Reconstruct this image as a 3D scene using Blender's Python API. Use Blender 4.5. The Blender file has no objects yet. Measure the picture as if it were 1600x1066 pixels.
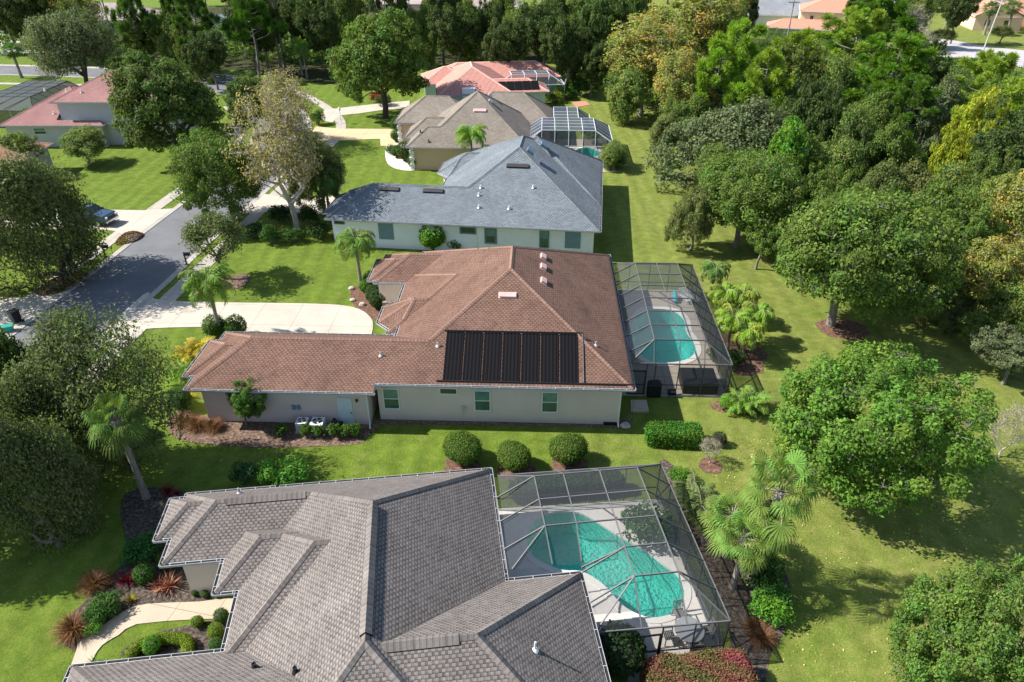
import bpy, math, random
import numpy as np
from mathutils import Vector, Matrix
from mathutils.geometry import tessellate_polygon
R = math.radians
scene = bpy.context.scene
COL = scene.collection

# ------------------------------------------------------------------ camera, sky, sun, exposure
CAM_H = 30.0
PITCH = R(32.1)
FPX = 1115.0                       # focal length in pixels of a 1600 wide picture
cam_d = bpy.data.cameras.new('camera'); cam = bpy.data.objects.new('camera', cam_d); COL.objects.link(cam)
cam_d.sensor_width = 36.0; cam_d.lens = 36.0 * FPX / 1600.0
cam_d.clip_start = 0.5; cam_d.clip_end = 3000
cam.location = (0, 0, CAM_H); cam.rotation_euler = (R(90) - PITCH, 0, 0)
scene.camera = cam

SUN_EL = R(43.5); SHADOW_AZ = R(-5.0)          # shadows fall to the right and slightly towards the viewer
world = bpy.data.worlds.new('World'); scene.world = world; world.use_nodes = True
wn = world.node_tree; bg = wn.nodes['Background']
sky = wn.nodes.new('ShaderNodeTexSky'); sky.sky_type = 'NISHITA'; sky.sun_disc = False
sky.sun_elevation = SUN_EL; sky.sun_rotation = R(275)
sky.air_density = 1.0; sky.dust_density = 0.6; sky.ozone_density = 1.2
wn.links.new(sky.outputs[0], bg.inputs[0]); bg.inputs[1].default_value = 0.108
sd = bpy.data.lights.new('sun', 'SUN'); sd.energy = 5.0; sd.angle = R(0.55); sd.color = (1.0, 0.965, 0.91)
sun = bpy.data.objects.new('sun', sd); COL.objects.link(sun)
sdir = Vector((math.cos(SHADOW_AZ) * math.cos(SUN_EL), math.sin(SHADOW_AZ) * math.cos(SUN_EL), -math.sin(SUN_EL)))
sun.rotation_euler = sdir.to_track_quat('-Z', 'Y').to_euler()
sun.location = (-60, 0, 80)
scene.view_settings.view_transform = 'Standard'; scene.view_settings.look = 'None'
scene.view_settings.gamma = 1.0; scene.view_settings.exposure = 0.84
scene.render.engine = 'CYCLES'
scene.cycles.max_bounces = 8; scene.cycles.transparent_max_bounces = 24
scene.cycles.diffuse_bounces = 3

# ------------------------------------------------------------------ small helpers
def G(px, py, z=0.0):
    """survey point: where the sight line through a picture point meets the height z (metres)"""
    yy = py - 533.0
    d = yy * math.cos(PITCH) + FPX * math.sin(PITCH); w = FPX * math.cos(PITCH) - yy * math.sin(PITCH)
    k = (CAM_H - z) / d
    return Vector(((px - 800.0) * k, w * k, z))
def mpp(p):
    """metres per picture point at a position"""
    return (p.y * math.cos(PITCH) + (CAM_H - p.z) * math.sin(PITCH)) / FPX

def tag(o, label=None, cat=None, group=None, kind=None):
    if label: o['label'] = label
    if cat: o['category'] = cat
    if group: o['group'] = group
    if kind: o['kind'] = kind
    return o
def thing(name, loc, label, cat, group=None, rz=0.0, parent=None):
    o = bpy.data.objects.new(name, None); COL.objects.link(o)
    o.location = loc; o.rotation_euler = (0, 0, rz); o.empty_display_size = 0.3
    return tag(o, label, cat, group)

class MB:
    def __init__(s): s.v = []; s.f = []; s.uv = []; s.m = []
    def face(s, pts, uv=None, m=0):
        n = len(s.v); s.v += [tuple(p) for p in pts]; s.f.append(tuple(range(n, n + len(pts)))); s.uv.append(uv); s.m.append(m)
    def box(s, c, d, rz=0.0, m=0, bottom=True):
        cx, cy, cz = c; dx, dy, dz = d[0] / 2, d[1] / 2, d[2] / 2
        ca, sa = math.cos(rz), math.sin(rz); n = len(s.v)
        for z in (-dz, dz):
            for x, y in ((-dx, -dy), (dx, -dy), (dx, dy), (-dx, dy)):
                s.v.append((cx + x * ca - y * sa, cy + x * sa + y * ca, cz + z))
        for q in ((3, 2, 1, 0), (4, 5, 6, 7), (0, 1, 5, 4), (1, 2, 6, 5), (2, 3, 7, 6), (3, 0, 4, 7)):
            s.f.append(tuple(n + i for i in q)); s.uv.append(None); s.m.append(m)
    def bar(s, a, b, w, h, m=0, up=(0, 0, 1)):
        a = Vector(a); b = Vector(b); d = (b - a)
        if d.length < 1e-5: return
        d.normalize(); up = Vector(up)
        if abs(d.dot(up)) > 0.98: up = Vector((0, 1, 0))
        x = d.cross(up).normalized(); y = x.cross(d).normalized(); n = len(s.v)
        for p in (a, b):
            for i, j in ((-1, -1), (1, -1), (1, 1), (-1, 1)):
                s.v.append(tuple(p + x * (i * w / 2) + y * (j * h / 2)))
        for q in ((3, 2, 1, 0), (4, 5, 6, 7), (0, 1, 5, 4), (1, 2, 6, 5), (2, 3, 7, 6), (3, 0, 4, 7)):
            s.f.append(tuple(n + i for i in q)); s.uv.append(None); s.m.append(m)
    def tube(s, pts, rad, n=8, m=0, cap=True):
        pts = [Vector(p) for p in pts]; base = len(s.v); prev = None
        for i, p in enumerate(pts):
            d = (pts[min(i + 1, len(pts) - 1)] - pts[max(i - 1, 0)]).normalized()
            if prev is None:
                a = Vector((1, 0, 0)) if abs(d.x) < 0.8 else Vector((0, 1, 0)); x = d.cross(a).normalized()
            else: x = (prev - d * prev.dot(d)).normalized()
            prev = x; y = d.cross(x); r = rad[i] if hasattr(rad, '__len__') else rad
            for k in range(n):
                t = 2 * math.pi * k / n; s.v.append(tuple(p + (x * math.cos(t) + y * math.sin(t)) * r))
        for i in range(len(pts) - 1):
            for k in range(n):
                a = base + i * n + k; b = base + i * n + (k + 1) % n
                s.f.append((a, b, b + n, a + n)); s.uv.append(None); s.m.append(m)
        if cap:
            s.f.append(tuple(base + k for k in range(n))[::-1]); s.uv.append(None); s.m.append(m)
            e = base + (len(pts) - 1) * n; s.f.append(tuple(e + k for k in range(n))); s.uv.append(None); s.m.append(m)
    def lathe(s, prof, c=(0, 0, 0), n=24, m=0, sx=1, sy=1):
        base = len(s.v)
        for r, z in prof:
            for k in range(n):
                t = 2 * math.pi * k / n; s.v.append((c[0] + r * math.cos(t) * sx, c[1] + r * math.sin(t) * sy, c[2] + z))
        for i in range(len(prof) - 1):
            for k in range(n):
                a = base + i * n + k; b = base + i * n + (k + 1) % n
                s.f.append((a, b, b + n, a + n)); s.uv.append(None); s.m.append(m)
        s.f.append(tuple(base + (len(prof) - 1) * n + k for k in range(n))); s.uv.append(None); s.m.append(m)
        s.f.append(tuple(base + k for k in range(n))[::-1]); s.uv.append(None); s.m.append(m)
    def build(s, name, mats, parent=None, smooth=False, loc=None, bevel=0):
        me = bpy.data.meshes.new(name); me.from_pydata(s.v, [], s.f)
        if not isinstance(mats, (list, tuple)): mats = [mats]
        for mt in mats: me.materials.append(mt)
        if len(mats) > 1: me.polygons.foreach_set('material_index', s.m)
        if any(u is not None for u in s.uv):
            lay = me.uv_layers.new(name='UVMap'); i = 0
            for fi, f in enumerate(s.f):
                for k in range(len(f)):
                    if s.uv[fi]: lay.data[i].uv = s.uv[fi][k]
                    i += 1
        if smooth: me.polygons.foreach_set('use_smooth', [True] * len(me.polygons))
        me.update(); o = bpy.data.objects.new(name, me); COL.objects.link(o)
        if parent: o.parent = parent
        if loc is not None: o.location = loc
        if bevel:
            b = o.modifiers.new('bevel', 'BEVEL'); b.width = bevel; b.segments = 2; b.limit_method = 'ANGLE'
        return o

# ------------------------------------------------------------------ materials
def rgb(*c): return (c[0], c[1], c[2], 1.0)
def new_mat(name):
    m = bpy.data.materials.new(name); m.use_nodes = True
    nt = m.node_tree; return m, nt, nt.nodes['Principled BSDF']
def N(nt, t, **kw):
    n = nt.nodes.new(t)
    for k, v in kw.items():
        if k.startswith('i_'):
            key = k[2:]; key = int(key) if key.isdigit() else key.replace('_', ' ')
            n.inputs[key].default_value = v
        else: setattr(n, k, v)
    return n
def noise(nt, vec, scale, detail=3, rough=0.55):
    n = N(nt, 'ShaderNodeTexNoise'); n.inputs['Scale'].default_value = scale
    n.inputs['Detail'].default_value = detail; n.inputs['Roughness'].default_value = rough
    if vec is not None: nt.links.new(vec, n.inputs['Vector'])
    return n.outputs['Fac']
def ramp(nt, fac, stops):
    r = N(nt, 'ShaderNodeValToRGB'); e = r.color_ramp.elements
    while len(e) < len(stops): e.new(0.5)
    for i, (p, c) in enumerate(stops): e[i].position = p; e[i].color = c if len(c) == 4 else rgb(*c)
    nt.links.new(fac, r.inputs[0]); return r.outputs[0]
def mix(nt, fac, a, b, mode='MIX'):
    m = N(nt, 'ShaderNodeMix', data_type='RGBA', blend_type=mode)
    for sock, v in ((m.inputs[0], fac), (m.inputs[6], a), (m.inputs[7], b)):
        if hasattr(v, 'links'): nt.links.new(v, sock)
        else: sock.default_value = v if not isinstance(v, tuple) or len(v) == 4 else rgb(*v)
    return m.outputs[2]
def bump(nt, bsdf, h, dist, strength=0.6):
    b = N(nt, 'ShaderNodeBump'); b.inputs['Distance'].default_value = dist; b.inputs['Strength'].default_value = strength
    nt.links.new(h, b.inputs['Height']); nt.links.new(b.outputs[0], bsdf.inputs['Normal'])
def g3(v): return (v, v, v)
def geo_pos(nt): return N(nt, 'ShaderNodeNewGeometry').outputs['Position']
def obj_pos(nt): return N(nt, 'ShaderNodeTexCoord').outputs['Object']

def plain(name, col, rough=0.6, var=0.12, scale=3.0, metal=0.0, spec=0.4):
    m, nt, b = new_mat(name); p = obj_pos(nt)
    f = noise(nt, p, scale, 4)
    c = ramp(nt, f, [(0.3, tuple(x * (1 - var) for x in col)), (0.7, tuple(min(1, x * (1 + var)) for x in col))])
    nt.links.new(c, b.inputs['Base Color']); b.inputs['Roughness'].default_value = rough
    b.inputs['Metallic'].default_value = metal; b.inputs['Specular IOR Level'].default_value = spec
    return m

def stucco(name, col):
    m, nt, b = new_mat(name); p = obj_pos(nt)
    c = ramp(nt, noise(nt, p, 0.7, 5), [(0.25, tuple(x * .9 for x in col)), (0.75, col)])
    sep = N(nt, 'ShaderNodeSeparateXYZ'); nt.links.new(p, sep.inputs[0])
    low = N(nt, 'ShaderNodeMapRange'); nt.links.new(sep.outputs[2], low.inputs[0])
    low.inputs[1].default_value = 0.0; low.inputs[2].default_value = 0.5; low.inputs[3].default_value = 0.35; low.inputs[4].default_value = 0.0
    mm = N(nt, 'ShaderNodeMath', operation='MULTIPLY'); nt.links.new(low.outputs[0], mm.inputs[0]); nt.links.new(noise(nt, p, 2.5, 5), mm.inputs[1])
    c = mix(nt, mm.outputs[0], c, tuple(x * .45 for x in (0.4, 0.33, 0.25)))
    nt.links.new(c, b.inputs['Base Color']); b.inputs['Roughness'].default_value = 0.85
    bump(nt, b, noise(nt, p, 30, 3), 0.01)
    return m

def shingle(name, c1, c2, dark, row=0.145, width=0.33, moss=0.0, contrast=1.0):
    m, nt, b = new_mat(name)
    uv = N(nt, 'ShaderNodeUVMap').outputs[0]
    # slightly wandering courses
    br = N(nt, 'ShaderNodeTexBrick'); nt.links.new(uv, br.inputs['Vector'])
    br.offset = 0.5; br.squash = 1.0
    br.inputs['Color1'].default_value = rgb(*c1); br.inputs['Color2'].default_value = rgb(*c2)
    br.inputs['Mortar'].default_value = rgb(*dark); br.inputs['Scale'].default_value = 1.0
    br.inputs['Mortar Size'].default_value = 0.006; br.inputs['Mortar Smooth'].default_value = 0.3
    br.inputs['Brick Width'].default_value = width; br.inputs['Row Height'].default_value = row
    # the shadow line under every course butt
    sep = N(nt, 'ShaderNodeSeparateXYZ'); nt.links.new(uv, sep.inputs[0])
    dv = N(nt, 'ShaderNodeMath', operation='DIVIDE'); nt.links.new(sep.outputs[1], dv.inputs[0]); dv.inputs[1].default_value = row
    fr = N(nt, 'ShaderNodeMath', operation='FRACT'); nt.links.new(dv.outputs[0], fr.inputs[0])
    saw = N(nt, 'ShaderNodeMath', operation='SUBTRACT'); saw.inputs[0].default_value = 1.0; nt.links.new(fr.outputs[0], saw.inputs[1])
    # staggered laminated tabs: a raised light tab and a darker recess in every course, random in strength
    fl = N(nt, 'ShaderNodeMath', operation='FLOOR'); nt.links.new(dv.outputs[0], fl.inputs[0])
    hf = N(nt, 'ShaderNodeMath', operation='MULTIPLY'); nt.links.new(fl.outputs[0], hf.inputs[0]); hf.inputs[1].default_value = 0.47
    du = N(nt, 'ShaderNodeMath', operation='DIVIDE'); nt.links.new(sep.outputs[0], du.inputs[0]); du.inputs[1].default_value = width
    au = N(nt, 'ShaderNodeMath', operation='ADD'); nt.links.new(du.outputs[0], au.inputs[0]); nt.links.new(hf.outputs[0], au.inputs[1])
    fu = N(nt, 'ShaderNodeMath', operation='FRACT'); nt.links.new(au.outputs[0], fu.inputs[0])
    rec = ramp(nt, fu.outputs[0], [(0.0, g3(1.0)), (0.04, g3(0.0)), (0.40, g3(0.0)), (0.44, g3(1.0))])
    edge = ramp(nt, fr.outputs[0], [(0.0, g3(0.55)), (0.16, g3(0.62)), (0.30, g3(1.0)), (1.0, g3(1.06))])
    br2 = N(nt, 'ShaderNodeTexBrick'); nt.links.new(uv, br2.inputs['Vector']); br2.offset = 0.47
    br2.inputs['Color1'].default_value = rgb(*g3(0.0)); br2.inputs['Color2'].default_value = rgb(*g3(1.0)); br2.inputs['Mortar'].default_value = rgb(*g3(0.5))
    br2.inputs['Scale'].default_value = 1.0; br2.inputs['Mortar Size'].default_value = 0.0
    br2.inputs['Brick Width'].default_value = width; br2.inputs['Row Height'].default_value = row
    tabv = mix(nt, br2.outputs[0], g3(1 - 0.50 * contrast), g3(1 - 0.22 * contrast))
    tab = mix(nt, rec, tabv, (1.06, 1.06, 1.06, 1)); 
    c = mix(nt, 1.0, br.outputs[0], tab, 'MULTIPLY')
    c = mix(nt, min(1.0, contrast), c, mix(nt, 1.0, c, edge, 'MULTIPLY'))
    pos = obj_pos(nt)
    c = mix(nt, 1.0, c, ramp(nt, noise(nt, pos, 14, 3), [(0.3, g3(0.86)), (0.7, g3(1.14))]), 'MULTIPLY')
    c = mix(nt, 1.0, c, ramp(nt, noise(nt, pos, 0.33, 5), [(0.3, g3(0.84)), (0.7, g3(1.12))]), 'MULTIPLY')
    if moss:
        st = ramp(nt, noise(nt, pos, 0.9, 6, 0.7), [(0.52, g3(0.0)), (0.68, g3(moss))])
        c = mix(nt, st, c, tuple(x * 0.35 for x in dark))
    nt.links.new(c, b.inputs['Base Color']); b.inputs['Roughness'].default_value = 0.93; b.inputs['Specular IOR Level'].default_value = 0.2
    h = N(nt, 'ShaderNodeMath', operation='MULTIPLY'); nt.links.new(saw.outputs[0], h.inputs[0]); h.inputs[1].default_value = 1.0
    h2 = N(nt, 'ShaderNodeMath', operation='ADD'); nt.links.new(h.outputs[0], h2.inputs[0]); nt.links.new(rec, h2.inputs[1])
    bump(nt, b, h2.outputs[0], 0.02, 0.8)
    return m

def tile_roof(name, col):
    m, nt, b = new_mat(name); uv = N(nt, 'ShaderNodeUVMap').outputs[0]; pos = obj_pos(nt)
    w = N(nt, 'ShaderNodeTexWave', wave_type='BANDS', bands_direction='X'); nt.links.new(uv, w.inputs[0]); w.inputs['Scale'].default_value = 1.6; w.inputs['Distortion'].default_value = 0.1
    w2 = N(nt, 'ShaderNodeTexWave', wave_type='BANDS', bands_direction='Y', wave_profile='SAW'); nt.links.new(uv, w2.inputs[0]); w2.inputs['Scale'].default_value = 0.8
    c = ramp(nt, noise(nt, pos, 3, 4), [(0.3, tuple(x * .82 for x in col)), (0.7, tuple(x * 1.12 for x in col))])
    c = mix(nt, 1.0, c, ramp(nt, w.outputs[0], [(0.0, g3(0.86)), (0.5, g3(1.03))]), 'MULTIPLY')
    nt.links.new(c, b.inputs['Base Color']); b.inputs['Roughness'].default_value = 0.8
    a = N(nt, 'ShaderNodeMath', operation='ADD'); nt.links.new(w.outputs[0], a.inputs[0]); nt.links.new(w2.outputs[0], a.inputs[1])
    bump(nt, b, a.outputs[0], 0.05, 0.7); return m

def concrete(name, col, joint=0.0, rot=0.0, stain=0.25):
    m, nt, b = new_mat(name); pos = geo_pos(nt)
    c = ramp(nt, noise(nt, pos, 0.5, 6, 0.65), [(0.28, tuple(x * (1 - stain) for x in col)), (0.62, col), (1, tuple(min(.95, x * 1.06) for x in col))])
    c = mix(nt, 1.0, c, ramp(nt, noise(nt, pos, 9, 4), [(0.3, g3(0.93)), (0.7, g3(1.05))]), 'MULTIPLY')
    if joint:
        mp = N(nt, 'ShaderNodeMapping'); nt.links.new(pos, mp.inputs[0]); mp.inputs['Rotation'].default_value = (0, 0, rot)
        br = N(nt, 'ShaderNodeTexBrick'); nt.links.new(mp.outputs[0], br.inputs['Vector']); br.offset = 0.0
        br.inputs['Color1'].default_value = rgb(1, 1, 1); br.inputs['Color2'].default_value = rgb(.95, .95, .96); br.inputs['Mortar'].default_value = rgb(.56, .55, .55)
        br.inputs['Scale'].default_value = 1; br.inputs['Mortar Size'].default_value = 0.022; br.inputs['Brick Width'].default_value = joint; br.inputs['Row Height'].default_value = joint
        c = mix(nt, 1.0, c, br.outputs[0], 'MULTIPLY')
    nt.links.new(c, b.inputs['Base Color']); b.inputs['Roughness'].default_value = 0.88
    bump(nt, b, noise(nt, pos, 40, 2), 0.004); return m

def lawn_mat():
    m, nt, b = new_mat('lawn_grass'); pos = geo_pos(nt)
    sep = N(nt, 'ShaderNodeSeparateXYZ'); nt.links.new(pos, sep.inputs[0])
    f1 = noise(nt, pos, 0.16, 5, 0.6); f2 = noise(nt, pos, 1.3, 5, 0.65); f3 = noise(nt, pos, 9.0, 4, 0.7)
    lush = ramp(nt, f2, [(0.25, (0.088, 0.148, 0.016)), (0.5, (0.140, 0.204, 0.024)), (0.78, (0.215, 0.262, 0.042))])
    dry = ramp(nt, f2, [(0.25, (0.128, 0.172, 0.028)), (0.5, (0.190, 0.228, 0.044)), (0.75, (0.30, 0.285, 0.085))])
    # the back yards (x > 8) are drier, the street side is watered more
    mr = N(nt, 'ShaderNodeMapRange'); nt.links.new(sep.outputs[0], mr.inputs[0])
    mr.inputs[1].default_value = -4; mr.inputs[2].default_value = 16; mr.inputs[3].default_value = -0.42; mr.inputs[4].default_value = 0.22
    ad = N(nt, 'ShaderNodeMath', operation='ADD'); nt.links.new(mr.outputs[0], ad.inputs[0]); nt.links.new(f1, ad.inputs[1])
    k = ramp(nt, ad.outputs[0], [(0.28, g3(0)), (0.72, g3(1))])
    c = mix(nt, k, lush, dry)
    c = mix(nt, 1.0, c, ramp(nt, f3, [(0.28, g3(0.68)), (0.72, g3(1.30))]), 'MULTIPLY')
    vor = N(nt, 'ShaderNodeTexNoise'); nt.links.new(pos, vor.inputs['Vector']); vor.inputs['Scale'].default_value = 34; vor.inputs['Detail'].default_value = 2
    c = mix(nt, 1.0, c, ramp(nt, vor.outputs['Fac'], [(0.3, g3(0.72)), (0.7, g3(1.28))]), 'MULTIPLY')
    # mower passes
    w = N(nt, 'ShaderNodeTexWave', wave_type='BANDS', bands_direction='X'); nt.links.new(pos, w.inputs[0])
    w.inputs['Scale'].default_value = 0.17; w.inputs['Distortion'].default_value = 1.6; w.inputs['Detail Scale'].default_value = 0.3
    c = mix(nt, 1.0, c, ramp(nt, w.outputs[0], [(0.0, g3(0.91)), (1.0, g3(1.07))]), 'MULTIPLY')
    # worn straw coloured spots
    c = mix(nt, 1.0, c, ramp(nt, noise(nt, pos, 0.28, 4, 0.6), [(0.3, g3(0.88)), (0.7, g3(1.10))]), 'MULTIPLY')
    sp = ramp(nt, noise(nt, pos, 0.8, 7, 0.75), [(0.57, g3(0)), (0.72, g3(0.65))])
    c = mix(nt, sp, c, (0.30, 0.25, 0.10))
    nt.links.new(c, b.inputs['Base Color']); b.inputs['Roughness'].default_value = 0.95; b.inputs['Specular IOR Level'].default_value = 0.15
    a = N(nt, 'ShaderNodeMath', operation='ADD'); nt.links.new(vor.outputs['Fac'], a.inputs[0]); nt.links.new(f3, a.inputs[1])
    bump(nt, b, a.outputs[0], 0.10, 0.7); return m

def ground_mix(name, cols, s1, s2, bd=0.04):
    m, nt, b = new_mat(name); pos = geo_pos(nt)
    c = ramp(nt, noise(nt, pos, s1, 5, 0.7), [(0.3, cols[0]), (0.5, cols[1]), (0.7, cols[2])])
    c = mix(nt, 1.0, c, ramp(nt, noise(nt, pos, s2, 3), [(0.3, g3(0.6)), (0.7, g3(1.4))]), 'MULTIPLY')
    nt.links.new(c, b.inputs['Base Color']); b.inputs['Roughness'].default_value = 0.95; b.inputs['Specular IOR Level'].default_value = 0.1
    bump(nt, b, noise(nt, pos, s2, 3), bd, 0.8); return m

def asphalt_mat():
    m, nt, b = new_mat('asphalt'); pos = geo_pos(nt)
    c = ramp(nt, noise(nt, pos, 0.35, 6, 0.65), [(0.3, (0.115, 0.118, 0.125)), (0.7, (0.165, 0.165, 0.170))])
    c = mix(nt, 1.0, c, ramp(nt, noise(nt, pos, 22, 3), [(0.3, g3(0.86)), (0.7, g3(1.14))]), 'MULTIPLY')
    nt.links.new(c, b.inputs['Base Color']); b.inputs['Roughness'].default_value = 0.85
    bump(nt, b, noise(nt, pos, 30, 3), 0.006); return m

def leaf_mat(name, autumn=None, trans=0.34, gloss=0.13, tint_lo=0.42, tint_hi=1.65):
    m = bpy.data.materials.new(name); m.use_nodes = True; nt = m.node_tree
    out = nt.nodes['Material Output']; b = nt.nodes['Principled BSDF']
    at = N(nt, 'ShaderNodeAttribute', attribute_name='tint'); at2 = N(nt, 'ShaderNodeAttribute', attribute_name='hue')
    if autumn: base = ramp(nt, at2.outputs['Fac'], autumn)
    else:
        oi = N(nt, 'ShaderNodeObjectInfo'); base = oi.outputs['Color']
        hs = N(nt, 'ShaderNodeHueSaturation'); nt.links.new(base, hs.inputs['Color'])
        mr = N(nt, 'ShaderNodeMapRange'); nt.links.new(at2.outputs['Fac'], mr.inputs[0]); mr.inputs[3].default_value = 0.455; mr.inputs[4].default_value = 0.522
        nt.links.new(mr.outputs[0], hs.inputs['Hue']); base = hs.outputs[0]
    mr = N(nt, 'ShaderNodeMapRange'); nt.links.new(at.outputs['Fac'], mr.inputs[0]); mr.inputs[3].default_value = tint_lo; mr.inputs[4].default_value = tint_hi
    c = mix(nt, 1.0, base, mr.outputs[0], 'MULTIPLY')
    nt.links.new(c, b.inputs['Base Color']); b.inputs['Roughness'].default_value = 0.62; b.inputs['Specular IOR Level'].default_value = gloss
    tr = N(nt, 'ShaderNodeBsdfTranslucent'); c2 = mix(nt, 1.0, c, (1.25, 1.35, 0.6, 1), 'MULTIPLY'); nt.links.new(c2, tr.inputs[0])
    ms = N(nt, 'ShaderNodeMixShader'); ms.inputs[0].default_value = trans
    nt.links.new(b.outputs[0], ms.inputs[1]); nt.links.new(tr.outputs[0], ms.inputs[2]); nt.links.new(ms.outputs[0], out.inputs[0])
    return m

def screen_mat(name, col, cover):
    m = bpy.data.materials.new(name); m.use_nodes = True; nt = m.node_tree
    out = nt.nodes['Material Output']; b = nt.nodes['Principled BSDF']; b.inputs['Base Color'].default_value = rgb(*col); b.inputs['Roughness'].default_value = 0.7
    b.inputs['Specular IOR Level'].default_value = 0.3
    t = N(nt, 'ShaderNodeBsdfTransparent'); ms = N(nt, 'ShaderNodeMixShader')
    # woven mesh: the flatter it is looked along, the more of it is thread
    lw = N(nt, 'ShaderNodeLayerWeight'); lw.inputs[0].default_value = 0.5
    mr = N(nt, 'ShaderNodeMapRange'); nt.links.new(lw.outputs['Facing'], mr.inputs[0]); mr.inputs[3].default_value = cover; mr.inputs[4].default_value = min(0.95, cover * 2.3)
    nt.links.new(mr.outputs[0], ms.inputs[0])
    nt.links.new(t.outputs[0], ms.inputs[1]); nt.links.new(b.outputs[0], ms.inputs[2]); nt.links.new(ms.outputs[0], out.inputs[0])
    return m

def water_mat(name, col):
    m = bpy.data.materials.new(name); m.use_nodes = True; nt = m.node_tree
    out = nt.nodes['Material Output']; nt.nodes.remove(nt.nodes['Principled BSDF'])
    t = N(nt, 'ShaderNodeBsdfTransparent'); t.inputs[0].default_value = rgb(*col)
    g = N(nt, 'ShaderNodeBsdfGlossy'); g.inputs['Roughness'].default_value = 0.05
    fr = N(nt, 'ShaderNodeFresnel'); fr.inputs[0].default_value = 1.33
    bp = N(nt, 'ShaderNodeBump'); bp.inputs['Distance'].default_value = 0.05; bp.inputs['Strength'].default_value = 0.5
    nt.links.new(noise(nt, geo_pos(nt), 5.0, 3), bp.inputs['Height'])
    nt.links.new(bp.outputs[0], g.inputs['Normal']); nt.links.new(bp.outputs[0], fr.inputs['Normal'])
    ms = N(nt, 'ShaderNodeMixShader'); nt.links.new(fr.outputs[0], ms.inputs[0]); nt.links.new(t.outputs[0], ms.inputs[1]); nt.links.new(g.outputs[0], ms.inputs[2])
    nt.links.new(ms.outputs[0], out.inputs[0]); return m

def plaster_mat(name, c1, c2, s):
    m, nt, b = new_mat(name); pos = geo_pos(nt)
    v = N(nt, 'ShaderNodeTexVoronoi', feature='F1'); nt.links.new(pos, v.inputs['Vector']); v.inputs['Scale'].default_value = s  # cell mottle in the colour: pebble grain plus painted-in caustic ripples
    f = noise(nt, pos, s * .8, 4, 0.7)
    a = N(nt, 'ShaderNodeMath', operation='ADD'); nt.links.new(v.outputs['Distance'], a.inputs[0]); nt.links.new(f, a.inputs[1])
    nt.links.new(ramp(nt, a.outputs[0], [(0.6, c1), (1.05, c2)]), b.inputs['Base Color']); b.inputs['Roughness'].default_value = 0.6; return m

def glass_mat(name, col):
    m, nt, b = new_mat(name); pos = obj_pos(nt)
    nt.links.new(ramp(nt, noise(nt, pos, 1.2, 2), [(0.3, tuple(x * .6 for x in col)), (0.7, tuple(x * 1.3 for x in col))]), b.inputs['Base Color'])
    b.inputs['Roughness'].default_value = 0.08; b.inputs['Specular IOR Level'].default_value = 0.8; return m

def bark_mat(name, c1, c2, s=6):
    m, nt, b = new_mat(name); pos = obj_pos(nt)
    mp = N(nt, 'ShaderNodeMapping'); nt.links.new(pos, mp.inputs[0]); mp.inputs['Scale'].default_value = (1, 1, 0.35)
    f = noise(nt, mp.outputs[0], s, 5, 0.7)
    nt.links.new(ramp(nt, f, [(0.3, c1), (0.7, c2)]), b.inputs['Base Color']); b.inputs['Roughness'].default_value = 0.9
    bump(nt, b, f, 0.05, 0.8); return m

M = {}
M['lawn'] = lawn_mat()
M['asphalt'] = asphalt_mat()
M['drive'] = concrete('driveway_concrete', (0.53, 0.465, 0.375), 3.3, R(2), 0.17)
M['drive_tan'] = concrete('tan_driveway_coating', (0.60, 0.46, 0.27), 3.6, R(2), 0.12)
M['walk'] = concrete('sidewalk_concrete', (0.46, 0.41, 0.34), 1.6, R(2), 0.3)
M['kerb'] = concrete('kerb_concrete', (0.42, 0.38, 0.33), 0, 0, 0.3)
M['path'] = concrete('garden_path_concrete', (0.52, 0.415, 0.30), 2.1, R(12), 0.12)
M['deck'] = concrete('pool_deck_coating', (0.80, 0.74, 0.66), 0, 0, 0.12)
M['deck_tan'] = concrete('tan_pool_deck', (0.47, 0.40, 0.31), 2.4, R(2), 0.14)
M['coping'] = concrete('pool_coping', (0.78, 0.75, 0.68), 0, 0, 0.08)
M['far_road'] = concrete('bleached_street', (0.44, 0.41, 0.40), 0, 0, 0.1)
M['mulch'] = ground_mix('bark_mulch', [(0.05, 0.032, 0.022), (0.16, 0.105, 0.075), (0.30, 0.215, 0.165)], 5, 14)
M['mulch_dark'] = ground_mix('dark_mulch', [(0.020, 0.016, 0.013), (0.085, 0.066, 0.052), (0.20, 0.165, 0.13)], 5, 12)
M['mulch_red'] = ground_mix('red_mulch', [(0.07, 0.038, 0.026), (0.15, 0.085, 0.058), (0.26, 0.16, 0.115)], 4, 14)
M['gravel'] = ground_mix('white_gravel', [(0.30, 0.26, 0.22), (0.62, 0.57, 0.50), (0.80, 0.75, 0.68)], 3, 10)
M['floor'] = ground_mix('forest_floor', [(0.020, 0.024, 0.010), (0.05, 0.055, 0.02), (0.10, 0.085, 0.045)], 0.8, 5, 0.15)
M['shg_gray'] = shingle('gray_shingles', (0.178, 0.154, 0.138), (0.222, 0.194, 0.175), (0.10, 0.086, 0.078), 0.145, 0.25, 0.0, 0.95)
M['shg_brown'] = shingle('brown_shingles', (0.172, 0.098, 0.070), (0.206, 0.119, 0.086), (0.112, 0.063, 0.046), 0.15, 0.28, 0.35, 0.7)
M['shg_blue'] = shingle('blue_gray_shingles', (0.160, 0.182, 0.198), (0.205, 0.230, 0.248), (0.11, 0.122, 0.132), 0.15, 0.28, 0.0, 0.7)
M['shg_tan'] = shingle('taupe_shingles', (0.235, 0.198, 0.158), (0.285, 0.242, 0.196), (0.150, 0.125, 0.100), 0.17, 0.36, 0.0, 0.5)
M['shg_plum'] = shingle('plum_shingles', (0.295, 0.150, 0.135), (0.330, 0.178, 0.160), (0.22, 0.11, 0.10), 0.17, 0.36, 0.0, 0.4)
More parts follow.
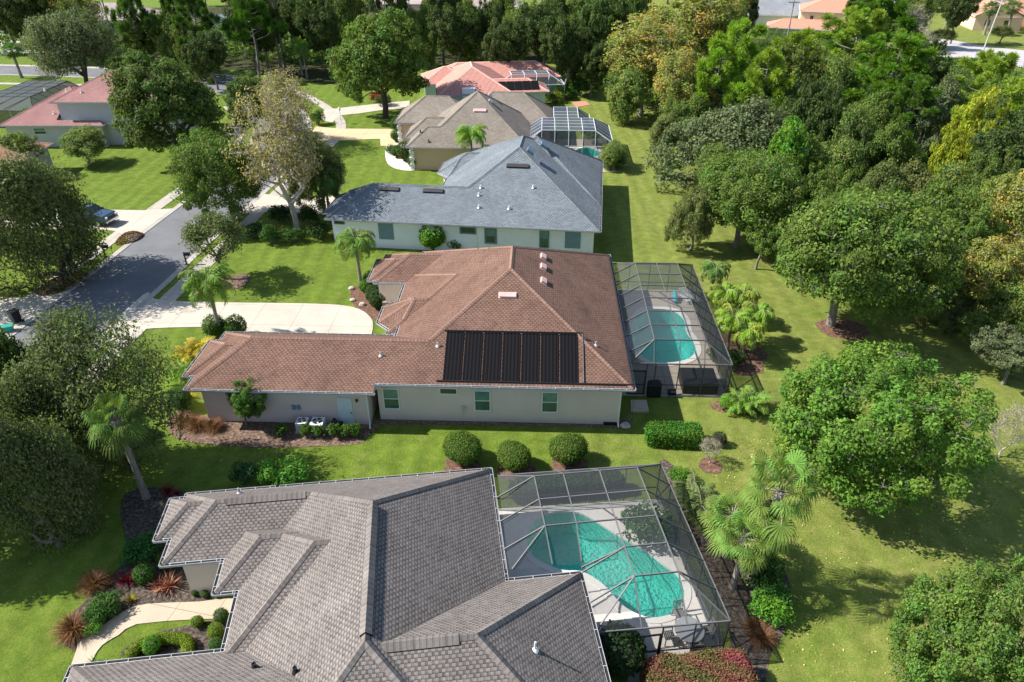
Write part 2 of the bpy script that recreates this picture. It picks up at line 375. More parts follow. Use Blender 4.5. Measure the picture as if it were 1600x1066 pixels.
M['shg_far'] = shingle('far_gray_shingles', (0.25, 0.255, 0.27), (0.29, 0.295, 0.31), (0.2, 0.2, 0.21), 0.2, 0.4, 0.0, 0.3)
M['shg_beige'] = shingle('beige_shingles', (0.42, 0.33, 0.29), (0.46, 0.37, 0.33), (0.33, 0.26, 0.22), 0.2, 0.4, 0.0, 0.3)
M['tile'] = tile_roof('coral_tiles', (0.56, 0.255, 0.20))
M['tile_orange'] = tile_roof('orange_tiles', (0.56, 0.265, 0.17))
M['cap_gray'] = shingle('gray_ridge_caps', (0.17, 0.147, 0.132), (0.23, 0.20, 0.18), (0.19, 0.165, 0.145), 0.5, 0.24, 0, 0.3)
M['cap_brown'] = shingle('brown_ridge_caps', (0.232, 0.135, 0.10), (0.262, 0.156, 0.116), (0.17, 0.10, 0.076), 0.5, 0.24, 0, 0.3)
M['cap_tile'] = plain('pale_ridge_tiles', (0.64, 0.36, 0.28))
M['white'] = plain('white_paint', (0.78, 0.78, 0.76), 0.45, 0.04)
M['gutter_in'] = plain('gutter_grime', (0.018, 0.017, 0.016), 0.9, 0.3)
M['gutter_white'] = plain('dulled_white_gutter', (0.40, 0.40, 0.41), 0.5, 0.15)
M['black'] = plain('black_plastic', (0.014, 0.014, 0.016), 0.45, 0.2)
M['dark_metal'] = plain('bronze_aluminium', (0.045, 0.042, 0.042), 0.45, 0.1)
M['gray_metal'] = plain('weathered_bronze_frame', (0.15, 0.145, 0.142), 0.45, 0.1)
M['gray_metal2'] = plain('brown_gray_frame', (0.13, 0.125, 0.12), 0.45, 0.1)
M['white_metal'] = plain('white_aluminium', (0.74, 0.76, 0.78), 0.4, 0.05)
M['vent_metal'] = plain('roof_vent_metal', (0.50, 0.48, 0.46), 0.5, 0.1)
M['pink_metal'] = plain('pinkish_roof_vent_paint', (0.62, 0.40, 0.36), 0.5, 0.12)
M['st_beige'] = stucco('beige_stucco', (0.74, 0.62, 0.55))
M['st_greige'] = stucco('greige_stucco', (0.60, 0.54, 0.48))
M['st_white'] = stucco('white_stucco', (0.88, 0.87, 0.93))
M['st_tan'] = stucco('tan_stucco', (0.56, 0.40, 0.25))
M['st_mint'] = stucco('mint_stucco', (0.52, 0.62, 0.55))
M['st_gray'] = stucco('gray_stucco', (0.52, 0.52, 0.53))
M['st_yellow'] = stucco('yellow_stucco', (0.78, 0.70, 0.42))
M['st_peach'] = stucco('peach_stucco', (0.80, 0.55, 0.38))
M['stone'] = ground_mix('stone_veneer', [(0.10, 0.08, 0.07), (0.24, 0.20, 0.17), (0.38, 0.34, 0.3)], 2.2, 6, 0.05)
M['glass'] = glass_mat('window_glass', (0.02, 0.085, 0.075))
M['glass_blind'] = glass_mat('window_glass_over_blinds', (0.11, 0.25, 0.22))
M['glass_dark'] = glass_mat('dark_window_glass', (0.03, 0.045, 0.05))
M['shutter'] = plain('blue_gray_storm_panel', (0.17, 0.25, 0.31), 0.5, 0.08)
M['slate'] = plain('slate_blue_trim', (0.13, 0.19, 0.24), 0.5, 0.08)
M['door'] = plain('pale_blue_white_door', (0.66, 0.72, 0.74), 0.45, 0.04)
def solar_mat():
    m, nt, b = new_mat('black_pool_heating_panel'); uv = N(nt, 'ShaderNodeTexCoord').outputs['Object']
    w = N(nt, 'ShaderNodeTexWave', wave_type='BANDS', bands_direction='X'); nt.links.new(uv, w.inputs[0]); w.inputs['Scale'].default_value = 1.35
    nt.links.new(ramp(nt, w.outputs[0], [(0.2, (0.006, 0.006, 0.007)), (0.8, (0.014, 0.013, 0.014))]), b.inputs['Base Color'])
    b.inputs['Roughness'].default_value = 0.85; b.inputs['Specular IOR Level'].default_value = 0.06; bump(nt, b, w.outputs[0], 0.01, 0.3); return m
M['solar'] = solar_mat()
M['screen'] = screen_mat('dark_insect_screen', (0.055, 0.06, 0.065), 0.29)
M['screen_far'] = screen_mat('far_insect_screen', (0.06, 0.07, 0.085), 0.50)
M['screen_dark'] = screen_mat('dense_dark_screen', (0.045, 0.052, 0.06), 0.75)
M['water'] = water_mat('pool_water', (0.42, 0.90, 0.84))
M['plaster'] = plaster_mat('pebble_caustic_plaster', (0.15, 0.46, 0.42), (0.44, 0.80, 0.72), 12.0)
M['plaster2'] = plaster_mat('teal_pool_plaster', (0.28, 0.62, 0.60), (0.38, 0.72, 0.70), 1.2)
M['bark_gray'] = bark_mat('gray_bark', (0.10, 0.085, 0.07), (0.26, 0.23, 0.20))
M['bark_dark'] = bark_mat('dark_bark', (0.035, 0.028, 0.022), (0.10, 0.08, 0.065))
M['bark_pale'] = bark_mat('pale_bark', (0.26, 0.22, 0.18), (0.50, 0.45, 0.40))
M['bark_palm'] = bark_mat('palm_trunk', (0.13, 0.105, 0.085), (0.33, 0.29, 0.25), 9)
M['leaf'] = leaf_mat('broad_leaves')
M['needle'] = leaf_mat('pine_needles', trans=0.25, gloss=0.15)
M['frond'] = leaf_mat('palm_fronds', trans=0.3, gloss=0.16)
M['autumn'] = leaf_mat('autumn_leaves', [(0.0, (0.13, 0.18, 0.035)), (0.4, (0.20, 0.24, 0.05)), (0.68, (0.31, 0.285, 0.065)), (0.87, (0.37, 0.23, 0.055)), (1.0, (0.32, 0.165, 0.05))])
M['olive_mix'] = leaf_mat('yellowing_leaves', [(0.0, (0.08, 0.15, 0.03)), (0.5, (0.125, 0.195, 0.038)), (0.8, (0.22, 0.25, 0.055)), (1.0, (0.34, 0.28, 0.08))])
M['tanleaf'] = leaf_mat('tan_sycamore_leaves', [(0.0, (0.12, 0.15, 0.05)), (0.35, (0.24, 0.22, 0.09)), (0.65, (0.34, 0.27, 0.12)), (1.0, (0.42, 0.33, 0.17))])
M['redleaf'] = leaf_mat('red_shrub_leaves', [(0.0, (0.10, 0.13, 0.035)), (0.40, (0.17, 0.12, 0.05)), (0.7, (0.24, 0.075, 0.06)), (1.0, (0.32, 0.065, 0.10))])
M['bromel'] = leaf_mat('bromeliad_leaves', [(0.0, (0.22, 0.05, 0.045)), (0.5, (0.34, 0.13, 0.085)), (0.8, (0.46, 0.27, 0.16)), (1.0, (0.12, 0.03, 0.035))])
M['crotch'] = leaf_mat('crimson_leaves', [(0.0, (0.20, 0.015, 0.03)), (0.6, (0.32, 0.035, 0.055)), (1.0, (0.12, 0.01, 0.02))])
M['redgrass'] = leaf_mat('copper_grass', [(0.0, (0.10, 0.045, 0.025)), (0.5, (0.22, 0.105, 0.05)), (1.0, (0.32, 0.19, 0.09))])
M['litter'] = leaf_mat('dry_leaves', [(0.0, (0.10, 0.05, 0.03)), (0.5, (0.20, 0.10, 0.06)), (1.0, (0.33, 0.20, 0.12))])
M['lit_yellow'] = leaf_mat('fallen_yellow_leaves', [(0.0, (0.36, 0.22, 0.07)), (0.5, (0.52, 0.38, 0.13)), (1.0, (0.60, 0.48, 0.25))])
M['tile_band'] = plain('blue_waterline_tile', (0.10, 0.26, 0.30), 0.3, 0.3, 12)
M['tyre'] = plain('tyre_rubber', (0.02, 0.02, 0.02), 0.8)
M['chrome'] = plain('chrome', (0.6, 0.6, 0.6), 0.2, 0.02, metal=1.0)
M['car_blue'] = plain('dark_blue_car_paint', (0.03, 0.055, 0.10), 0.25, 0.03, spec=0.8)
M['teal_toy'] = plain('turquoise_vinyl', (0.02, 0.50, 0.56), 0.4)
M['green_bin'] = plain('green_plastic', (0.02, 0.28, 0.20), 0.5)
M['wood_pole'] = plain('weathered_pole_wood', (0.26, 0.24, 0.22), 0.8, 0.2)
M['rock'] = plain('pale_field_stone', (0.45, 0.38, 0.32), 0.9, 0.3, 5)
M['garage'] = plain('pale_garage_door', (0.6, 0.6, 0.62), 0.5, 0.05)

# ------------------------------------------------------------------ ground sheets
def sheet_faces(mb, loops, z, m=0):
    vs = [[Vector((p[0], p[1], 0)) for p in lp] for lp in loops]
    flat = [p for lp in vs for p in lp]; n = len(mb.v)
    mb.v += [(p.x, p.y, z) for p in flat]
    for t in tessellate_polygon(vs):
        a, b, c = (flat[i] for i in t)
        t = tuple(t) if (b - a).cross(c - a).z > 0 else tuple(t)[::-1]
        mb.f.append(tuple(n + i for i in t)); mb.uv.append(None); mb.m.append(m)
def slab(name, loop, z, mat, holes=(), depth=0.12, parent=None, kind='structure', top_only=False):
    mb = MB(); sheet_faces(mb, [loop] + list(holes), z)
    if not top_only:
        for lp in [loop]:
            k = len(lp); ar = sum(lp[i][0] * lp[(i + 1) % k][1] - lp[(i + 1) % k][0] * lp[i][1] for i in range(k))
            for i in range(k):
                a, b = lp[i], lp[(i + 1) % k]
                if ar < 0: a, b = b, a
                mb.face([(a[0], a[1], z - depth), (b[0], b[1], z - depth), (b[0], b[1], z), (a[0], a[1], z)])
    o = mb.build(name, mat, parent)
    if kind: o['kind'] = kind
    return o
def pl(pts, z=0.0): return [tuple(G(x, y, z)[:2]) for x, y in pts]
def smooth_loop(pts, sub=5):
    n = len(pts); out = []
    for i in range(n):
        p0, p1, p2, p3 = (pts[(i + k - 1) % n] for k in range(4))
        for j in range(sub):
            t = j / sub
            out.append(tuple(0.5 * ((2 * p1[k]) + (-p0[k] + p2[k]) * t + (2 * p0[k] - 5 * p1[k] + 4 * p2[k] - p3[k]) * t * t + (-p0[k] + 3 * p1[k] - 3 * p2[k] + p3[k]) * t ** 3) for k in range(2)))
    return out
def smooth_line(pts, sub=6):
    out = []; n = len(pts)
    for i in range(n - 1):
        p0, p1, p2, p3 = pts[max(i - 1, 0)], pts[i], pts[i + 1], pts[min(i + 2, n - 1)]
        for j in range(sub):
            t = j / sub
            out.append(tuple(0.5 * ((2 * p1[k]) + (-p0[k] + p2[k]) * t + (2 * p0[k] - 5 * p1[k] + 4 * p2[k] - p3[k]) * t * t + (-p0[k] + 3 * p1[k] - 3 * p2[k] + p3[k]) * t ** 3) for k in range(2)))
    out.append(tuple(pts[-1])); return out
def offset_line(pts, d):
    out = []
    for i, p in enumerate(pts):
        a = pts[max(i - 1, 0)]; b = pts[min(i + 1, len(pts) - 1)]
        dx, dy = b[0] - a[0], b[1] - a[1]; L = math.hypot(dx, dy) or 1
        out.append((p[0] + dy / L * d, p[1] - dx / L * d))       # +d = to the right of the walking direction
    return out
def strip(line, d0, d1): return offset_line(line, d0) + offset_line(line, d1)[::-1]

def scale_loop(lp, d):
    """grow a loop outwards by d metres"""
    n = len(lp); ar = sum(lp[i][0] * lp[(i + 1) % n][1] - lp[(i + 1) % n][0] * lp[i][1] for i in range(n)); s = 1 if ar > 0 else -1
    out = []
    for i in range(n):
        a, b = lp[i - 1], lp[(i + 1) % n]; dx, dy = b[0] - a[0], b[1] - a[1]; L = math.hypot(dx, dy) or 1
        out.append((lp[i][0] + s * dy / L * d, lp[i][1] - s * dx / L * d))
    return out

POOL1 = smooth_loop(pl([(822, 846), (832, 819), (850, 806), (875, 801), (905, 803), (930, 815), (955, 831), (980, 846), (1012, 864), (1037, 884), (1060, 901), (1070, 924), (1065, 946), (1050, 961), (1025, 968), (1000, 964), (975, 951), (960, 936), (945, 919), (925, 904), (905, 895), (882, 894), (855, 886), (832, 871)], -0.05), 3)
POOL2 = smooth_loop(pl([(1013.5, 484.6), (1048, 486), (1064, 494), (1071, 505), (1073, 519), (1082.5, 533), (1087, 547), (1082.5, 558), (1066, 566), (1039, 569), (1016, 566), (1000, 556), (990, 542), (987, 524), (990, 505), (999, 491)], -0.05), 3)
POOL3 = smooth_loop(pl([(897, 240), (903, 234), (917, 231.5), (931, 234), (938, 240), (932, 246), (915, 249), (902, 246)], -0.05), 3)

# ------------------------------------------------------------------ houses: hipped roofs as the upper envelope of hip blocks
def clip(poly, a, b, c):
    out = []; n = len(poly)
    for i in range(n):
        p, q = poly[i], poly[(i + 1) % n]; dp = a * p[0] + b * p[1] + c; dq = a * q[0] + b * q[1] + c
        if dp >= 0: out.append(p)
        if (dp > 0 and dq < 0) or (dp < 0 and dq > 0):
            t = dp / (dp - dq); out.append((p[0] + (q[0] - p[0]) * t, p[1] + (q[1] - p[1]) * t))
    return out
def area(p): return 0.5 * sum(p[i][0] * p[(i + 1) % len(p)][1] - p[(i + 1) % len(p)][0] * p[i][1] for i in range(len(p))) if len(p) > 2 else 0
def subtract(poly, conds):
    outs = []; cur = poly
    for a, b, c in conds:
        o = clip(cur, -a, -b, -c)
        if abs(area(o)) > 1e-4: outs.append(o)
        cur = clip(cur, a, b, c)
        if abs(area(cur)) <= 1e-4: return outs
    return outs
def rect(x0, x1, y0, y1): return [(x0, y0), (x1, y0), (x1, y1), (x0, y1)]
class Block:
    def __init__(s, poly, z0, pitch, gable=()):
        s.poly = poly; s.z0 = z0; s.p = pitch; s.L = []; s.gable = gable
        for i in range(len(poly)):
            (x0, y0), (x1, y1) = poly[i], poly[(i + 1) % len(poly)]; L = math.hypot(x1 - x0, y1 - y0)
            a, b = -(y1 - y0) / L, (x1 - x0) / L; s.L.append((a, b, -(a * x0 + b * y0)))
    def zplane(s, k): a, b, c = s.L[k]; return (a * s.p, b * s.p, c * s.p + s.z0)
    def live(s): return [k for k in range(len(s.poly)) if k not in s.gable]

def inset_poly(poly, d):
    n = len(poly); ls = []
    for i in range(n):
        (x0, y0), (x1, y1) = poly[i], poly[(i + 1) % n]; L = math.hypot(x1 - x0, y1 - y0); a, b = -(y1 - y0) / L, (x1 - x0) / L
        ls.append((a, b, -(a * x0 + b * y0) - d))
    out = []
    for i in range(n):
        a1, b1, c1 = ls[i - 1]; a2, b2, c2 = ls[i]; D = a1 * b2 - a2 * b1
        out.append(((b1 * c2 - b2 * c1) / D, (a2 * c1 - a1 * c2) / D))
    return out
def intervals(p, q, conds_list):
    """parts of segment p-q (as t intervals) outside every convex region"""
    iv = [(0.0, 1.0)]
    for conds in conds_list:
        lo, hi = 0.0, 1.0
        for a, b, c in conds:
            d0 = a * p[0] + b * p[1] + c; d1 = a * q[0] + b * q[1] + c
            if d0 < 0 and d1 < 0: lo, hi = 1, 0; break
            if d0 < 0: lo = max(lo, d0 / (d0 - d1))
            elif d1 < 0: hi = min(hi, d0 / (d0 - d1))
        if hi <= lo: continue
        nv = []
        for s, e in iv:
            if lo > s: nv.append((s, min(e, lo)))
            if hi < e: nv.append((max(s, hi), e))
        iv = [(s, e) for s, e in nv if e - s > 1e-3]
    return iv

def build_house(root, blocks, roof_m, wall_m, cap_m, inset=0.55, gutter='full', hangers=0.9, fascia_m=None, cap_w=0.17, drop=0.2):
    rb = MB(); sb = MB(); pieces = []; fascia_m = fascia_m or M['white']
    for i, B in enumerate(blocks):
        for k in B.live():
            poly = B.poly; a, b, c = B.L[k]
            for f in B.live():
                if f != k: a2, b2, c2 = B.L[f]; poly = clip(poly, a2 - a, b2 - b, c2 - c)
                if len(poly) < 3: break
            if abs(area(poly)) < 1e-4: continue
            zi = B.zplane(k); ps = [poly]
            for j, C in enumerate(blocks):
                if j == i: continue
                tie = 1e-4 if j < i else -1e-4
                conds = list(C.L) + [(zp[0] - zi[0], zp[1] - zi[1], zp[2] - zi[2] + tie) for zp in (C.zplane(q) for q in C.live())]
                # the constant condition of two coplanar planes needs its own test
                ps = [r for p in ps for r in subtract(p, conds)]
            ex, ey = b, -a; slope = math.sqrt(1 + B.p ** 2)
            for p in ps:
                per = sum(math.hypot(p[q][0] - p[q - 1][0], p[q][1] - p[q - 1][1]) for q in range(len(p)))
                if abs(area(p)) / max(per, 1e-6) < 0.004: continue
                P3 = [(x, y, zi[0] * x + zi[1] * y + zi[2]) for x, y in p]
                uv = [(x * ex + y * ey, (a * x + b * y + c) * slope) for x, y in p]
                rb.face(P3, uv); pieces.append((P3, zi))
    roof = rb.build('roof', roof_m, root)
    # ridge and hip caps
    cb = MB()
    for i in range(len(pieces)):
        Pi, zi = pieces[i]
        for j in range(i + 1, len(pieces)):
            Pj, zj = pieces[j]
            if max(abs(zi[k] - zj[k]) for k in range(2)) < 2e-3: continue
            for e in range(len(Pi)):
                a = Vector(Pi[e]); b = Vector(Pi[(e + 1) % len(Pi)]); d = b - a; L = d.length
                if L < 0.15: continue
                d /= L
                for g in range(len(Pj)):
                    p = Vector(Pj[g]); q = Vector(Pj[(g + 1) % len(Pj)])
                    if (p - a).cross(d).length > 0.01 or (q - a).cross(d).length > 0.01: continue
                    t0, t1 = sorted(((p - a).dot(d), (q - a).dot(d))); t0 = max(t0, 0); t1 = min(t1, L)
                    if t1 - t0 < 0.15: continue
                    ci = Vector((sum(v[0] for v in Pi) / len(Pi), sum(v[1] for v in Pi) / len(Pi)))
                    cz = zj[0] * ci.x + zj[1] * ci.y + zj[2]; own = zi[0] * ci.x + zi[1] * ci.y + zi[2]
                    if own > cz - 1e-4: continue                       # valley
                    A = a + d * t0; B2 = a + d * t1
                    n1 = Vector((-zi[0], -zi[1], 1)).normalized(); n2 = Vector((-zj[0], -zj[1], 1)).normalized()
                    s1 = d.cross(n1).normalized(); s2 = d.cross(n2).normalized()
                    if s1.dot(Vector((ci.x, ci.y, own)) - A) < 0: s1 = -s1
                    cj = Vector((sum(v[0] for v in Pj) / len(Pj), sum(v[1] for v in Pj) / len(Pj), sum(v[2] for v in Pj) / len(Pj)))
                    if s2.dot(cj - A) < 0: s2 = -s2
                    up = (n1 + n2).normalized() * 0.055
                    e1a, e1b = A + s1 * cap_w + n1 * 0.022, B2 + s1 * cap_w + n1 * 0.022
                    e2a, e2b = A + s2 * cap_w + n2 * 0.022, B2 + s2 * cap_w + n2 * 0.022
                    w = (cap_w, 0.0); LL = t1 - t0
                    def quad(pts, uv):
                        nn = (pts[1] - pts[0]).cross(pts[2] - pts[0])
                        if nn.z < 0: pts = pts[::-1]; uv = uv[::-1]
                        cb.face(pts, uv)
                    quad([A + up, B2 + up, e1b, e1a], [(0, 0.1), (LL, 0.1), (LL, 0.3), (0, 0.3)])
                    quad([A + up, B2 + up, e2b, e2a], [(0, 0.1), (LL, 0.1), (LL, 0.3), (0, 0.3)])
                    for s_, n_ in ((s1, n1), (s2, n2)):
                        cb.face([A + s_ * cap_w + n_ * 0.022, B2 + s_ * cap_w + n_ * 0.022, B2 + s_ * cap_w, A + s_ * cap_w], [(0, 0), (LL, 0), (LL, .05), (0, .05)])
    if cb.f: cb.build('ridge_cap', cap_m, roof)
    # walls, soffit, fascia, gutters
    wb = MB(); fb = MB(); gb = MB()
    insets = [inset_poly(B.poly, inset) for B in blocks]
    IL = [Block(p, 0, 1).L for p in insets]
    for i, B in enumerate(blocks):
        ip = insets[i]
        for e in range(len(ip)):
            p, q = ip[e], ip[(e + 1) % len(ip)]
            cl = []
            for j, C in enumerate(blocks):
                if j == i: continue
                eps = 1e-3 if j < i else -1e-3
                if C.z0 >= B.z0 - 0.01: cl.append([(a, b, c + eps) for a, b, c in IL[j]])
            for s, t in intervals(p, q, cl):
                A = (p[0] + (q[0] - p[0]) * s, p[1] + (q[1] - p[1]) * s); D = (p[0] + (q[0] - p[0]) * t, p[1] + (q[1] - p[1]) * t)
                top = B.z0 - 0.03
                if e in B.gable:
                    m_ = ((A[0] + D[0]) / 2, (A[1] + D[1]) / 2); hz = min(zp[0] * m_[0] + zp[1] * m_[1] + zp[2] for zp in (B.zplane(q2) for q2 in B.live())) - 0.05
                    wb.face([(A[0], A[1], 0), (D[0], D[1], 0), (D[0], D[1], top), (m_[0], m_[1], hz), (A[0], A[1], top)])
                else: wb.face([(A[0], A[1], 0), (D[0], D[1], 0), (D[0], D[1], top), (A[0], A[1], top)])
        sp = [B.poly]
        for j, C in enumerate(blocks):
            if j < i and abs(C.z0 - B.z0) < 0.02: sp = [r for p in sp for r in subtract(p, list(C.L))]
        for p in sp: sb.face([(x, y, B.z0 - 0.14) for x, y in p[::-1]])
        for e in range(len(B.poly)):
            if e in B.gable: continue
            p, q = B.poly[e], B.poly[(e + 1) % len(B.poly)]
            cl = []
            for j, C in enumerate(blocks):
                if j == i: continue
                eps = 1e-3 if j < i else -1e-3
                cl.append([(a, b, c + eps) for a, b, c in C.L] + [(zp[0], zp[1], zp[2] - B.z0 + 0.02) for zp in (C.zplane(r) for r in C.live())])
            for s, t in intervals(p, q, cl):
                A = Vector((p[0] + (q[0] - p[0]) * s, p[1] + (q[1] - p[1]) * s, B.z0)); D = Vector((p[0] + (q[0] - p[0]) * t, p[1] + (q[1] - p[1]) * t, B.z0))
                L = (D - A).length
                if L < 0.25: continue
                a, b, c = B.L[e]; out = Vector((-a, -b, 0)); u = (D - A) / L
                fb.bar(A + out * 0.011 + Vector((0, 0, -drop / 2 - 0.012)), D + out * 0.011 + Vector((0, 0, -drop / 2 - 0.012)), 0.02, drop)
                if gutter == 'full':
                    gb.bar(A - u * 0.12 + out * 0.165 + Vector((0, 0, -0.072)), D + u * 0.12 + out * 0.165 + Vector((0, 0, -0.072)), 0.022, 0.12, 0)
                    gb.bar(A - u * 0.10 + out * 0.085 + Vector((0, 0, -0.085)), D + u * 0.10 + out * 0.085 + Vector((0, 0, -0.085)), 0.125, 0.075, 1)
                    k = int(L / hangers)
                    for h in range(k + 1):
                        pos = A + u * ((h + 0.5) * L / (k + 1)); gb.bar(pos + out * 0.02 + Vector((0, 0, -0.02)), pos + out * 0.15 + Vector((0, 0, -0.02)), 0.03, 0.02, 0)
                    for pos in (A - u * 0.11, D + u * 0.11): gb.bar(pos + out * 0.02 + Vector((0, 0, -0.075)), pos + out * 0.15 + Vector((0, 0, -0.075)), 0.02, 0.13, 0)
    wall = wb.build('wall', wall_m, root)
    sb.build('soffit', fascia_m, root)
    fb.build('fascia', fascia_m, root)
    if gb.f: gb.build('gutter', [M['gutter_white'], M['gutter_in']], root)
    return roof, wall

def window(root, x, y, zc, w, h, frame_m, glass_m, face='-y', mullion=True, name='window', fw=0.07):
    """window on a wall whose outside looks along face; returns frame with a pane child"""
    f = MB(); g = MB(); t = 0.07
    f.box((0, -t / 2, h / 2 + fw / 2), (w + 2 * fw, t, fw)); f.box((0, -t / 2, -h / 2 - fw / 2), (w + 2 * fw, t + .04, fw))
    f.box((-w / 2 - fw / 2, -t / 2, 0), (fw, t, h)); f.box((w / 2 + fw / 2, -t / 2, 0), (fw, t, h))
    if mullion: f.box((0, -t / 2 + .004, 0), (w, t - .01, 0.05))
    g.box((0, -0.02, h / 4 if mullion else 0), (w, 0.03, h / 2 if mullion else h), m=1 if mullion else 0)
    if mullion: g.box((0, -0.012, -h / 4), (w, 0.02, h / 2))
    rz = {'-y': 0, 'x': R(90), 'y': R(180), '-x': R(-90)}[face]
    o = f.build(name, frame_m, root); o.location = (x, y, zc); o.rotation_euler = (0, 0, rz)
    g.build('pane', [glass_m, M['glass_blind']], o); return o
def panel_part(root, name, x, y, zc, w, h, t, m, face='-y'):
    b = MB(); b.box((0, -t / 2, 0), (w, t, h)); rz = {'-y': 0, 'x': R(90), 'y': R(180), '-x': R(-90)}[face]
    o = b.build(name, m, root, bevel=0.008); o.location = (x, y, zc); o.rotation_euler = (0, 0, rz); return o
def roof_box(root, name, plane, x, y, w, d, h, m, ang=0.0):
    """low box vent on a roof plane (za, zb, zc)"""
    n = Vector((-plane[0], -plane[1], 1)).normalized(); z = plane[0] * x + plane[1] * y + plane[2]
    b = MB(); b.box((0, 0, h / 2), (w, d, h)); b.box((0, 0, 0.012), (w + .12, d + .12, 0.02))
    o = b.build(name, m, root, bevel=0.012); o.location = (x, y, z)
    q = n.to_track_quat('Z', 'Y').to_matrix().to_4x4()
    # keep local x as level as possible
    xx = Vector((1, 0, 0)) if abs(plane[1]) > abs(plane[0]) else Vector((0, 1, 0))
    xx = (xx - n * xx.dot(n)).normalized(); yy = n.cross(xx)
    o.matrix_local = Matrix(((xx.x, yy.x, n.x, x), (xx.y, yy.y, n.y, y), (xx.z, yy.z, n.z, z), (0, 0, 0, 1)))
    return o
def vent_pipe(root, plane, x, y, m=None, h=0.35, r=0.05):
    z = plane[0] * x + plane[1] * y + plane[2]; b = MB()
    b.lathe([(0.02, -0.05), (0.16, -0.02), (0.09, 0.08), (r, 0.1), (r, h), (r * .7, h), (r * .7, h - .05)], n=12)
    return b.build('vent_pipe', m or M['vent_metal'], root, loc=(x, y, z))

# ------------------------------------------------------------------ leaves and plants
def add_mesh(name, verts, faces_n, mats, mat_idx=None, attrs=None, parent=None, link=True):
    """verts (n*k,3) grouped in polygons of k verts each"""
    me = bpy.data.meshes.new(name); k = faces_n; nv = len(verts); nf = nv // k
    me.vertices.add(nv); me.vertices.foreach_set('co', np.ascontiguousarray(verts, dtype=np.float32).ravel())
    me.loops.add(nv); me.loops.foreach_set('vertex_index', np.arange(nv, dtype=np.int32))
    me.polygons.add(nf); me.polygons.foreach_set('loop_start', np.arange(0, nv, k, dtype=np.int32))
    me.polygons.foreach_set('loop_total', np.full(nf, k, dtype=np.int32))
    for m in mats: me.materials.append(m)
    if mat_idx is not None: me.polygons.foreach_set('material_index', mat_idx.astype(np.int32))
    for an, av in (attrs or {}).items():
        a = me.attributes.new(an, 'FLOAT', 'FACE'); a.data.foreach_set('value', av.astype(np.float32))
    me.update(calc_edges=True); me.validate()
    return me
def norm(v): return v / np.maximum(np.linalg.norm(v, axis=1, keepdims=True), 1e-9)
def leaf_quads(rng, c, nrm, size, aspect=0.55, fold=0.0):
    n = len(c); rv = norm(rng.normal(size=(n, 3))); nrm = norm(nrm)
    u = norm(np.cross(nrm, rv)); v = np.cross(nrm, u); s = size[:, None]
    return np.stack([c - u * s, c + v * s * aspect - u * s * 0.1, c + u * s, c - v * s * aspect + u * s * 0.1], 1).reshape(-1, 3)
def lobes(rng, k=6, amp=0.2):
    d = norm(rng.normal(size=(k, 3))); w = rng.uniform(0.5, 1, k) * amp
    return lambda x: 1 + sum(w[i] * (np.clip(x @ d[i], 0, 1) ** 3 - 0.2) for i in range(k))

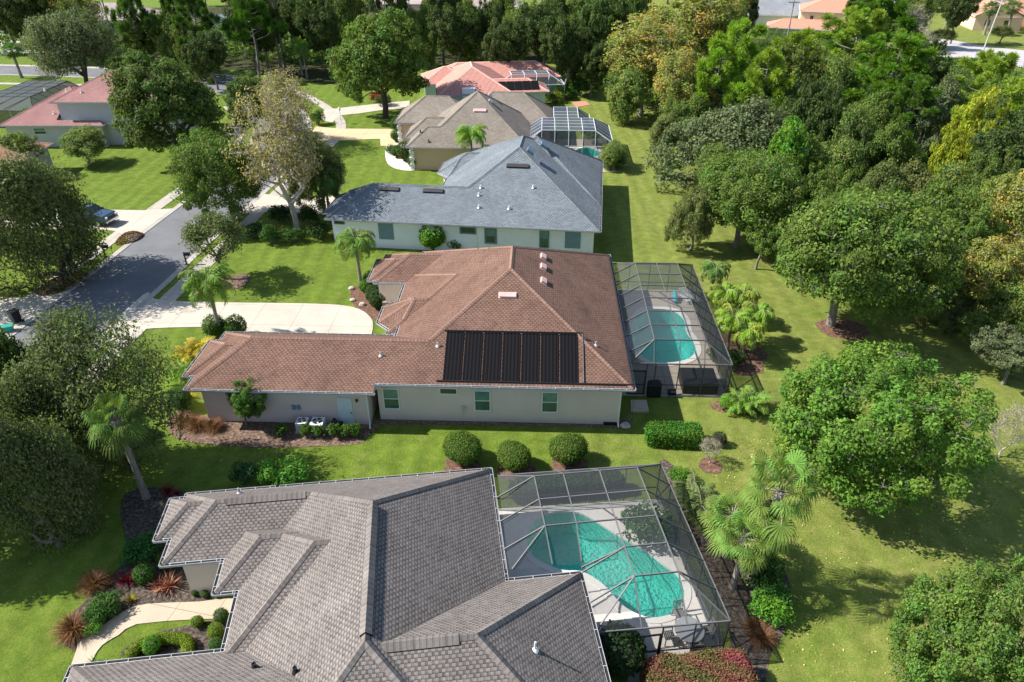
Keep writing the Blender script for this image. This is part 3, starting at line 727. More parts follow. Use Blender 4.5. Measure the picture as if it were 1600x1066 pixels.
def crown_mesh(name, seed, Rr=5.0, rz=4.0, zc=5.0, nclump=90, nleaf=230, leaf=0.16, cr=1.0, mat='leaf', lowcut=-0.55, shell=0.5, flat=0.75, trunk_top=2.2, tr=0.26, bark='bark_gray', loose=1.0, droop=0.0, twigs=True, irr=0.36):
    rng = np.random.default_rng(seed); lob = lobes(rng, 7, irr)
    cs = []
    tries = 0
    mind = Rr * 1.55 / math.sqrt(nclump)
    while len(cs) < nclump and tries < 9000:
        tries += 1
        d = rng.normal(size=3); d /= np.linalg.norm(d)
        if d[2] < lowcut: continue
        t = rng.uniform(shell ** 3, 1) ** (1 / 3.0) * float(lob(d[None])[0])
        p = d * t * np.array([Rr - cr * .5, Rr - cr * .5, rz - cr * .4])
        if all(np.linalg.norm((p - q)) > mind * rng.uniform(0.55, 1.0) for q in cs): cs.append(p)
    cs = np.array(cs); n = len(cs); cen = np.array([0, 0, zc])
    # leaves
    cnt = (nleaf * rng.uniform(0.5, 1.5, n)).astype(int); idx = np.repeat(np.arange(n), cnt); m = len(idx)
    crs = cr * rng.uniform(0.6, 1.35, n); d = norm(rng.normal(size=(m, 3))); rad = rng.uniform(0.25, 1, m) ** 0.5
    off = d * (rad * crs[idx] * loose)[:, None] * np.array([1, 1, flat]); off[:, 2] -= droop * (off[:, 0] ** 2 + off[:, 1] ** 2) / cr
    pos = cs[idx] + off + cen
    outw = norm(cs)[idx]
    nr = d * 0.6 + outw * 0.35 + np.array([0, 0, 0.55]) + rng.normal(size=(m, 3)) * 0.55
    size = leaf * rng.uniform(0.4, 1.5, m)
    V = leaf_quads(rng, pos, nr, size)
    ct = rng.uniform(0.15, 0.85, n); tint = np.clip(ct[idx] * 0.5 + rng.uniform(0, 0.55, m), 0, 1)
    ch = rng.uniform(0.1, 0.9, n); hue = np.clip(ch[idx] * 0.72 + rng.uniform(0, 0.3, m), 0, 1)
    me = add_mesh(name + '_crown', V, 4, [M[mat]], attrs={'tint': tint, 'hue': hue})
    # limbs
    mb = MB(); nodes = [np.array([0, 0, 0.0]), np.array([rng.normal() * .1, rng.normal() * .1, trunk_top * .5]), np.array([rng.normal() * .15, rng.normal() * .15, trunk_top])]
    par = [-1, 0, 1]; order = np.argsort(np.linalg.norm(cs + cen - nodes[2], axis=1))
    for i in order:
        tgt = cs[i] + cen + np.array([0, 0, -0.15 * crs[i]]); best = None
        for k in range(2, len(nodes)):
            v = tgt - nodes[k]; L = np.linalg.norm(v); root = np.linalg.norm(nodes[k] - nodes[2])
            cost = L + 0.35 * root + (2.0 * max(0, -v[2]) if L > 0 else 0)
            if best is None or cost < best[0]: best = (cost, k)
        k = best[1]; mid = (nodes[k] * 0.5 + tgt * 0.5) + rng.normal(size=3) * 0.12 * np.linalg.norm(tgt - nodes[k]) * 0.6; mid[2] += 0.06 * np.linalg.norm(tgt - nodes[k])
        nodes.append(mid); par.append(k); nodes.append(tgt); par.append(len(nodes) - 2)
    w = [1.0 if i > 2 else 0.0 for i in range(len(nodes))]
    for i in range(len(nodes) - 1, 0, -1): w[par[i]] += w[i]
    tot = w[0]
    rr = [max(0.018, tr * (x / tot) ** 0.48) for x in w]
    for i in range(1, len(nodes)):
        a = nodes[par[i]]; ra = rr[par[i]] if par[i] > 0 else tr * 1.25
        if par[i] >= 2 and w[par[i]] > 2.2 * w[i]: ra = min(ra, rr[i] * 1.5)
        mb.tube([a, nodes[i]], [ra, rr[i]], n=7 if rr[i] > 0.08 else 4, cap=False)
    if twigs:
        tips = [i for i in range(3, len(nodes)) if i % 2 == 0]
        for i in tips:
            for _ in range(5):
                dd = rng.normal(size=3); dd[2] = abs(dd[2]) * .6; dd /= np.linalg.norm(dd); mb.tube([nodes[i], nodes[i] + dd * cr * 0.85], [0.02, 0.008], n=3, cap=False)
    tme = bpy.data.meshes.new(name + '_trunk'); tme.from_pydata([tuple(map(float, v)) for v in mb.v], [], mb.f); tme.materials.append(M[bark]); tme.update()
    tme.polygons.foreach_set('use_smooth', [True] * len(tme.polygons))
    return dict(crown=me, trunk=tme, R=Rr, rz=rz, zc=zc, H=zc + rz)

def pine_mesh(name, seed, H=13.0, spread=3.2, ntuft=70, nneedle=110, leafL=0.42):
    rng = np.random.default_rng(seed); mb = MB(); cs = []
    top = np.array([rng.normal() * .4, rng.normal() * .4, H])
    def tp(t): return np.array([top[0] * t + .25 * math.sin(t * 5 + seed), top[1] * t + .2 * math.cos(t * 4), H * t])
    tk = [tp(t) for t in np.linspace(0, 1, 9)]; mb.tube(tk, [0.24 - 0.02 * i * 1.25 for i in range(9)], n=7)
    nb = 26
    for i in range(nb):
        t = 0.42 + 0.56 * (i / nb) ** 0.9; a = i * 2.4 + rng.uniform(-.4, .4); L = spread * (1.15 - 0.8 * max(0, (t - 0.5) * 2) ** 1.2) * rng.uniform(0.6, 1.15)
        p0 = tp(t); e = p0 + np.array([math.cos(a) * L, math.sin(a) * L, L * rng.uniform(0.15, 0.5)]); mid = (p0 + e) / 2 + np.array([0, 0, -0.1 * L])
        mb.tube([p0, mid, e], [0.07, 0.05, 0.025], n=4)
        for _ in range(max(1, int(ntuft / nb * (0.6 + L / spread * .8)))):
            s = rng.uniform(0.55, 1.05); cs.append(mid * (1 - s) * 1.0 + e * s + rng.normal(size=3) * np.array([.45, .45, .25]) * (0.5 + L * .25))
    cs.append(top); cs = np.array(cs); n = len(cs)
    cnt = (nneedle * rng.uniform(0.7, 1.3, n)).astype(int); idx = np.repeat(np.arange(n), cnt); m = len(idx)
    d = rng.normal(size=(m, 3)); d[:, 2] += 0.55; d = norm(d); L = leafL * rng.uniform(.6, 1.2, m) * rng.uniform(.8, 1.5, n)[idx]
    base = cs[idx] + d * 0.08; side = norm(np.cross(d, rng.normal(size=(m, 3)))) * 0.024
    V = np.stack([base - side * .5, base + side * .5, base + d * L[:, None] + side, base + d * L[:, None] - side], 1).reshape(-1, 3)
    ct = rng.uniform(0.2, 0.8, n); tint = np.clip(ct[idx] * .5 + rng.uniform(0, .5, m), 0, 1); hue = np.clip(ct[::-1][idx] * .6 + rng.uniform(0, .4, m), 0, 1)
    me = add_mesh(name + '_crown', V, 4, [M['needle']], attrs={'tint': tint, 'hue': hue})
    tme = bpy.data.meshes.new(name + '_trunk'); tme.from_pydata([tuple(map(float, v)) for v in mb.v], [], mb.f); tme.materials.append(M['bark_gray']); tme.update()
    return dict(crown=me, trunk=tme, R=spread, rz=H * .3, zc=H * .72, H=H)

def queen_palm_mesh(name, seed, H=5.5, L=3.0, nf=17, leafw=0.035, droop=1.0, npair=34, leafl=0.75, stems=1, spread=0.0, tr=0.15):
    rng = np.random.default_rng(seed); mb = MB(); quads = []; tint = []; hue = []
    for s in range(stems):
        a0 = rng.uniform(0, 6.28); hh = H * rng.uniform(.75, 1.1) if stems > 1 else H; lean = np.array([math.cos(a0), math.sin(a0), 0]) * spread * rng.uniform(.4, 1) if stems > 1 else np.array([.25, .1, 0]) * H * .06
        base = lean * (0.35 if stems > 1 else 0); top = base + lean + np.array([0, 0, hh])
        pts = [base * (1 - t) + top * t + np.array([0, 0, 0]) for t in np.linspace(0, 1, 7)]
        mb.tube(pts, [tr * (1.35, 1.1, 1.0, .95, .9, .85, .7)[i] for i in range(7)], n=9)
        nfr = nf if stems == 1 else max(6, nf)
        for i in range(nfr):
            a = i * 2.39996 + rng.uniform(-.2, .2); u = (i + .5) / nfr; el = R(74) * (1 - u) ** 0.8 - R(12) * u; Lf = L * rng.uniform(.85, 1.1)
            dirh = np.array([math.cos(a), math.sin(a), 0]); p = top.copy(); e = el; seg = 14; path = [p.copy()]; dirs = []
            for k in range(seg):
                d = dirh * math.cos(e) + np.array([0, 0, math.sin(e)]); p = p + d * Lf / seg; path.append(p.copy()); dirs.append(d); e -= droop * R(125) / seg * (0.5 + k / seg)
            mb.tube(path, [0.03 * (1 - .8 * k / seg) + .004 for k in range(seg + 1)], n=3, cap=False)
            side = np.cross(dirh, [0, 0, 1]); ft = rng.uniform(0.2, .8)
            for k in range(npair):
                t = 0.12 + 0.88 * k / npair; f = t * seg; j = min(int(f), seg - 1); q = path[j] + (path[j + 1] - path[j]) * (f - j); d = dirs[j]
                ll = leafl * math.sin(math.pi * min(1, 0.22 + 0.74 * t)) * rng.uniform(.8, 1.15)
                for sg in (-1, 1):
                    o = side * sg * .75 + d * .45 + np.array([0, 0, -0.12 - .15 * droop]) + rng.normal(size=3) * .16; o /= np.linalg.norm(o)
                    o2 = o * .55 + np.array([0, 0, -0.62 * droop]) ; o2 /= np.linalg.norm(o2)
                    wv = d * leafw; m1 = q + o * ll * .5; m2 = m1 + o2 * ll * .5
                    quads += [q - wv * .5, q + wv * .5, m1 + wv, m1 - wv, m1 - wv, m1 + wv, m2 + wv * .15, m2 - wv * .15]
                    tt = np.clip(ft * .5 + rng.uniform(0, .5), 0, 1); tint += [tt, tt]; hue += [ft, ft]
    me = add_mesh(name + '_crown', np.array(quads), 4, [M['frond']], attrs={'tint': np.array(tint), 'hue': np.array(hue)})
    tme = bpy.data.meshes.new(name + '_trunk'); tme.from_pydata([tuple(map(float, v)) for v in mb.v], [], mb.f); tme.materials.append(M['bark_palm']); tme.update()
    return dict(crown=me, trunk=tme, R=L * .85, rz=L * .6, zc=H, H=H)

def fan_palm_mesh(name, seed, H=5.5, nf=30, pet=1.1, fr=0.95, tr=0.17, skirt=4):
    rng = np.random.default_rng(seed); mb = MB(); quads = []; tint = []; hue = []
    lean = rng.normal(size=2) * .25
    pts = [np.array([lean[0] * t * t, lean[1] * t * t, H * t]) for t in np.linspace(0, 1, 8)]; mb.tube(pts, [tr * x for x in (1.5, 1.15, 1, .95, .95, 1, 1.15, 1.2)], n=9); top = pts[-1]
    for i in range(nf + skirt):
        dead = i >= nf; a = i * 2.39996 + rng.uniform(-.25, .25); u = (i + .5) / nf; el = R(80) * (1 - u) ** .9 - R(38) * u if not dead else -R(62)
        dirh = np.array([math.cos(a), math.sin(a), 0]); d = dirh * math.cos(el) + np.array([0, 0, math.sin(el)]); P_ = pet * rng.uniform(.75, 1.1) * (0.7 if dead else 1)
        hub = top + d * P_ + np.array([0, 0, -.08]); mb.tube([top, top + d * P_ * .5 + np.array([0, 0, .05]), hub], [0.03, .022, .018], n=3, cap=False)
        side = np.cross(d, [0, 0, 1]); side = side / max(np.linalg.norm(side), 1e-6); upv = np.cross(side, d); F = fr * rng.uniform(.85, 1.15) * (.75 if dead else 1); ns = 32; ft = rng.uniform(.1, .9)
        for k in range(ns):
            ang = R(-125) + R(250) * k / (ns - 1); o = d * math.cos(ang) + side * math.sin(ang) + upv * (-.18 + .12 * (k % 2)); o /= np.linalg.norm(o)
            ll = F * (1 - .28 * abs(ang / R(125)) ** 2) * rng.uniform(.93, 1.05); tan = np.cross(o, upv); tan /= np.linalg.norm(tan)
            w1 = .050 * F; m1 = hub + o * ll * .62; tip = m1 + (o * .65 + np.array([0, 0, -.75])) * ll * .42
            quads += [hub - tan * .006, hub + tan * .006, m1 + tan * w1 * .62, m1 - tan * w1 * .62, m1 - tan * w1 * .62, m1 + tan * w1 * .62, tip + tan * .004, tip - tan * .004]
            tt = np.clip(.25 + ft * .4 + rng.uniform(0, .35), 0, 1) if not dead else 0.05; tint += [tt, tt]; hue += [ft if not dead else 0.0] * 2
    me = add_mesh(name + '_crown', np.array(quads), 4, [M['frond']], attrs={'tint': np.array(tint), 'hue': np.array(hue)})
    tme = bpy.data.meshes.new(name + '_trunk'); tme.from_pydata([tuple(map(float, v)) for v in mb.v], [], mb.f); tme.materials.append(M['bark_palm']); tme.update()
    return dict(crown=me, trunk=tme, R=pet + fr, rz=(pet + fr) * .8, zc=H, H=H)

def place_tree(proto, pos, label, name='tree', cat='tree', group=None, color=(0.06, 0.1, 0.03), sxy=1.0, sz=1.0, rz=None, seed=0, crown_part='crown', bark=None):
    rnd = random.Random(seed * 7 + 3 + int(pos[0] * 10))
    rz = rnd.uniform(0, 6.28) if rz is None else rz
    t = thing(name, (pos[0], pos[1], 0), label, cat, group, rz)
    tr = bpy.data.objects.new('trunk', proto['trunk']); COL.objects.link(tr); tr.parent = t; tr.scale = (sxy, sxy, sz)
    if bark: tr.material_slots[0].link = 'OBJECT'; tr.material_slots[0].material = M[bark]
    c = bpy.data.objects.new(crown_part, proto['crown']); COL.objects.link(c); c.parent = t; c.scale = (sxy, sxy, sz); c.color = (color[0] * 1.28, color[1] * 1.25, color[2] * 1.05, 1)
    return t
def tree_at(proto, cx, cy, rpx, zc, label, vs=None, **kw):
    """a tree whose crown centre stands at height zc on the sight line of a picture point"""
    for _ in range(3):
        p = G(cx, cy, zc); Rm = rpx * mpp(p); s = Rm / proto['R']; sz = zc / proto['zc'] if vs is None else vs
        if vs is None: sz = max(sz, 0.82 * Rm / proto['rz'])
        zc = sz * proto['zc']
    return place_tree(proto, (p.x, p.y), label, sxy=s, sz=sz, **kw)
def palm_at(proto, bx, by, H, label, s=1.0, base_z=0.0, **kw):
    p = G(bx, by, 0); kw.setdefault('name', 'palm_tree'); kw.setdefault('cat', 'palm')
    return place_tree(proto, (p.x, p.y), label, sxy=s, sz=H / proto['H'], **kw)

def surf_leaves(rng, pts, nrm, leaf, color_attr=None, jit=0.12, spread=0.5):
    m = len(pts); p = pts + rng.normal(size=(m, 3)) * jit; nn = nrm + rng.normal(size=(m, 3)) * spread
    return leaf_quads(rng, p, nn, leaf * rng.uniform(.6, 1.3, m), .6)
def bush_mesh(name, seed, shape='ball', dims=(1, 1, .9), dens=650, leaf=0.055, mat='leaf', rough=0.06, spread=0.5, zc=None, lob=0.08, mask=None):
    """clipped bush or hedge: leaves over a lumpy surface plus a dark woody core"""
    rng = np.random.default_rng(seed); a, b, c = dims
    if shape == 'ball':
        A = 4 * math.pi * ((a * b) ** 1.6 / 3 + (a * c) ** 1.6 / 3 + (b * c) ** 1.6 / 3) ** (1 / 1.6); n = int(A * dens)
        d = norm(rng.normal(size=(n, 3))); lb = lobes(rng, 9, lob * 2.5)(d)[:, None]; k = rng.uniform(.86, 1.0, n)[:, None]
        pts = d * np.array([a, b, c]) * lb * k; nr = d / np.array([a, b, c])
    else:
        n = int((4 * a * b + 4 * c * (a + b) * 2) * dens); f = rng.integers(0, 6, n * 2)
        q = rng.uniform(-1, 1, (n, 3)); ar = np.array([b * c, b * c, a * c, a * c, a * b * 1.0, a * b * .15]); ar = ar / ar.sum(); f = rng.choice(6, n, p=ar)
        nr = np.zeros((n, 3))
        for k in range(6): ax = k // 2; s = -1 if k % 2 == 0 and ax < 2 else (1 if ax < 2 else (1 if k == 4 else -1)); q[f == k, ax] = s; nr[f == k, ax] = s
        # rounded box
        qq = q / np.maximum(1e-6, (np.abs(q) ** 7).sum(1, keepdims=True) ** (1 / 7)); fr = lobes(rng, 24, lob * 2)
        pts = qq * np.array([a, b, c]) ; pts = pts + nr * 0
        pts += (np.sin(pts[:, :1] * 3.1 + seed) * np.cos(pts[:, 1:2] * 2.7) * lob)
    zc = c * .92 if zc is None else zc
    V = surf_leaves(rng, pts + np.array([0, 0, zc]), norm(nr) + np.array([0, 0, .25]), leaf, jit=rough, spread=spread)
    tint = rng.uniform(0.1, .95, n); px = pts * 1.3 + seed; pat = .5 + .5 * np.sin(px[:, 0] * 1.7 + 1.3 * np.sin(px[:, 1] * 2.1)) * np.cos(px[:, 1] * 1.5 + px[:, 0])
    hue = np.clip(pat * .65 + rng.uniform(0, .35, n), 0, 1)
    # core
    me = add_mesh(name, V, 4, [M[mat]], attrs={'tint': tint, 'hue': hue}); return me, (a, b, c, zc, shape)
def place_bush(mesh, pos, label, cat='bush', name='bush', group=None, color=(0.06, 0.12, 0.02), s=1.0, rz=0.0, sz=None):
    me, (a, b, c, zc, shape) = mesh
    o = bpy.data.objects.new(name, None); COL.objects.link(o); o.location = (pos[0], pos[1], 0); o.rotation_euler = (0, 0, rz); tag(o, label, cat, group)
    f = bpy.data.objects.new('foliage', me); COL.objects.link(f); f.parent = o; f.scale = (s, s, sz or s); f.color = (*color, 1)
    key = me.name + '_core'
    cm = bpy.data.meshes.get(key)
    if cm is None:
        mb = MB()
        if shape == 'ball': mb.lathe([(0.01, zc - c * .7), (a * .42, zc - c * .55), (a * .66, zc - c * .2), (a * .66, zc + c * .25), (a * .42, zc + c * .55), (0.02, zc + c * .68)], n=14, sy=b / a)
        else: mb.box((0, 0, zc * .97), (2 * a * .86, 2 * b * .82, 2 * c * .86))
        for k in range(5): mb.tube([(0.12 * math.cos(k * 1.3), .12 * math.sin(k * 1.3), -.02), (a * .4 * math.cos(k * 1.3), b * .4 * math.sin(k * 1.3), zc)], [.04, .02], n=5)
        cm = bpy.data.meshes.new(key); cm.from_pydata([tuple(map(float, v)) for v in mb.v], [], mb.f); cm.materials.append(M['bark_dark']); cm.update()
    k = bpy.data.objects.new('branches', cm); COL.objects.link(k); k.parent = o; k.scale = f.scale
    return o
def loose_bush_mesh(name, seed, Rr=1.0, H=1.4, n=1500, leaf=0.08, mat='leaf', nst=9):
    rng = np.random.default_rng(seed); cs = []; mb = MB()
    for i in range(nst):
        a = i * 2.4; r = Rr * .75 * math.sqrt((i + .5) / nst); c = np.array([r * math.cos(a), r * math.sin(a), H * rng.uniform(.55, .9) * (1 - .25 * (r / Rr) ** 2)]); cs.append(c)
        mb.tube([(0.1 * math.cos(a), .1 * math.sin(a), 0), tuple(c * np.array([.55, .55, .6])), tuple(c)], [.03, .02, .008], n=4, cap=False)
    cs = np.array(cs); idx = rng.integers(0, nst, n); d = norm(rng.normal(size=(n, 3)))
    pos = cs[idx] + d * (rng.uniform(.3, 1, n) ** .5)[:, None] * np.array([Rr * .42, Rr * .42, H * .34]); pos[:, 2] = np.maximum(pos[:, 2], .05)
    V = leaf_quads(rng, pos, d * .6 + np.array([0, 0, .6]) + rng.normal(size=(n, 3)) * .5, leaf * rng.uniform(.6, 1.3, n), .5)
    t = rng.uniform(.1, .9, nst); me = add_mesh(name, V, 4, [M[mat]], attrs={'tint': np.clip(t[idx] * .5 + rng.uniform(0, .5, n), 0, 1), 'hue': np.clip(t[::-1][idx] * .6 + rng.uniform(0, .4, n), 0, 1)})
    tm = bpy.data.meshes.new(name + '_core'); tm.from_pydata([tuple(map(float, v)) for v in mb.v], [], mb.f); tm.materials.append(M['bark_gray']); tm.update()
    return me, tm
def place_loose(mesh, pos, label, cat='shrub', name='shrub', group=None, color=(0.06, 0.12, 0.02), s=1.0, sz=None, rz=None):
    o = thing(name, (pos[0], pos[1], 0), label, cat, group, random.Random(int(pos[0] * 31 + pos[1] * 17)).uniform(0, 6.28) if rz is None else rz)
    f = bpy.data.objects.new('foliage', mesh[0]); COL.objects.link(f); f.parent = o; f.scale = (s, s, sz or s); f.color = (*color, 1)
    k = bpy.data.objects.new('branches', mesh[1]); COL.objects.link(k); k.parent = o; k.scale = (s, s, sz or s); return o
def blade_mesh(name, seed, n=60, L=0.7, w=0.035, arch=1.0, el=(20, 85), mat='frond', base=.1, seg=4):
    rng = np.random.default_rng(seed); Q = []; T = []; Hh = []
    for i in range(n):
        a = rng.uniform(0, 6.28); e = R(rng.uniform(*el)); d = np.array([math.cos(a), math.sin(a), 0]); p = d * rng.uniform(0, base); ll = L * rng.uniform(.65, 1.15); side = np.array([-d[1], d[0], 0]); t = rng.uniform(0, 1); hv = rng.uniform(0, 1)
        for k in range(seg):
            dd = d * math.cos(e) + np.array([0, 0, math.sin(e)]); q = p + dd * ll / seg; w0 = w * (1 - k / seg) * (1 if k else .8); w1 = w * (1 - (k + 1) / seg) + .002
            Q += [p - side * w0, p + side * w0, q + side * w1, q - side * w1]; T.append(t); Hh.append(hv); p = q; e -= arch * R(110) / seg * (.4 + k / seg)
            if p[2] < .02: p[2] = .02
    return add_mesh(name, np.array(Q), 4, [M[mat]], attrs={'tint': np.array(T), 'hue': np.array(Hh)})
def place_blades(me, pos, label, cat='plant', name='plant', group=None, color=(0.08, 0.15, 0.02), s=1.0, z=0.0):
    o = bpy.data.objects.new(name, me); COL.objects.link(o); o.location = (pos[0], pos[1], z); o.scale = (s, s, s); o.color = (*color, 1); o.rotation_euler = (0, 0, pos[0] * 7 % 6.28)
    return tag(o, label, cat, group)

# ------------------------------------------------------------------ pools and screen enclosures
def make_pool(name, loop, label, plaster, pos_z=0.05, depth=1.5, coping_w=0.32, coping_z=0.075, group='swimming pools', steps_at=None):
    cx = sum(p[0] for p in loop) / len(loop); cy = sum(p[1] for p in loop) / len(loop)
    t = thing(name, (cx, cy, 0), label, 'swimming pool', group)
    L = [(p[0] - cx, p[1] - cy) for p in loop]
    if area(L) < 0: L = L[::-1]
    b = MB(); n = len(L); inner = scale_loop(L, -0.25)
    for i in range(n):
        a, c = L[i], L[(i + 1) % n]; ai, ci = inner[i], inner[(i + 1) % n]
        b.face([(c[0], c[1], pos_z), (a[0], a[1], pos_z), (ai[0], ai[1], -depth), (ci[0], ci[1], -depth)])
    sheet_faces(b, [inner], -depth); b.build('basin', plaster, t)
    tb = MB(); lp2 = scale_loop(L, -0.02)
    for i in range(n):
        a, c = lp2[i], lp2[(i + 1) % n]; tb.face([(c[0], c[1], .02), (a[0], a[1], .02), (a[0], a[1], -.16), (c[0], c[1], -.16)])
    tb.build('tile_band', M['tile_band'], t)
    st = MB()
    for k_, (dz, rr_) in enumerate(() if steps_at is None else ((-.35, .7), (-.6, 1.05), (-.9, 1.4))):
        q = L[steps_at]; vx = Vector((q[0], q[1], 0)); vx = vx * (1 - .25 / max(vx.length, .1))
        st.lathe([(rr_, dz - .6), (rr_, dz)], (vx.x * .86, vx.y * .86, 0), 20)
    if steps_at is not None: st.build('steps', plaster, t)
    w = MB(); sheet_faces(w, [scale_loop(L, 0.0)], -0.06); w.build('water', M['water'], t)
    outer = scale_loop(L, coping_w); c = MB(); lip = scale_loop(L, -0.03)
    for i in range(n):
        j = (i + 1) % n
        c.face([(lip[i][0], lip[i][1], coping_z), (outer[i][0], outer[i][1], coping_z), (outer[j][0], outer[j][1], coping_z), (lip[j][0], lip[j][1], coping_z)])
        c.face([(outer[i][0], outer[i][1], coping_z), (outer[i][0], outer[i][1], 0), (outer[j][0], outer[j][1], 0), (outer[j][0], outer[j][1], coping_z)])
        c.face([(lip[i][0], lip[i][1], coping_z), (lip[j][0], lip[j][1], coping_z), (lip[j][0], lip[j][1], -.08), (lip[i][0], lip[i][1], -.08)])
    c.build('coping', M['coping'], t)
    return t
def cage(name, origin, rz, label, beams, posts, panels, beam_m, post_m, screen_m, bw=0.07, group='pool screen enclosures'):
    t = thing(name, (origin[0], origin[1], 0), label, 'screen enclosure', group, rz)
    b = MB()
    for a, c in beams: b.bar(a, c, bw, bw * 1.6)
    b.build('roof_frame', beam_m, t)
    b = MB()
    for a, c in posts: b.bar(a, c, bw, bw)
    b.build('wall_frame', post_m, t)
    s = MB()
    for p in panels: s.face(p)
    s.build('screen', screen_m, t)
    return t

# ================================================================== THE GROUND
def W(x, y): return (x, y)
def wob(pts, amp=1.6, sub=7):
    ln = smooth_line(pts, sub); rr = random.Random(3); return [(x + rr.uniform(-amp, amp), y + rr.uniform(-amp, amp)) for x, y in ln]
g = slab('ground', [(-1400, -300), (1400, -300), (1400, 1900), (-1400, 1900)], -0.03, M['floor'], holes=[scale_loop(POOL1, .2), scale_loop(POOL2, .2), scale_loop(POOL3, .2)], top_only=True)
slab('lawn', [(-150, -5), (160, -5), (160, 330), (-150, 330)], 0.0, M['lawn'], holes=[scale_loop(POOL1, .15), scale_loop(POOL2, .15), scale_loop(POOL3, .15)], top_only=True)
slab('forest_floor', wob(pl([(925, 108), (985, 150), (1075, 216), (1150, 300), (1185, 366), (1290, 380), (1430, 405), (1530, 460), (1620, 520)])) + [(95, 48), (140, 60), (140, 135)] + pl([(1600, 112), (1480, 100), (1440, 84), (1300, 62), (1100, 60), (900, 66)]), 0.006, M['floor'], top_only=True)
slab('woodland_ground', pl([(0, 88), (200, 93), (380, 112), (480, 128), (560, 136), (640, 100), (900, 100), (940, 118), (1000, 40), (900, 14), (500, 10), (0, 14)]), 0.01, M['floor'], top_only=True)

ROAD = smooth_line([(-40, -20), (-38.6, 10), (-37.4, 30), (-36.7, 40), (-36.1, 50), (-35.2, 60), (-34.6, 68), (-33.7, 77), (-32.7, 88), (-32.8, 98), (-34.6, 108.5), (-38.8, 119), (-45.5, 129.5), (-55, 138), (-67, 143.8), (-81, 147), (-97, 149.3), (-120, 151.5), (-190, 157)], 6)
slab('road', strip(ROAD, -3.7, 3.7), 0.014, M['asphalt'], top_only=True)
slab('left_kerb', strip(ROAD, -4.25, -3.66), 0.06, M['kerb'])
slab('right_kerb', strip(ROAD, 3.66, 4.25), 0.06, M['kerb'])
slab('left_pavement', strip(ROAD[:70], -7.0, -5.5), 0.05, M['walk'])
slab('right_pavement', strip(smooth_line([(-31.8, 20), (-30.8, 44), (-30.0, 54.4), (-29.2, 62), (-28.5, 70), (-27.6, 82), (-26.6, 92), (-25.6, 101), (-25.6, 107), (-27.2, 113.5), (-31, 121), (-38, 131), (-48, 140), (-60, 146.8), (-80, 151.6), (-120, 156), (-190, 161)], 4), -0.75, 0.75), 0.054, M['walk'])
slab('far_pavement', strip([(-190, 143), (-120, 139), (-98, 138.2), (-76, 136.5)], -0.7, 0.7), 0.05, M['walk'])
slab('brown_house_driveway', smooth_loop([(-32.9, 46.2), (-31.2, 48.6), (-29.2, 49.7), (-22.3, 49.7), (-21.2, 47.5), (-20.8, 43.6), (-13, 43.2), (-11.5, 45.5), (-11.3, 49.5), (-11.9, 51.6), (-13.6, 53.2), (-17, 53.8), (-24, 54.0), (-29.5, 54.3), (-31.4, 54.8), (-32.5, 55.4)], 4), 0.058, M['drive'])
slab('left_house_driveway', [(-66, 69.8), (-44.0, 70.0), (-41.3, 69.4), (-38.9, 67.0), (-37.7, 75.8), (-41.0, 75.2), (-46.0, 75.4), (-66, 75.0)], 0.058, M['drive'])
slab('near_left_driveway', [(-70, 49.2), (-41.7, 49.4), (-40.1, 47.2), (-39.7, 56.0), (-41.8, 55.0), (-70, 54.6)], 0.058, M['drive'])
slab('blue_house_driveway', [(-30.2, 74.2), (-27, 74.8), (-19.6, 74.0), (-19.2, 79.6), (-27, 79.3), (-29.6, 80.6)], 0.058, M['drive'])
slab('tan_house_driveway', [(-29.2, 100.6), (-27, 101.6), (-19, 102.6), (-18.4, 99.2), (-16.6, 99.0), (-15.8, 107.6), (-26, 107.8), (-29.8, 109.0)], 0.058, M['drive_tan'])
slab('coral_house_driveway', pl([(494, 186), (508, 172), (560, 166), (605, 161), (640, 158), (640, 170), (600, 172), (560, 178), (528, 181), (520, 192)]), 0.058, M['drive'])
slab('upper_left_driveway', pl([(-30, 40), (52, 42), (112, 82), (-30, 86)]), 0.05, M['drive'])
slab('far_street', smooth_line(pl([(1455, 60), (1480, 62), (1500, 65), (1545, 73), (1600, 79)]), 3) + [(190, 170), (190, 150)] + pl([(1600, 106), (1560, 99), (1500, 92), (1440, 92)]), 0.02, M['far_road'], top_only=True)
slab('garden_path', smooth_loop(pl([(88, 1100), (104, 1062), (120, 1016), (127, 1001), (160, 979), (207, 949), (258, 943), (312, 941), (372, 936), (380, 966), (335, 968), (300, 969), (214, 976), (186, 993), (160, 1009), (146, 1030), (134, 1062), (128, 1100)]), 2), 0.05, M['path'])
slab('front_garden_bed', smooth_loop(pl([(120, 1017), (99, 1006), (97, 990), (110, 962), (140, 934), (175, 899), (196, 872), (197, 845), (188, 800), (196, 772), (240, 762), (330, 790), (330, 940), (258, 944), (207, 950), (160, 980), (126, 1003)]), 2), 0.02, M['mulch_dark'], top_only=True)
slab('courtyard_bed', pl([(185, 1040), (190, 1018), (215, 998), (260, 985), (320, 972), (340, 969), (400, 985), (400, 1045)]), 0.02, M['mulch_dark'], top_only=True)
slab('brown_house_bed', smooth_loop(pl([(262, 655), (266, 676), (290, 690), (350, 697), (420, 700), (500, 698), (560, 694), (574, 682), (584, 662), (450, 655), (320, 650), (290, 640)]), 3), 0.02, M['mulch'], top_only=True)
slab('wall_foot_bed', pl([(583, 664), (700, 664), (850, 666), (978, 670), (990, 655), (700, 652), (583, 652)]), 0.018, M['mulch'], top_only=True)
slab('palm_bed', smooth_loop(pl([(604, 438), (570, 442), (550, 452), (548, 466), (556, 482), (574, 494), (590, 502), (610, 500)]), 3), 0.02, M['mulch_red'], top_only=True)
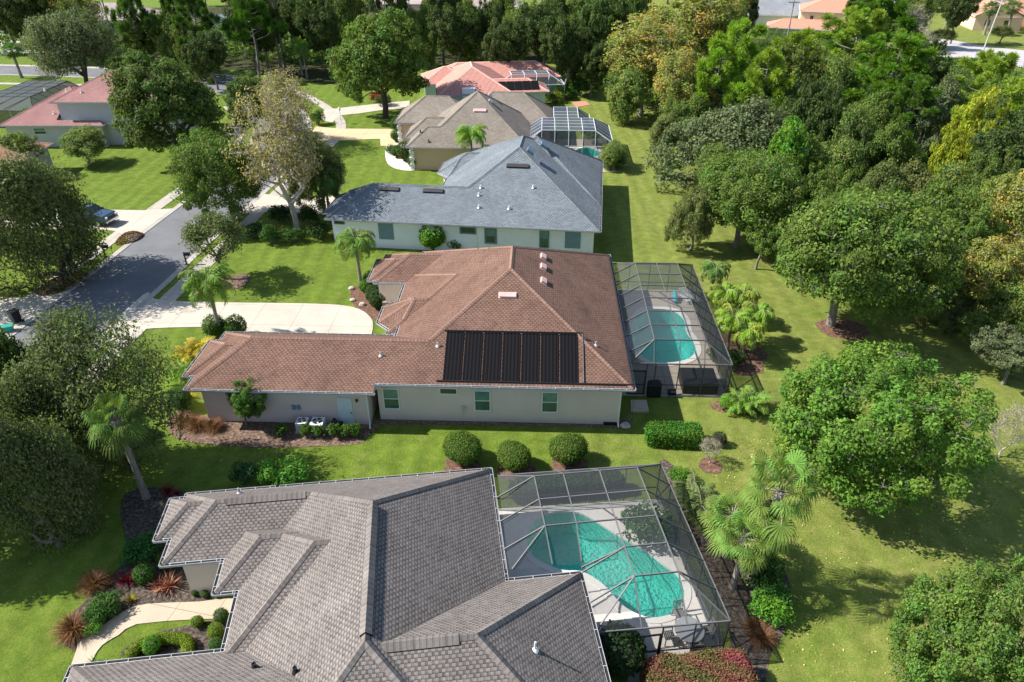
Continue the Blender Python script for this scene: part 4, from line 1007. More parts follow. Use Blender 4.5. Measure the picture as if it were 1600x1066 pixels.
slab('white_gravel_bed', smooth_loop(pl([(612, 214), (603, 230), (603, 250), (614, 262), (640, 267), (672, 263), (700, 262), (700, 246), (650, 240), (628, 214)]), 3), 0.03, M['gravel'])
slab('side_garden_bed', smooth_loop(pl([(1030, 722), (1070, 742), (1100, 790), (1130, 870), (1180, 872), (1222, 886), (1236, 930), (1226, 985), (1205, 1020), (1196, 1066), (1190, 1100), (1140, 1100), (1140, 985), (1090, 860)]), 3), 0.02, M['mulch_dark'], top_only=True)
def ring(name, px, py, r, m, z=0.022, sy=1.0):
    p = G(px, py); rr = random.Random(px); lp = [(p.x + r * rr.uniform(.88, 1.1) * math.cos(t), p.y + r * sy * rr.uniform(.88, 1.1) * math.sin(t)) for t in [i * math.pi / 12 for i in range(24)]]
    return slab(name, lp, z, m, top_only=True)
ring('tree_mulch_ring', 366, 440, 1.55, M['mulch']); ring('tree_mulch_ring', 1316, 514, 2.1, M['mulch_red'], sy=.8)
ring('shrub_mulch_ring', 1110, 728, .75, M['mulch_red']); ring('palm_mulch_ring', 1150, 545, 2.2, M['mulch_red'], sy=1.6); ring('palm_mulch_ring', 1140, 636, 1.4, M['mulch_red'], sy=.5)
for q in ((722, 728), (806, 733), (890, 726)): ring('shrub_mulch_ring', q[0], q[1], 1.15, M['mulch_red'])
slab('patio_slab', pl([(985, 627), (1010, 627), (1014, 645), (986, 645)]), 0.12, M['path'])
slab('side_door_pavement', pl([(982, 1040), (1012, 1040), (1016, 1100), (978, 1100)]), 0.05, M['walk'])
slab('terracotta_patio', pl([(893, 160), (915, 158), (922, 164), (900, 168)]), 0.04, M['tile_orange'], top_only=True)

# ================================================================== HOUSES
def plane_of(block, k): return block.zplane(k)
class HF:
    """house frame: picks points on its roof planes / walls from picture points"""
    def __init__(s, ox, oy, deg): s.o = (ox, oy); s.a = R(deg)
    def loc(s, p):
        x, y = p[0] - s.o[0], p[1] - s.o[1]; c, d = math.cos(s.a), math.sin(s.a); return (x * c + y * d, -x * d + y * c)
    def on(s, px, py, pln):
        z = 4.0
        g0 = G(px, py, 0.0); o = Vector((0, 0, CAM_H)); l0 = s.loc((0, 0)); l1 = s.loc(g0)
        # ray o + t*(g0-o); z = H*(1-t); local xy linear in t
        ax, ay = l1[0] - l0[0], l1[1] - l0[1]
        t = (pln[0] * l0[0] + pln[1] * l0[1] + pln[2] - CAM_H) / (-CAM_H - pln[0] * ax - pln[1] * ay)
        return (l0[0] + ax * t, l0[1] + ay * t)
    def at(s, px, py, z): return s.loc(G(px, py, z))

# ---- the gray-roofed house in front
F1 = HF(-1.24, 29.56, 7)
h1 = thing('house', (-1.24, 29.56, 0), 'nearest house with a complex gray shingle hip roof and white gutters', 'house', 'houses along the street', R(7))
B1 = [Block(rect(-11.4, 0, -18.5, 0), 3.1, .68), Block(rect(-5.8, 3.5, -17.9, -7.6), 3.1, .68, (3,)), Block(rect(-16, -6, -4.6, 0), 3.1, .68, (1,)), Block(rect(-16.75, -12, -2.97, -.27), 3.1, .68, (1,)),
      Block(rect(-13.15, -8, -6.6, -2.75), 3.1, .68, (1,)), Block(rect(-12.1, -5.8, -10.2, -2.78), 3.1, .68, (1,)), Block(rect(-18.1, -5.8, -20, -9.75), 3.1, .68, (1,))]
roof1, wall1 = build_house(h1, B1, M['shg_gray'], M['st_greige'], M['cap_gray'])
def ridge_vent(parent, a, b, m, w=0.42, h=0.035):
    """shingle-capped ridge vent: a low saddle standing a few centimetres off the ridge, its side faces painted black as the shadow line beside it"""
    mb = MB(); A = Vector(a); B = Vector(b); d = (B - A).normalized(); L = (B - A).length; sd_ = d.cross(Vector((0, 0, 1))).normalized()
    for s_ in (-1, 1):
        e = sd_ * (s_ * w / 2) + Vector((0, 0, -w / 2 * .6 + h)); t = Vector((0, 0, h + .05))
        p = [A + t, B + t, B + e, A + e]; uv = [(0, .1), (L, .1), (L, .4), (0, .4)]
        if (p[1] - p[0]).cross(p[2] - p[0]).z < 0: p = p[::-1]; uv = uv[::-1]
        mb.face(p, uv, 0); mb.face([A + e, B + e, B + e - Vector((0, 0, h + .02)), A + e - Vector((0, 0, h + .02))], [(0, 0)] * 4, 1)  # black side face draws the vent's shadow line
    for P_ in (A, B): mb.face([P_ + Vector((0, 0, h + .05)), P_ + sd_ * (w / 2) + Vector((0, 0, -w * .3 + h)), P_ + sd_ * (w / 2) + Vector((0, 0, -w * .3)), P_ - sd_ * (w / 2) + Vector((0, 0, -w * .3)), P_ - sd_ * (w / 2) + Vector((0, 0, -w * .3 + h))], [(0, 0)] * 5, 1)
    return mb.build('ridge_vent', [m, M['black']], parent)
ridge_vent(h1, (-5.7, -5.9, 6.98), (-5.7, -12.5, 6.98), M['cap_gray'], .46, .09)
ridge_vent(h1, (-13.2, -2.3, 4.66), (-9.4, -2.3, 4.66), M['cap_gray'], .5)
ridge_vent(h1, (-5.2, -12.75, 6.6), (-2.3, -12.75, 6.6), M['cap_gray'], .5)
pl_R = B1[1].zplane(1); q = F1.on(836, 1016, pl_R); vent_pipe(h1, pl_R, q[0], q[1], M['white'], .5, .045)
pl_F = B1[2].zplane(2); q = F1.on(374, 771, pl_F); vent_pipe(h1, pl_F, q[0], q[1], M['vent_metal'], .35)
pl_L = B1[0].zplane(3); q = F1.on(462, 1050, pl_L); vent_pipe(h1, pl_L, q[0], q[1], M['black'], .28, .08)
q = F1.on(398, 1043, B1[6].zplane(2)); vent_pipe(h1, B1[6].zplane(2), q[0], q[1], M['black'], .25, .09)

# ---- the brown-roofed house
F2 = HF(7.8, 37.16, -2.1)
h2 = thing('house', (7.8, 37.16, 0), 'beige house with brown shingle roof and seven black solar panels', 'house', 'houses along the street', R(-2.1))
B2 = [Block(rect(-16.2, -.1, -.47, 19.3), 3.412, .54), Block(rect(-28.7, -16.6, -1.05, 5.85), 3.1, .54, (1,)), Block(rect(-17.25, -9, -.47, 5.27), 3.415, .54, (1, 3)),
      Block([(-16.4, 6.2), (-10, 6.2), (-10, 11.5), (-16.5, 11.5), (-18, 10.0), (-18, 7.7)], 3.1, .54), Block(rect(-17, -5, 6.2, 15.45), 3.1, .54),
      Block(rect(-19.5, -9, 14.05, 19.25), 3.1, .54), Block(rect(-20.1, -14, 14.4, 18.3), 3.1, .54), Block(rect(-29.4, -24, .4, 4.75), 3.1, .54)]
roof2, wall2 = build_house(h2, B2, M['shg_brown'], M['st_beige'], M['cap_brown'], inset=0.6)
b = MB(); b.face([(-16.6, -1.06, 2.88), (-16.6, -.45, 2.88), (-16.6, -.45, 3.42), (-16.6, -1.06, 3.1)]); b.face([(-17.2, -.46, 2.9), (-16.2, -.46, 2.9), (-16.2, -.46, 3.4), (-17.2, -.46, 3.4)]); b.build('end_board', M['st_beige'], h2)
plF2 = B2[0].zplane(0); plR2 = B2[0].zplane(1)
zf = lambda y: plF2[1] * y + plF2[2]
sx0, sx1, sy0, sy1 = -12.3, -3.55, -0.22, 2.95; wdt = (sx1 - sx0) / 7
ang = math.atan(.54)
for k in range(7):
    mb = MB(); L = (sy1 - sy0) / math.cos(ang); mb.box((0, 0, 0.05), (wdt - .115, L, .045))
    for e_ in (-1, 1): mb.box((0, e_ * (L / 2 - .04), .08), (wdt - .12, .07, .05))
    p = mb.build('solar_panel', M['solar'], h2); yc = (sy0 + sy1) / 2; p.location = (sx0 + wdt * (k + .5), yc, zf(yc)); p.rotation_euler = (ang, 0, 0)
mb = MB()
for y0 in (sy0 - .05, sy1 + .06): mb.tube([(sx0 - .35 if y0 < 0 else sx0 - .1, y0, zf(y0) + .07), ((-.15 if y0 < 0 else sx1 + .35), y0, zf(y0) + .07)], .045, 8)
mb.tube([(sx1 + .33, sy0, zf(sy0) + .07), (sx1 + .33, sy1 + .05, zf(sy1) + .07)], .045, 8)
mb.tube([(-.12, -.3, zf(-.3) + .08), (-.12, 10, 3.55), (-.12, 19, 3.55)], .06, 8)
mb.build('solar_pipe', M['black'], h2)
for q in ((793.5, 461.5),):
    x, y = F2.on(q[0], q[1], plF2); roof_box(h2, 'roof_vent', plF2, x, y, 1.15, .38, .13, M['pink_metal'])
for q in ((848.5, 402), (848.5, 418), (849, 440)):
    x, y = F2.on(q[0], q[1], plR2); roof_box(h2, 'roof_vent', plR2, x, y, .75, .42, .17, M['pink_metal'])
for q, pn in (((684, 541), plF2), ((595, 556), B2[1].zplane(0)), ((931, 540), plR2)):
    x, y = F2.on(q[0], q[1], pn); vent_pipe(h2, pn, x, y, M['vent_metal'], .3)
WY = 0.13; WY1 = -0.45                 # outside faces of main and wing walls
for px, py, w_, h_ in ((612, 621, .95, 1.55), (754, 624, .95, 1.55), (859, 627, .95, 1.55)):
    x = (F2.at(px, py, 1.75))[0]; window(h2, x, WY - .003, 1.78, w_, h_, M['white'], M['glass'])
x = F2.at(701, 609, 2.5)[0]; window(h2, x, WY - .003, 2.5, 1.05, .38, M['white'], M['glass_dark'], mullion=False)
xd = F2.at(541, 640, 1.1)[0]; dr = panel_part(h2, 'door', xd, WY1 - .003, 1.12, .98, 2.12, .06, M['door'])
b = MB(); b.box((0, -.08, 0), (.06, .05, .06)); b.lathe([(.035, 0), (.035, .04)], (0, -.12, -.02), 8); o = b.build('handle', M['dark_metal'], dr); o.location = (.38, 0, -.1)
b = MB(); [b.box((0, -.065, z), (.62, .012, .5)) for z in (.55, -.1, -.72)]; b.build('door_moulding', M['door'], dr)
b = MB(); b.lathe([(.02, -.12), (.07, -.1), (.09, .05), (.03, .13)], n=10); o = b.build('wall_lamp', M['black'], h2); o.location = (F2.at(559, 622, 2)[0], WY1 - .1, 2.05)
for px_ in (458, 466):
    panel_part(h2, 'meter_box', F2.at(px_, 637, 1.4)[0], WY1 - .002, 1.35, .22, .34, .12, M['shutter'])
b = MB(); b.tube([(0, -.06, -.35), (0, -.06, .35)], .02, 6); b.box((0, -.08, .3), (.28, .14, .2)); o = b.build('pipe_box', M['vent_metal'], h2); o.location = (F2.at(724, 650, .7)[0], WY, .9)
def downspout(root, x, y, ztop, m, kick=(0, -.35)):
    b = MB(); b.bar((0, -.03, ztop), (0, -.03, .2), .09, .07); b.bar((0, -.03, .2), (kick[0], kick[1], .05), .09, .07); b.bar((0, -.03, ztop), (0, -.3, ztop + .12), .09, .07)
    return b.build('downspout', m, root, loc=(x, y, 0))
downspout(h2, -28.05, WY1 + .02, 2.8, M['st_beige']); downspout(h2, -17.25, WY1 + .02, 2.8, M['white'], (.1, -.5)); downspout(h2, -.75, WY + .02, 2.9, M['white'])
# stone corner pier at the entry
b = MB(); b.box((0, 0, .5), (.7, .7, 1.0)); b.build('stone_pier', M['stone'], h2, loc=(-18.85, 14.75, 0))
# ---- the blue-gray roofed white house
F3 = HF(8.25, 62.37, -6.6)
h3 = thing('house', (8.25, 62.37, 0), 'white house with blue gray shingle roof behind the brown roof', 'house', 'houses along the street', R(-6.6))
B3 = [Block(rect(-17, 0, 0, 21), 3.1, .6), Block(rect(-26.6, -8, 0, 7.8), 3.1, .6), Block([(-17.0, 13.2), (-8, 13.2), (-8, 19.5), (-17.3, 19.5), (-18.4, 18.2), (-18.4, 14.6)], 3.1, .6), Block(rect(-27.3, -23, 1.4, 6.4), 3.1, .6), Block(rect(-14.3, -.05, 6.6, 20.9), 3.15, .66)]
build_house(h3, B3, M['shg_blue'], M['st_white'], M['shg_blue'], inset=.5, hangers=3)
p0 = B3[0].zplane(0); p1 = B3[0].zplane(1); pw = B3[1].zplane(0)
x, y = F3.on(809, 260, p0); roof_box(h3, 'roof_vent', p0, x, y, 2.2, .42, .16, M['dark_metal'])
for q in ((608, 296), (677, 299)): x, y = F3.on(q[0], q[1], pw); roof_box(h3, 'roof_vent', pw, x, y, 2.0, .42, .16, M['dark_metal'])
for q in ((828, 238), (849, 229)): x, y = F3.on(q[0], q[1], B3[4].zplane(1)); roof_box(h3, 'roof_vent', B3[4].zplane(1), x, y, 1.0, .75, .3, M['slate'])
for q in ((748, 306), (748, 325), (795, 327), (833, 294), (751, 294)): x, y = F3.on(q[0], q[1], p0); vent_pipe(h3, p0, x, y, M['white'], .3, .08)
panel_part(h3, 'storm_panel', F3.at(602, 362, 1.9)[0], .497, 1.85, 1.5, 1.75, .05, M['shutter'])
panel_part(h3, 'storm_panel', F3.at(895, 374, 1.9)[0], .497, 1.85, 1.5, 1.75, .05, M['shutter'])
window(h3, F3.at(767, 367, 1.9)[0], .497, 1.85, .8, 1.2, M['slate'], M['glass_dark'], fw=.2)
window(h3, F3.at(731, 359, 2.4)[0], .497, 2.35, 1.3, .45, M['slate'], M['glass_dark'], mullion=False, fw=.16)
window(h3, F3.at(850, 374, 1.9)[0], .497, 1.85, .7, 1.7, M['slate'], M['glass'], fw=.12)
window(h3, F3.at(533, 345, 2.5)[0], .497, 2.6, .9, .3, M['slate'], M['glass_dark'], mullion=False, fw=.08)
b = MB(); b.box((0, 0, 1.5), (.6, .6, 3.0)); b.build('stone_column', M['stone'], h3, loc=(-17.1, 14.2, 0))
downspout(h3, -11.8, .52, 2.8, M['white'])
# ---- taupe roof
F4 = HF(2.44, 90.17, -2.5)
h4 = thing('house', (2.44, 90.17, 0), 'tan house with taupe shingle roof and white quoined corners', 'house', 'houses along the street', R(-2.5))
B4 = [Block(rect(-14.0, -.2, -2.2, 12), 3.1, .76), Block(rect(-15.6, -4, -2.2, 2.8), 3.1, .76), Block(rect(-16.5, -6, 1.6, 6.9), 3.1, .76), Block(rect(-19.1, -8, 8.9, 16.7), 3.1, .7), Block(rect(-10, 2.9, 9, 17.6), 3.1, .76)]
build_house(h4, B4, M['shg_tan'], M['st_tan'], M['shg_tan'], inset=.5, hangers=4)
p0 = B4[0].zplane(0); p1 = B4[0].zplane(1)
x, y = F4.on(750, 173, p0); roof_box(h4, 'roof_vent', p0, x, y, 1.6, .4, .15, M['pink_metal'])
for q in ((766, 149), (766, 159)): x, y = F4.on(q[0], q[1], p1); roof_box(h4, 'roof_vent', p1, x, y, .8, .5, .2, M['vent_metal'])
for q in ((657, 207), (670, 222)): x, y = F4.on(q[0], q[1], B4[1].zplane(0)); vent_pipe(h4, B4[1].zplane(0), x, y, M['black'], .3, .08)
for cx_, cy_ in ((-15.05, -1.68), (-18.6, 9.42)):
    b = MB()
    for k in range(7): b.box((0, 0, .22 + k * .42), (.62 if k % 2 else .44, .62 if k % 2 else .44, .36))
    b.build('quoin', M['coping'], h4, loc=(cx_, cy_, 0))
window(h4, -4.2, -1.703, 2.0, 1.4, 1.0, M['white'], M['glass_dark'])
# ---- coral tile roof
F5 = HF(8.29, 118, 7)
h5 = thing('house', (8.29, 118, 0), 'mint green house with coral tile roof and white screen enclosure', 'house', 'houses along the street', R(7))
B5 = [Block(rect(-20.1, -8.1, .1, 16), 3.1, .5), Block(rect(-16.4, -2.3, .6, 6.6), 3.1, .5), Block(rect(-20, 1.5, 11.2, 19), 3.1, .5), Block(rect(-22.5, -14, 8, 16), 3.1, .5)]
build_house(h5, B5, M['tile'], M['st_mint'], M['cap_tile'], inset=.5, hangers=4, cap_w=.22)
p0 = B5[1].zplane(0)
for k in range(7):
    mb = MB(); mb.box((0, 0, .06), (1.22, 2.1, .05)); o = mb.build('solar_panel', M['solar'], h5); x = -12.3 + 1.32 * k; yc = 1.95; o.location = (x, yc, p0[1] * yc + p0[2]); o.rotation_euler = (math.atan(.5), 0, 0)
b = MB(); b.box((0, 0, 1.95), (2.0, 1.0, 3.9)); b.build('wall_bay', M['st_white'], h5, loc=(-15.2, .7, 0))
# ---- plum-roofed two storey house at the left
F6 = HF(-70, 98.4, 0)
h6 = thing('house', (-70, 98.4, 0), 'gray two storey house with plum red shingle roof on the left', 'house', 'houses across the street', 0)
B6 = [Block(rect(-.3, 14, 0, 15), 3.1, .5), Block(rect(7.3, 24, .9, 13), 6.0, .48), Block(rect(9, 17, 12, 19), 5.2, .42)]
build_house(h6, B6, M['shg_plum'], M['st_gray'], M['shg_plum'], inset=.5, hangers=5)
for q, k in (((70, 142), 1), ((127, 145), 1), ((104, 143), 1), ((84, 178), 0)):
    x, y = F6.on(q[0], q[1], B6[k].zplane(0)); vent_pipe(h6, B6[k].zplane(0), x, y, M['white'], .35, .1)
b = MB(); b.box((0, 0, 0), (14.5, .25, .16)); b.build('band_course', M['white'], h6, loc=(16.3, 1.32, 3.0))
window(h6, 4.8, .497, 2.2, 1.6, .8, M['white'], M['glass_dark'], mullion=True)
# ---- orange-brown roof under the big oak at the left
h7 = thing('house', (-82, 76, 0), 'house with orange brown roof mostly hidden by the left live oak', 'house', 'houses across the street', R(4))
build_house(h7, [Block(rect(0, 24.5, 0, 12.5), 3.1, .42), Block(rect(12, 23.5, -6, 6), 3.1, .42)], M['tile_orange'], M['st_gray'], M['tile_orange'], inset=.5, hangers=5)
# ---- far houses
def simple_house(ox, oy, deg, label, blocks, roof, wall, group='houses beyond the trees', wins=()):
    h = thing('house', (ox, oy, 0), label, 'house', group, R(deg)); build_house(h, blocks, M[roof], M[wall], M[roof], inset=.4, hangers=8, gutter='none')
    for (x, y, z, w, hh, f) in wins: window(h, x, y, z, w, hh, M['white'], M['glass_dark'], f, mullion=False)
    return h
simple_house(-106, 192, 6, 'pale gray house with dusty rose hip roof behind the upper left trees', [Block(rect(-6, 16, 0, 13), 3.3, .5), Block(rect(-12, 0, -3, 9), 3.3, .5, (0,))], 'shg_beige', 'st_gray', wins=((-6, -2.6, 1.8, 1.4, 1.6, '-y'), (6, .4, 1.8, 1.4, 1.6, '-y')))
hh_ = simple_house(-75, 186, -4, 'white garage building glimpsed between dark trees at upper left', [Block(rect(0, 9, 0, 8), 3.4, .45, (0, 2))], 'shg_far', 'st_white')
panel_part(hh_, 'garage_door', 4.5, .39, 1.3, 5.0, 2.5, .08, M['garage'])
simple_house(-42, 224, 0, 'house with pale beige roof left of the tall palms at the top centre', [Block(rect(0, 22, 0, 14), 3.2, .5)], 'shg_beige', 'st_peach')
simple_house(-14, 214, 0, 'beige roofed house partly screened by trees at the top centre', [Block(rect(0, 17, 0, 13), 3.2, .55)], 'shg_beige', 'st_white')
simple_house(59, 200, -4, 'long house with light gray roof beside the autumn tree', [Block(rect(-2, 26, 0, 18), 3.6, .45), Block(rect(-8, 6, 2, 14), 3.6, .45, (3,))], 'shg_far', 'st_gray')
simple_house(69, 187, -18, 'cream yellow two storey house with orange tile roof behind the pines', [Block(rect(0, 17, 0, 12), 6.2, .4), Block(rect(-7, 14, -6, 2), 3.1, .38)], 'tile_orange', 'st_yellow', wins=[(3 + 2.6 * k, .39, 4.6, .8, 1.1, '-y') for k in range(5)])
h8 = simple_house(119, 201, -10, 'peach house with orange tile roof and gable facing the street', [Block(rect(9, 42, 6, 18), 3.4, .45), Block(rect(0, 12, -2, 14), 3.4, .5, (0,)), Block(rect(16, 26, -4, 12), 3.4, .45)], 'tile_orange', 'st_peach', wins=((3.5, -1.6, 1.8, 1.3, 1.4, '-y'), (8, -1.6, 1.8, 1.3, 1.4, '-y'), (14, 6.4, 1.8, 1.5, 1.5, '-y')))
for k in range(3): b = MB(); b.lathe([(.4, 0), (.4, .2), (.26, .3), (.24, 3.0), (.4, 3.2), (.4, 3.35)], n=12); b.build('column', M['st_peach'], h8, loc=(16.5 + 4.4 * k, -4.2, 0))
simple_house(150, 246, 0, 'distant white roofed house along the top right edge', [Block(rect(-30, 6, 0, 12), 3.2, .35)], 'shg_far', 'st_white')
simple_house(-34, 262, 0, 'distant blue gray building seen beside the power pole at the top', [Block(rect(-8, 14, 0, 14), 5.0, .3)], 'shg_far', 'st_gray')

# ================================================================== POOL DECKS, POOLS, SCREEN ENCLOSURES
def to_world(F, pts): c, s = math.cos(F.a), math.sin(F.a); return [(F.o[0] + x * c - y * s, F.o[1] + x * s + y * c) for x, y in pts]
slab('near_pool_deck', to_world(F1, [(-.6, .05), (9.9, -.35), (9.95, -10.75), (3.0, -10.65), (3.0, -7.0), (-.6, -7.0)]), 0.04, M['deck'], holes=[scale_loop(POOL1, .1)])
FC2 = HF(15.1, 40.47, -2.1)
slab('middle_pool_deck', to_world(FC2, [(-7.6, -.15), (.15, -.15), (.15, 15.8), (-7.6, 15.8)]), 0.04, M['deck_tan'], holes=[scale_loop(POOL2, .1)])
slab('far_pool_deck', to_world(F4, [(-.5, -1.5), (10.8, -1.5), (10.8, 12.5), (-.5, 12.5)]), 0.04, M['deck_tan'], holes=[scale_loop(POOL3, .1)])
make_pool('swimming_pool', POOL1, 'turquoise kidney shaped pool inside the nearest screen enclosure', M['plaster'])
make_pool('swimming_pool', POOL2, 'turquoise pool with wide white coping beside the brown roofed house', M['plaster2'], coping_w=.42)
make_pool('swimming_pool', POOL3, 'small round teal pool behind the blue gray roof', M['plaster2'], coping_w=.25)

# nearest enclosure: mansard roof stepped round the house corner (coordinates of the gray roofed house)
E_, T_ = 2.65, 4.05
rows = [-1.85, -3.55, -5.35]; cols = [2.2, 3.75, 5.7, 7.75]
be = []; pa = []
for c in cols: be.append(((c, rows[0], T_), (c, rows[2], T_)))
for c in (5.7, 7.75): be.append(((c, rows[2], T_), (c, -8.8, T_)))
for r in rows: be.append(((2.2, r, T_), (7.75, r, T_))); be.append(((2.2, r, T_), (.12, r - .35, E_ + .4))); be.append(((7.75, r, T_), (9.7, r - .1, E_)))
for r in (-7.1, -8.8): be.append(((5.7, r, T_), (7.75, r, T_))); be.append(((5.7, r, T_), (3.62, r - .4, E_ + .4))); be.append(((7.75, r, T_), (9.7, r - .1, E_)))
be += [((2.2, rows[0], T_), (.15, -.05, E_)), ((7.75, rows[0], T_), (9.7, -.25, E_)), ((3.75, rows[0], T_), (3.75, -.1, E_)), ((5.7, rows[0], T_), (5.7, -.15, E_)),
       ((2.2, rows[2], T_), (.4, -6.95, E_ + .45)), ((2.2, rows[2], T_), (2.3, -7.0, E_ + .6)), ((3.75, rows[2], T_), (3.7, -7.0, E_ + .6)), ((5.7, -7.1, T_), (3.65, -7.3, E_ + .5)),
       ((5.7, -8.8, T_), (3.62, -10.45, E_)), ((5.7, -8.8, T_), (5.7, -10.5, E_)), ((7.75, -8.8, T_), (7.75, -10.55, E_)), ((7.75, -8.8, T_), (9.7, -10.6, E_)),
       ((.15, -.05, E_), (9.7, -.25, E_)), ((9.7, -.25, E_), (9.7, -10.6, E_)), ((9.7, -10.6, E_), (3.62, -10.45, E_)), ((3.62, -10.45, E_), (3.62, -7.6, E_ + .35)), ((.12, -.05, E_ + .35), (.12, -6.9, E_ + .4))]
po = []
for x in (.2, 2.0, 3.75, 5.7, 7.75, 9.7): po.append(((x, -.02 * x - .05, 0), (x, -.02 * x - .05, E_)))
for y in (-2.1, -3.8, -5.5, -7.2, -8.9, -10.58): po.append(((9.7, y, 0), (9.7, y, E_)))
for x in (3.66, 5.25, 6.7, 8.2): po.append(((x, -10.5, 0), (x, -10.5, E_)))
po += [((9.7, -.25, .9), (9.7, -10.6, .9)), ((.2, -.06, .9), (9.7, -.25, .9)), ((6.7, -10.5, .9), (9.7, -10.58, .9)), ((3.66, -10.5, .9), (5.25, -10.5, .9)), ((5.25, -10.5, 2.1), (6.7, -10.5, 2.1)), ((9.7, -8.9, E_), (9.7, -10.55, 0.05)), ((9.7, -1.9, E_), (9.7, -.3, .05))]
def V3(*p): return tuple(p)
pa += [[(.12, -.05, E_ + .02), (9.7, -.25, E_ + .02), (7.75, rows[0], T_), (2.2, rows[0], T_)], [(9.7, -.25, E_ + .02), (9.7, -10.6, E_ + .02), (7.75, -8.8, T_), (7.75, rows[0], T_)],
       [(2.2, rows[0], T_), (7.75, rows[0], T_), (7.75, -8.8, T_), (5.7, -8.8, T_), (5.7, rows[2], T_), (2.2, rows[2], T_)],
       [(.12, -.05, E_ + .02), (2.2, rows[0], T_), (2.2, rows[2], T_), (.3, -6.95, E_ + .4)], [(.3, -6.95, E_ + .4), (2.2, rows[2], T_), (5.7, rows[2], T_), (3.64, -7.05, E_ + .5)],
       [(5.7, rows[2], T_), (5.7, -8.8, T_), (3.62, -10.45, E_ + .02), (3.64, -7.05, E_ + .5)], [(3.62, -10.45, E_ + .02), (5.7, -8.8, T_), (7.75, -8.8, T_), (9.7, -10.6, E_ + .02)],
       [(.2, -.05, 0), (9.7, -.25, 0), (9.7, -.25, E_), (.2, -.05, E_)], [(9.7, -.25, 0), (9.7, -10.6, 0), (9.7, -10.6, E_), (9.7, -.25, E_)],
       [(3.66, -10.5, 0), (5.25, -10.5, 0), (5.25, -10.5, E_), (3.66, -10.5, E_)], [(6.7, -10.5, 0), (9.7, -10.58, 0), (9.7, -10.58, E_), (6.7, -10.5, E_)], [(5.25, -10.5, 2.1), (6.7, -10.5, 2.1), (6.7, -10.5, E_), (5.25, -10.5, E_)]]
c1 = cage('screen_enclosure', F1.o, F1.a, 'large bronze screen cage over the kidney pool in front', be, po, pa, M['gray_metal'], M['dark_metal'], M['screen'], .05)
def screen_door(parent, x0, x1, y, h, m):
    b = MB(); xc = (x0 + x1) / 2; w = x1 - x0 - .1
    for x in (x0 + .07, x1 - .07): b.bar((x, y, .06), (x, y, h), .07, .05)
    for z in (.1, .9, h - .04): b.bar((x0 + .05, y, z), (x1 - .05, y, z), .05, .08)
    d = b.build('door', m, parent); s = MB(); s.face([(x0 + .08, y, .1), (x1 - .08, y, .1), (x1 - .08, y, h), (x0 + .08, y, h)]); s.build('door_screen', M['screen'], d); return d
screen_door(c1, 5.25, 6.7, -10.49, 2.1, M['dark_metal'])

# middle enclosure (own frame, origin at its front right corner)
be = []; po = []; pa = []; X0, XL, XR = -7.0, -5.36, -1.9; ys = [.9, 2.9, 4.9, 6.9, 8.9, 10.9, 12.9]; XM = -3.6
for x in (XL, XM, XR): be.append(((x, ys[0], T_), (x, ys[-1], T_)))
for y in ys: be += [((XL, y, T_), (XR, y, T_)), ((XL, y, T_), (X0, y, E_ + .35)), ((XR, y, T_), (0, y, E_))]
be += [((XL, ys[0], T_), (X0, 0, E_)), ((XL, ys[0], T_), (XL, 0, E_)), ((XM, ys[0], T_), (XM, 0, E_)), ((XR, ys[0], T_), (XR, 0, E_)), ((XR, ys[0], T_), (0, 0, E_)),
       ((XL, ys[-1], T_), (X0, 15.6, E_)), ((XL, ys[-1], T_), (XL, 15.6, E_)), ((XM, ys[-1], T_), (XM, 15.6, E_)), ((XR, ys[-1], T_), (XR, 15.6, E_)), ((XR, ys[-1], T_), (0, 15.6, E_)),
       ((X0, 0, E_), (0, 0, E_)), ((0, 0, E_), (0, 15.6, E_)), ((0, 15.6, E_), (X0, 15.6, E_)), ((X0, 0, E_ + .3), (X0, 15.6, E_ + .3))]
for y in [0] + ys + [15.6]: po.append(((0, y, 0), (0, y, E_)))
for x in (X0, -5.8, -5.2, XM, XR): po.append(((x, 0, 0), (x, 0, E_)))
for x in (X0, XL, XM, XR): po.append(((x, 15.6, 0), (x, 15.6, E_)))
po += [((0, 0, .9), (0, 15.6, .9)), ((X0, 15.6, .9), (0, 15.6, .9)), ((-5.2, 0, .9), (0, 0, .9)), ((X0, 0, .9), (-5.8, 0, .9)), ((X0, 0, 2.05), (-5.8, 0, 2.05)), ((0, 2.8, E_), (0, .1, .05)), ((0, 12.9, E_), (0, 15.5, .05))]
pa = [[(X0, 0, E_), (0, 0, E_), (XR, ys[0], T_), (XL, ys[0], T_)], [(0, 0, E_), (0, 15.6, E_), (XR, ys[-1], T_), (XR, ys[0], T_)], [(XL, ys[0], T_), (XR, ys[0], T_), (XR, ys[-1], T_), (XL, ys[-1], T_)],
      [(XL, ys[-1], T_), (XR, ys[-1], T_), (0, 15.6, E_), (X0, 15.6, E_)], [(X0, 0, E_), (XL, ys[0], T_), (XL, ys[-1], T_), (X0, 15.6, E_)],
      [(X0, 0, 0), (0, 0, 0), (0, 0, E_), (X0, 0, E_)], [(0, 0, 0), (0, 15.6, 0), (0, 15.6, E_), (0, 0, E_)], [(0, 15.6, 0), (X0, 15.6, 0), (X0, 15.6, E_), (0, 15.6, E_)]]
c2 = cage('screen_enclosure', FC2.o, FC2.a, 'long dark screen cage attached to the brown roofed house', be, po, pa, M['gray_metal2'], M['dark_metal'], M['screen'], .055)
screen_door(c2, X0, -5.8, -.03, 2.05, M['dark_metal'])

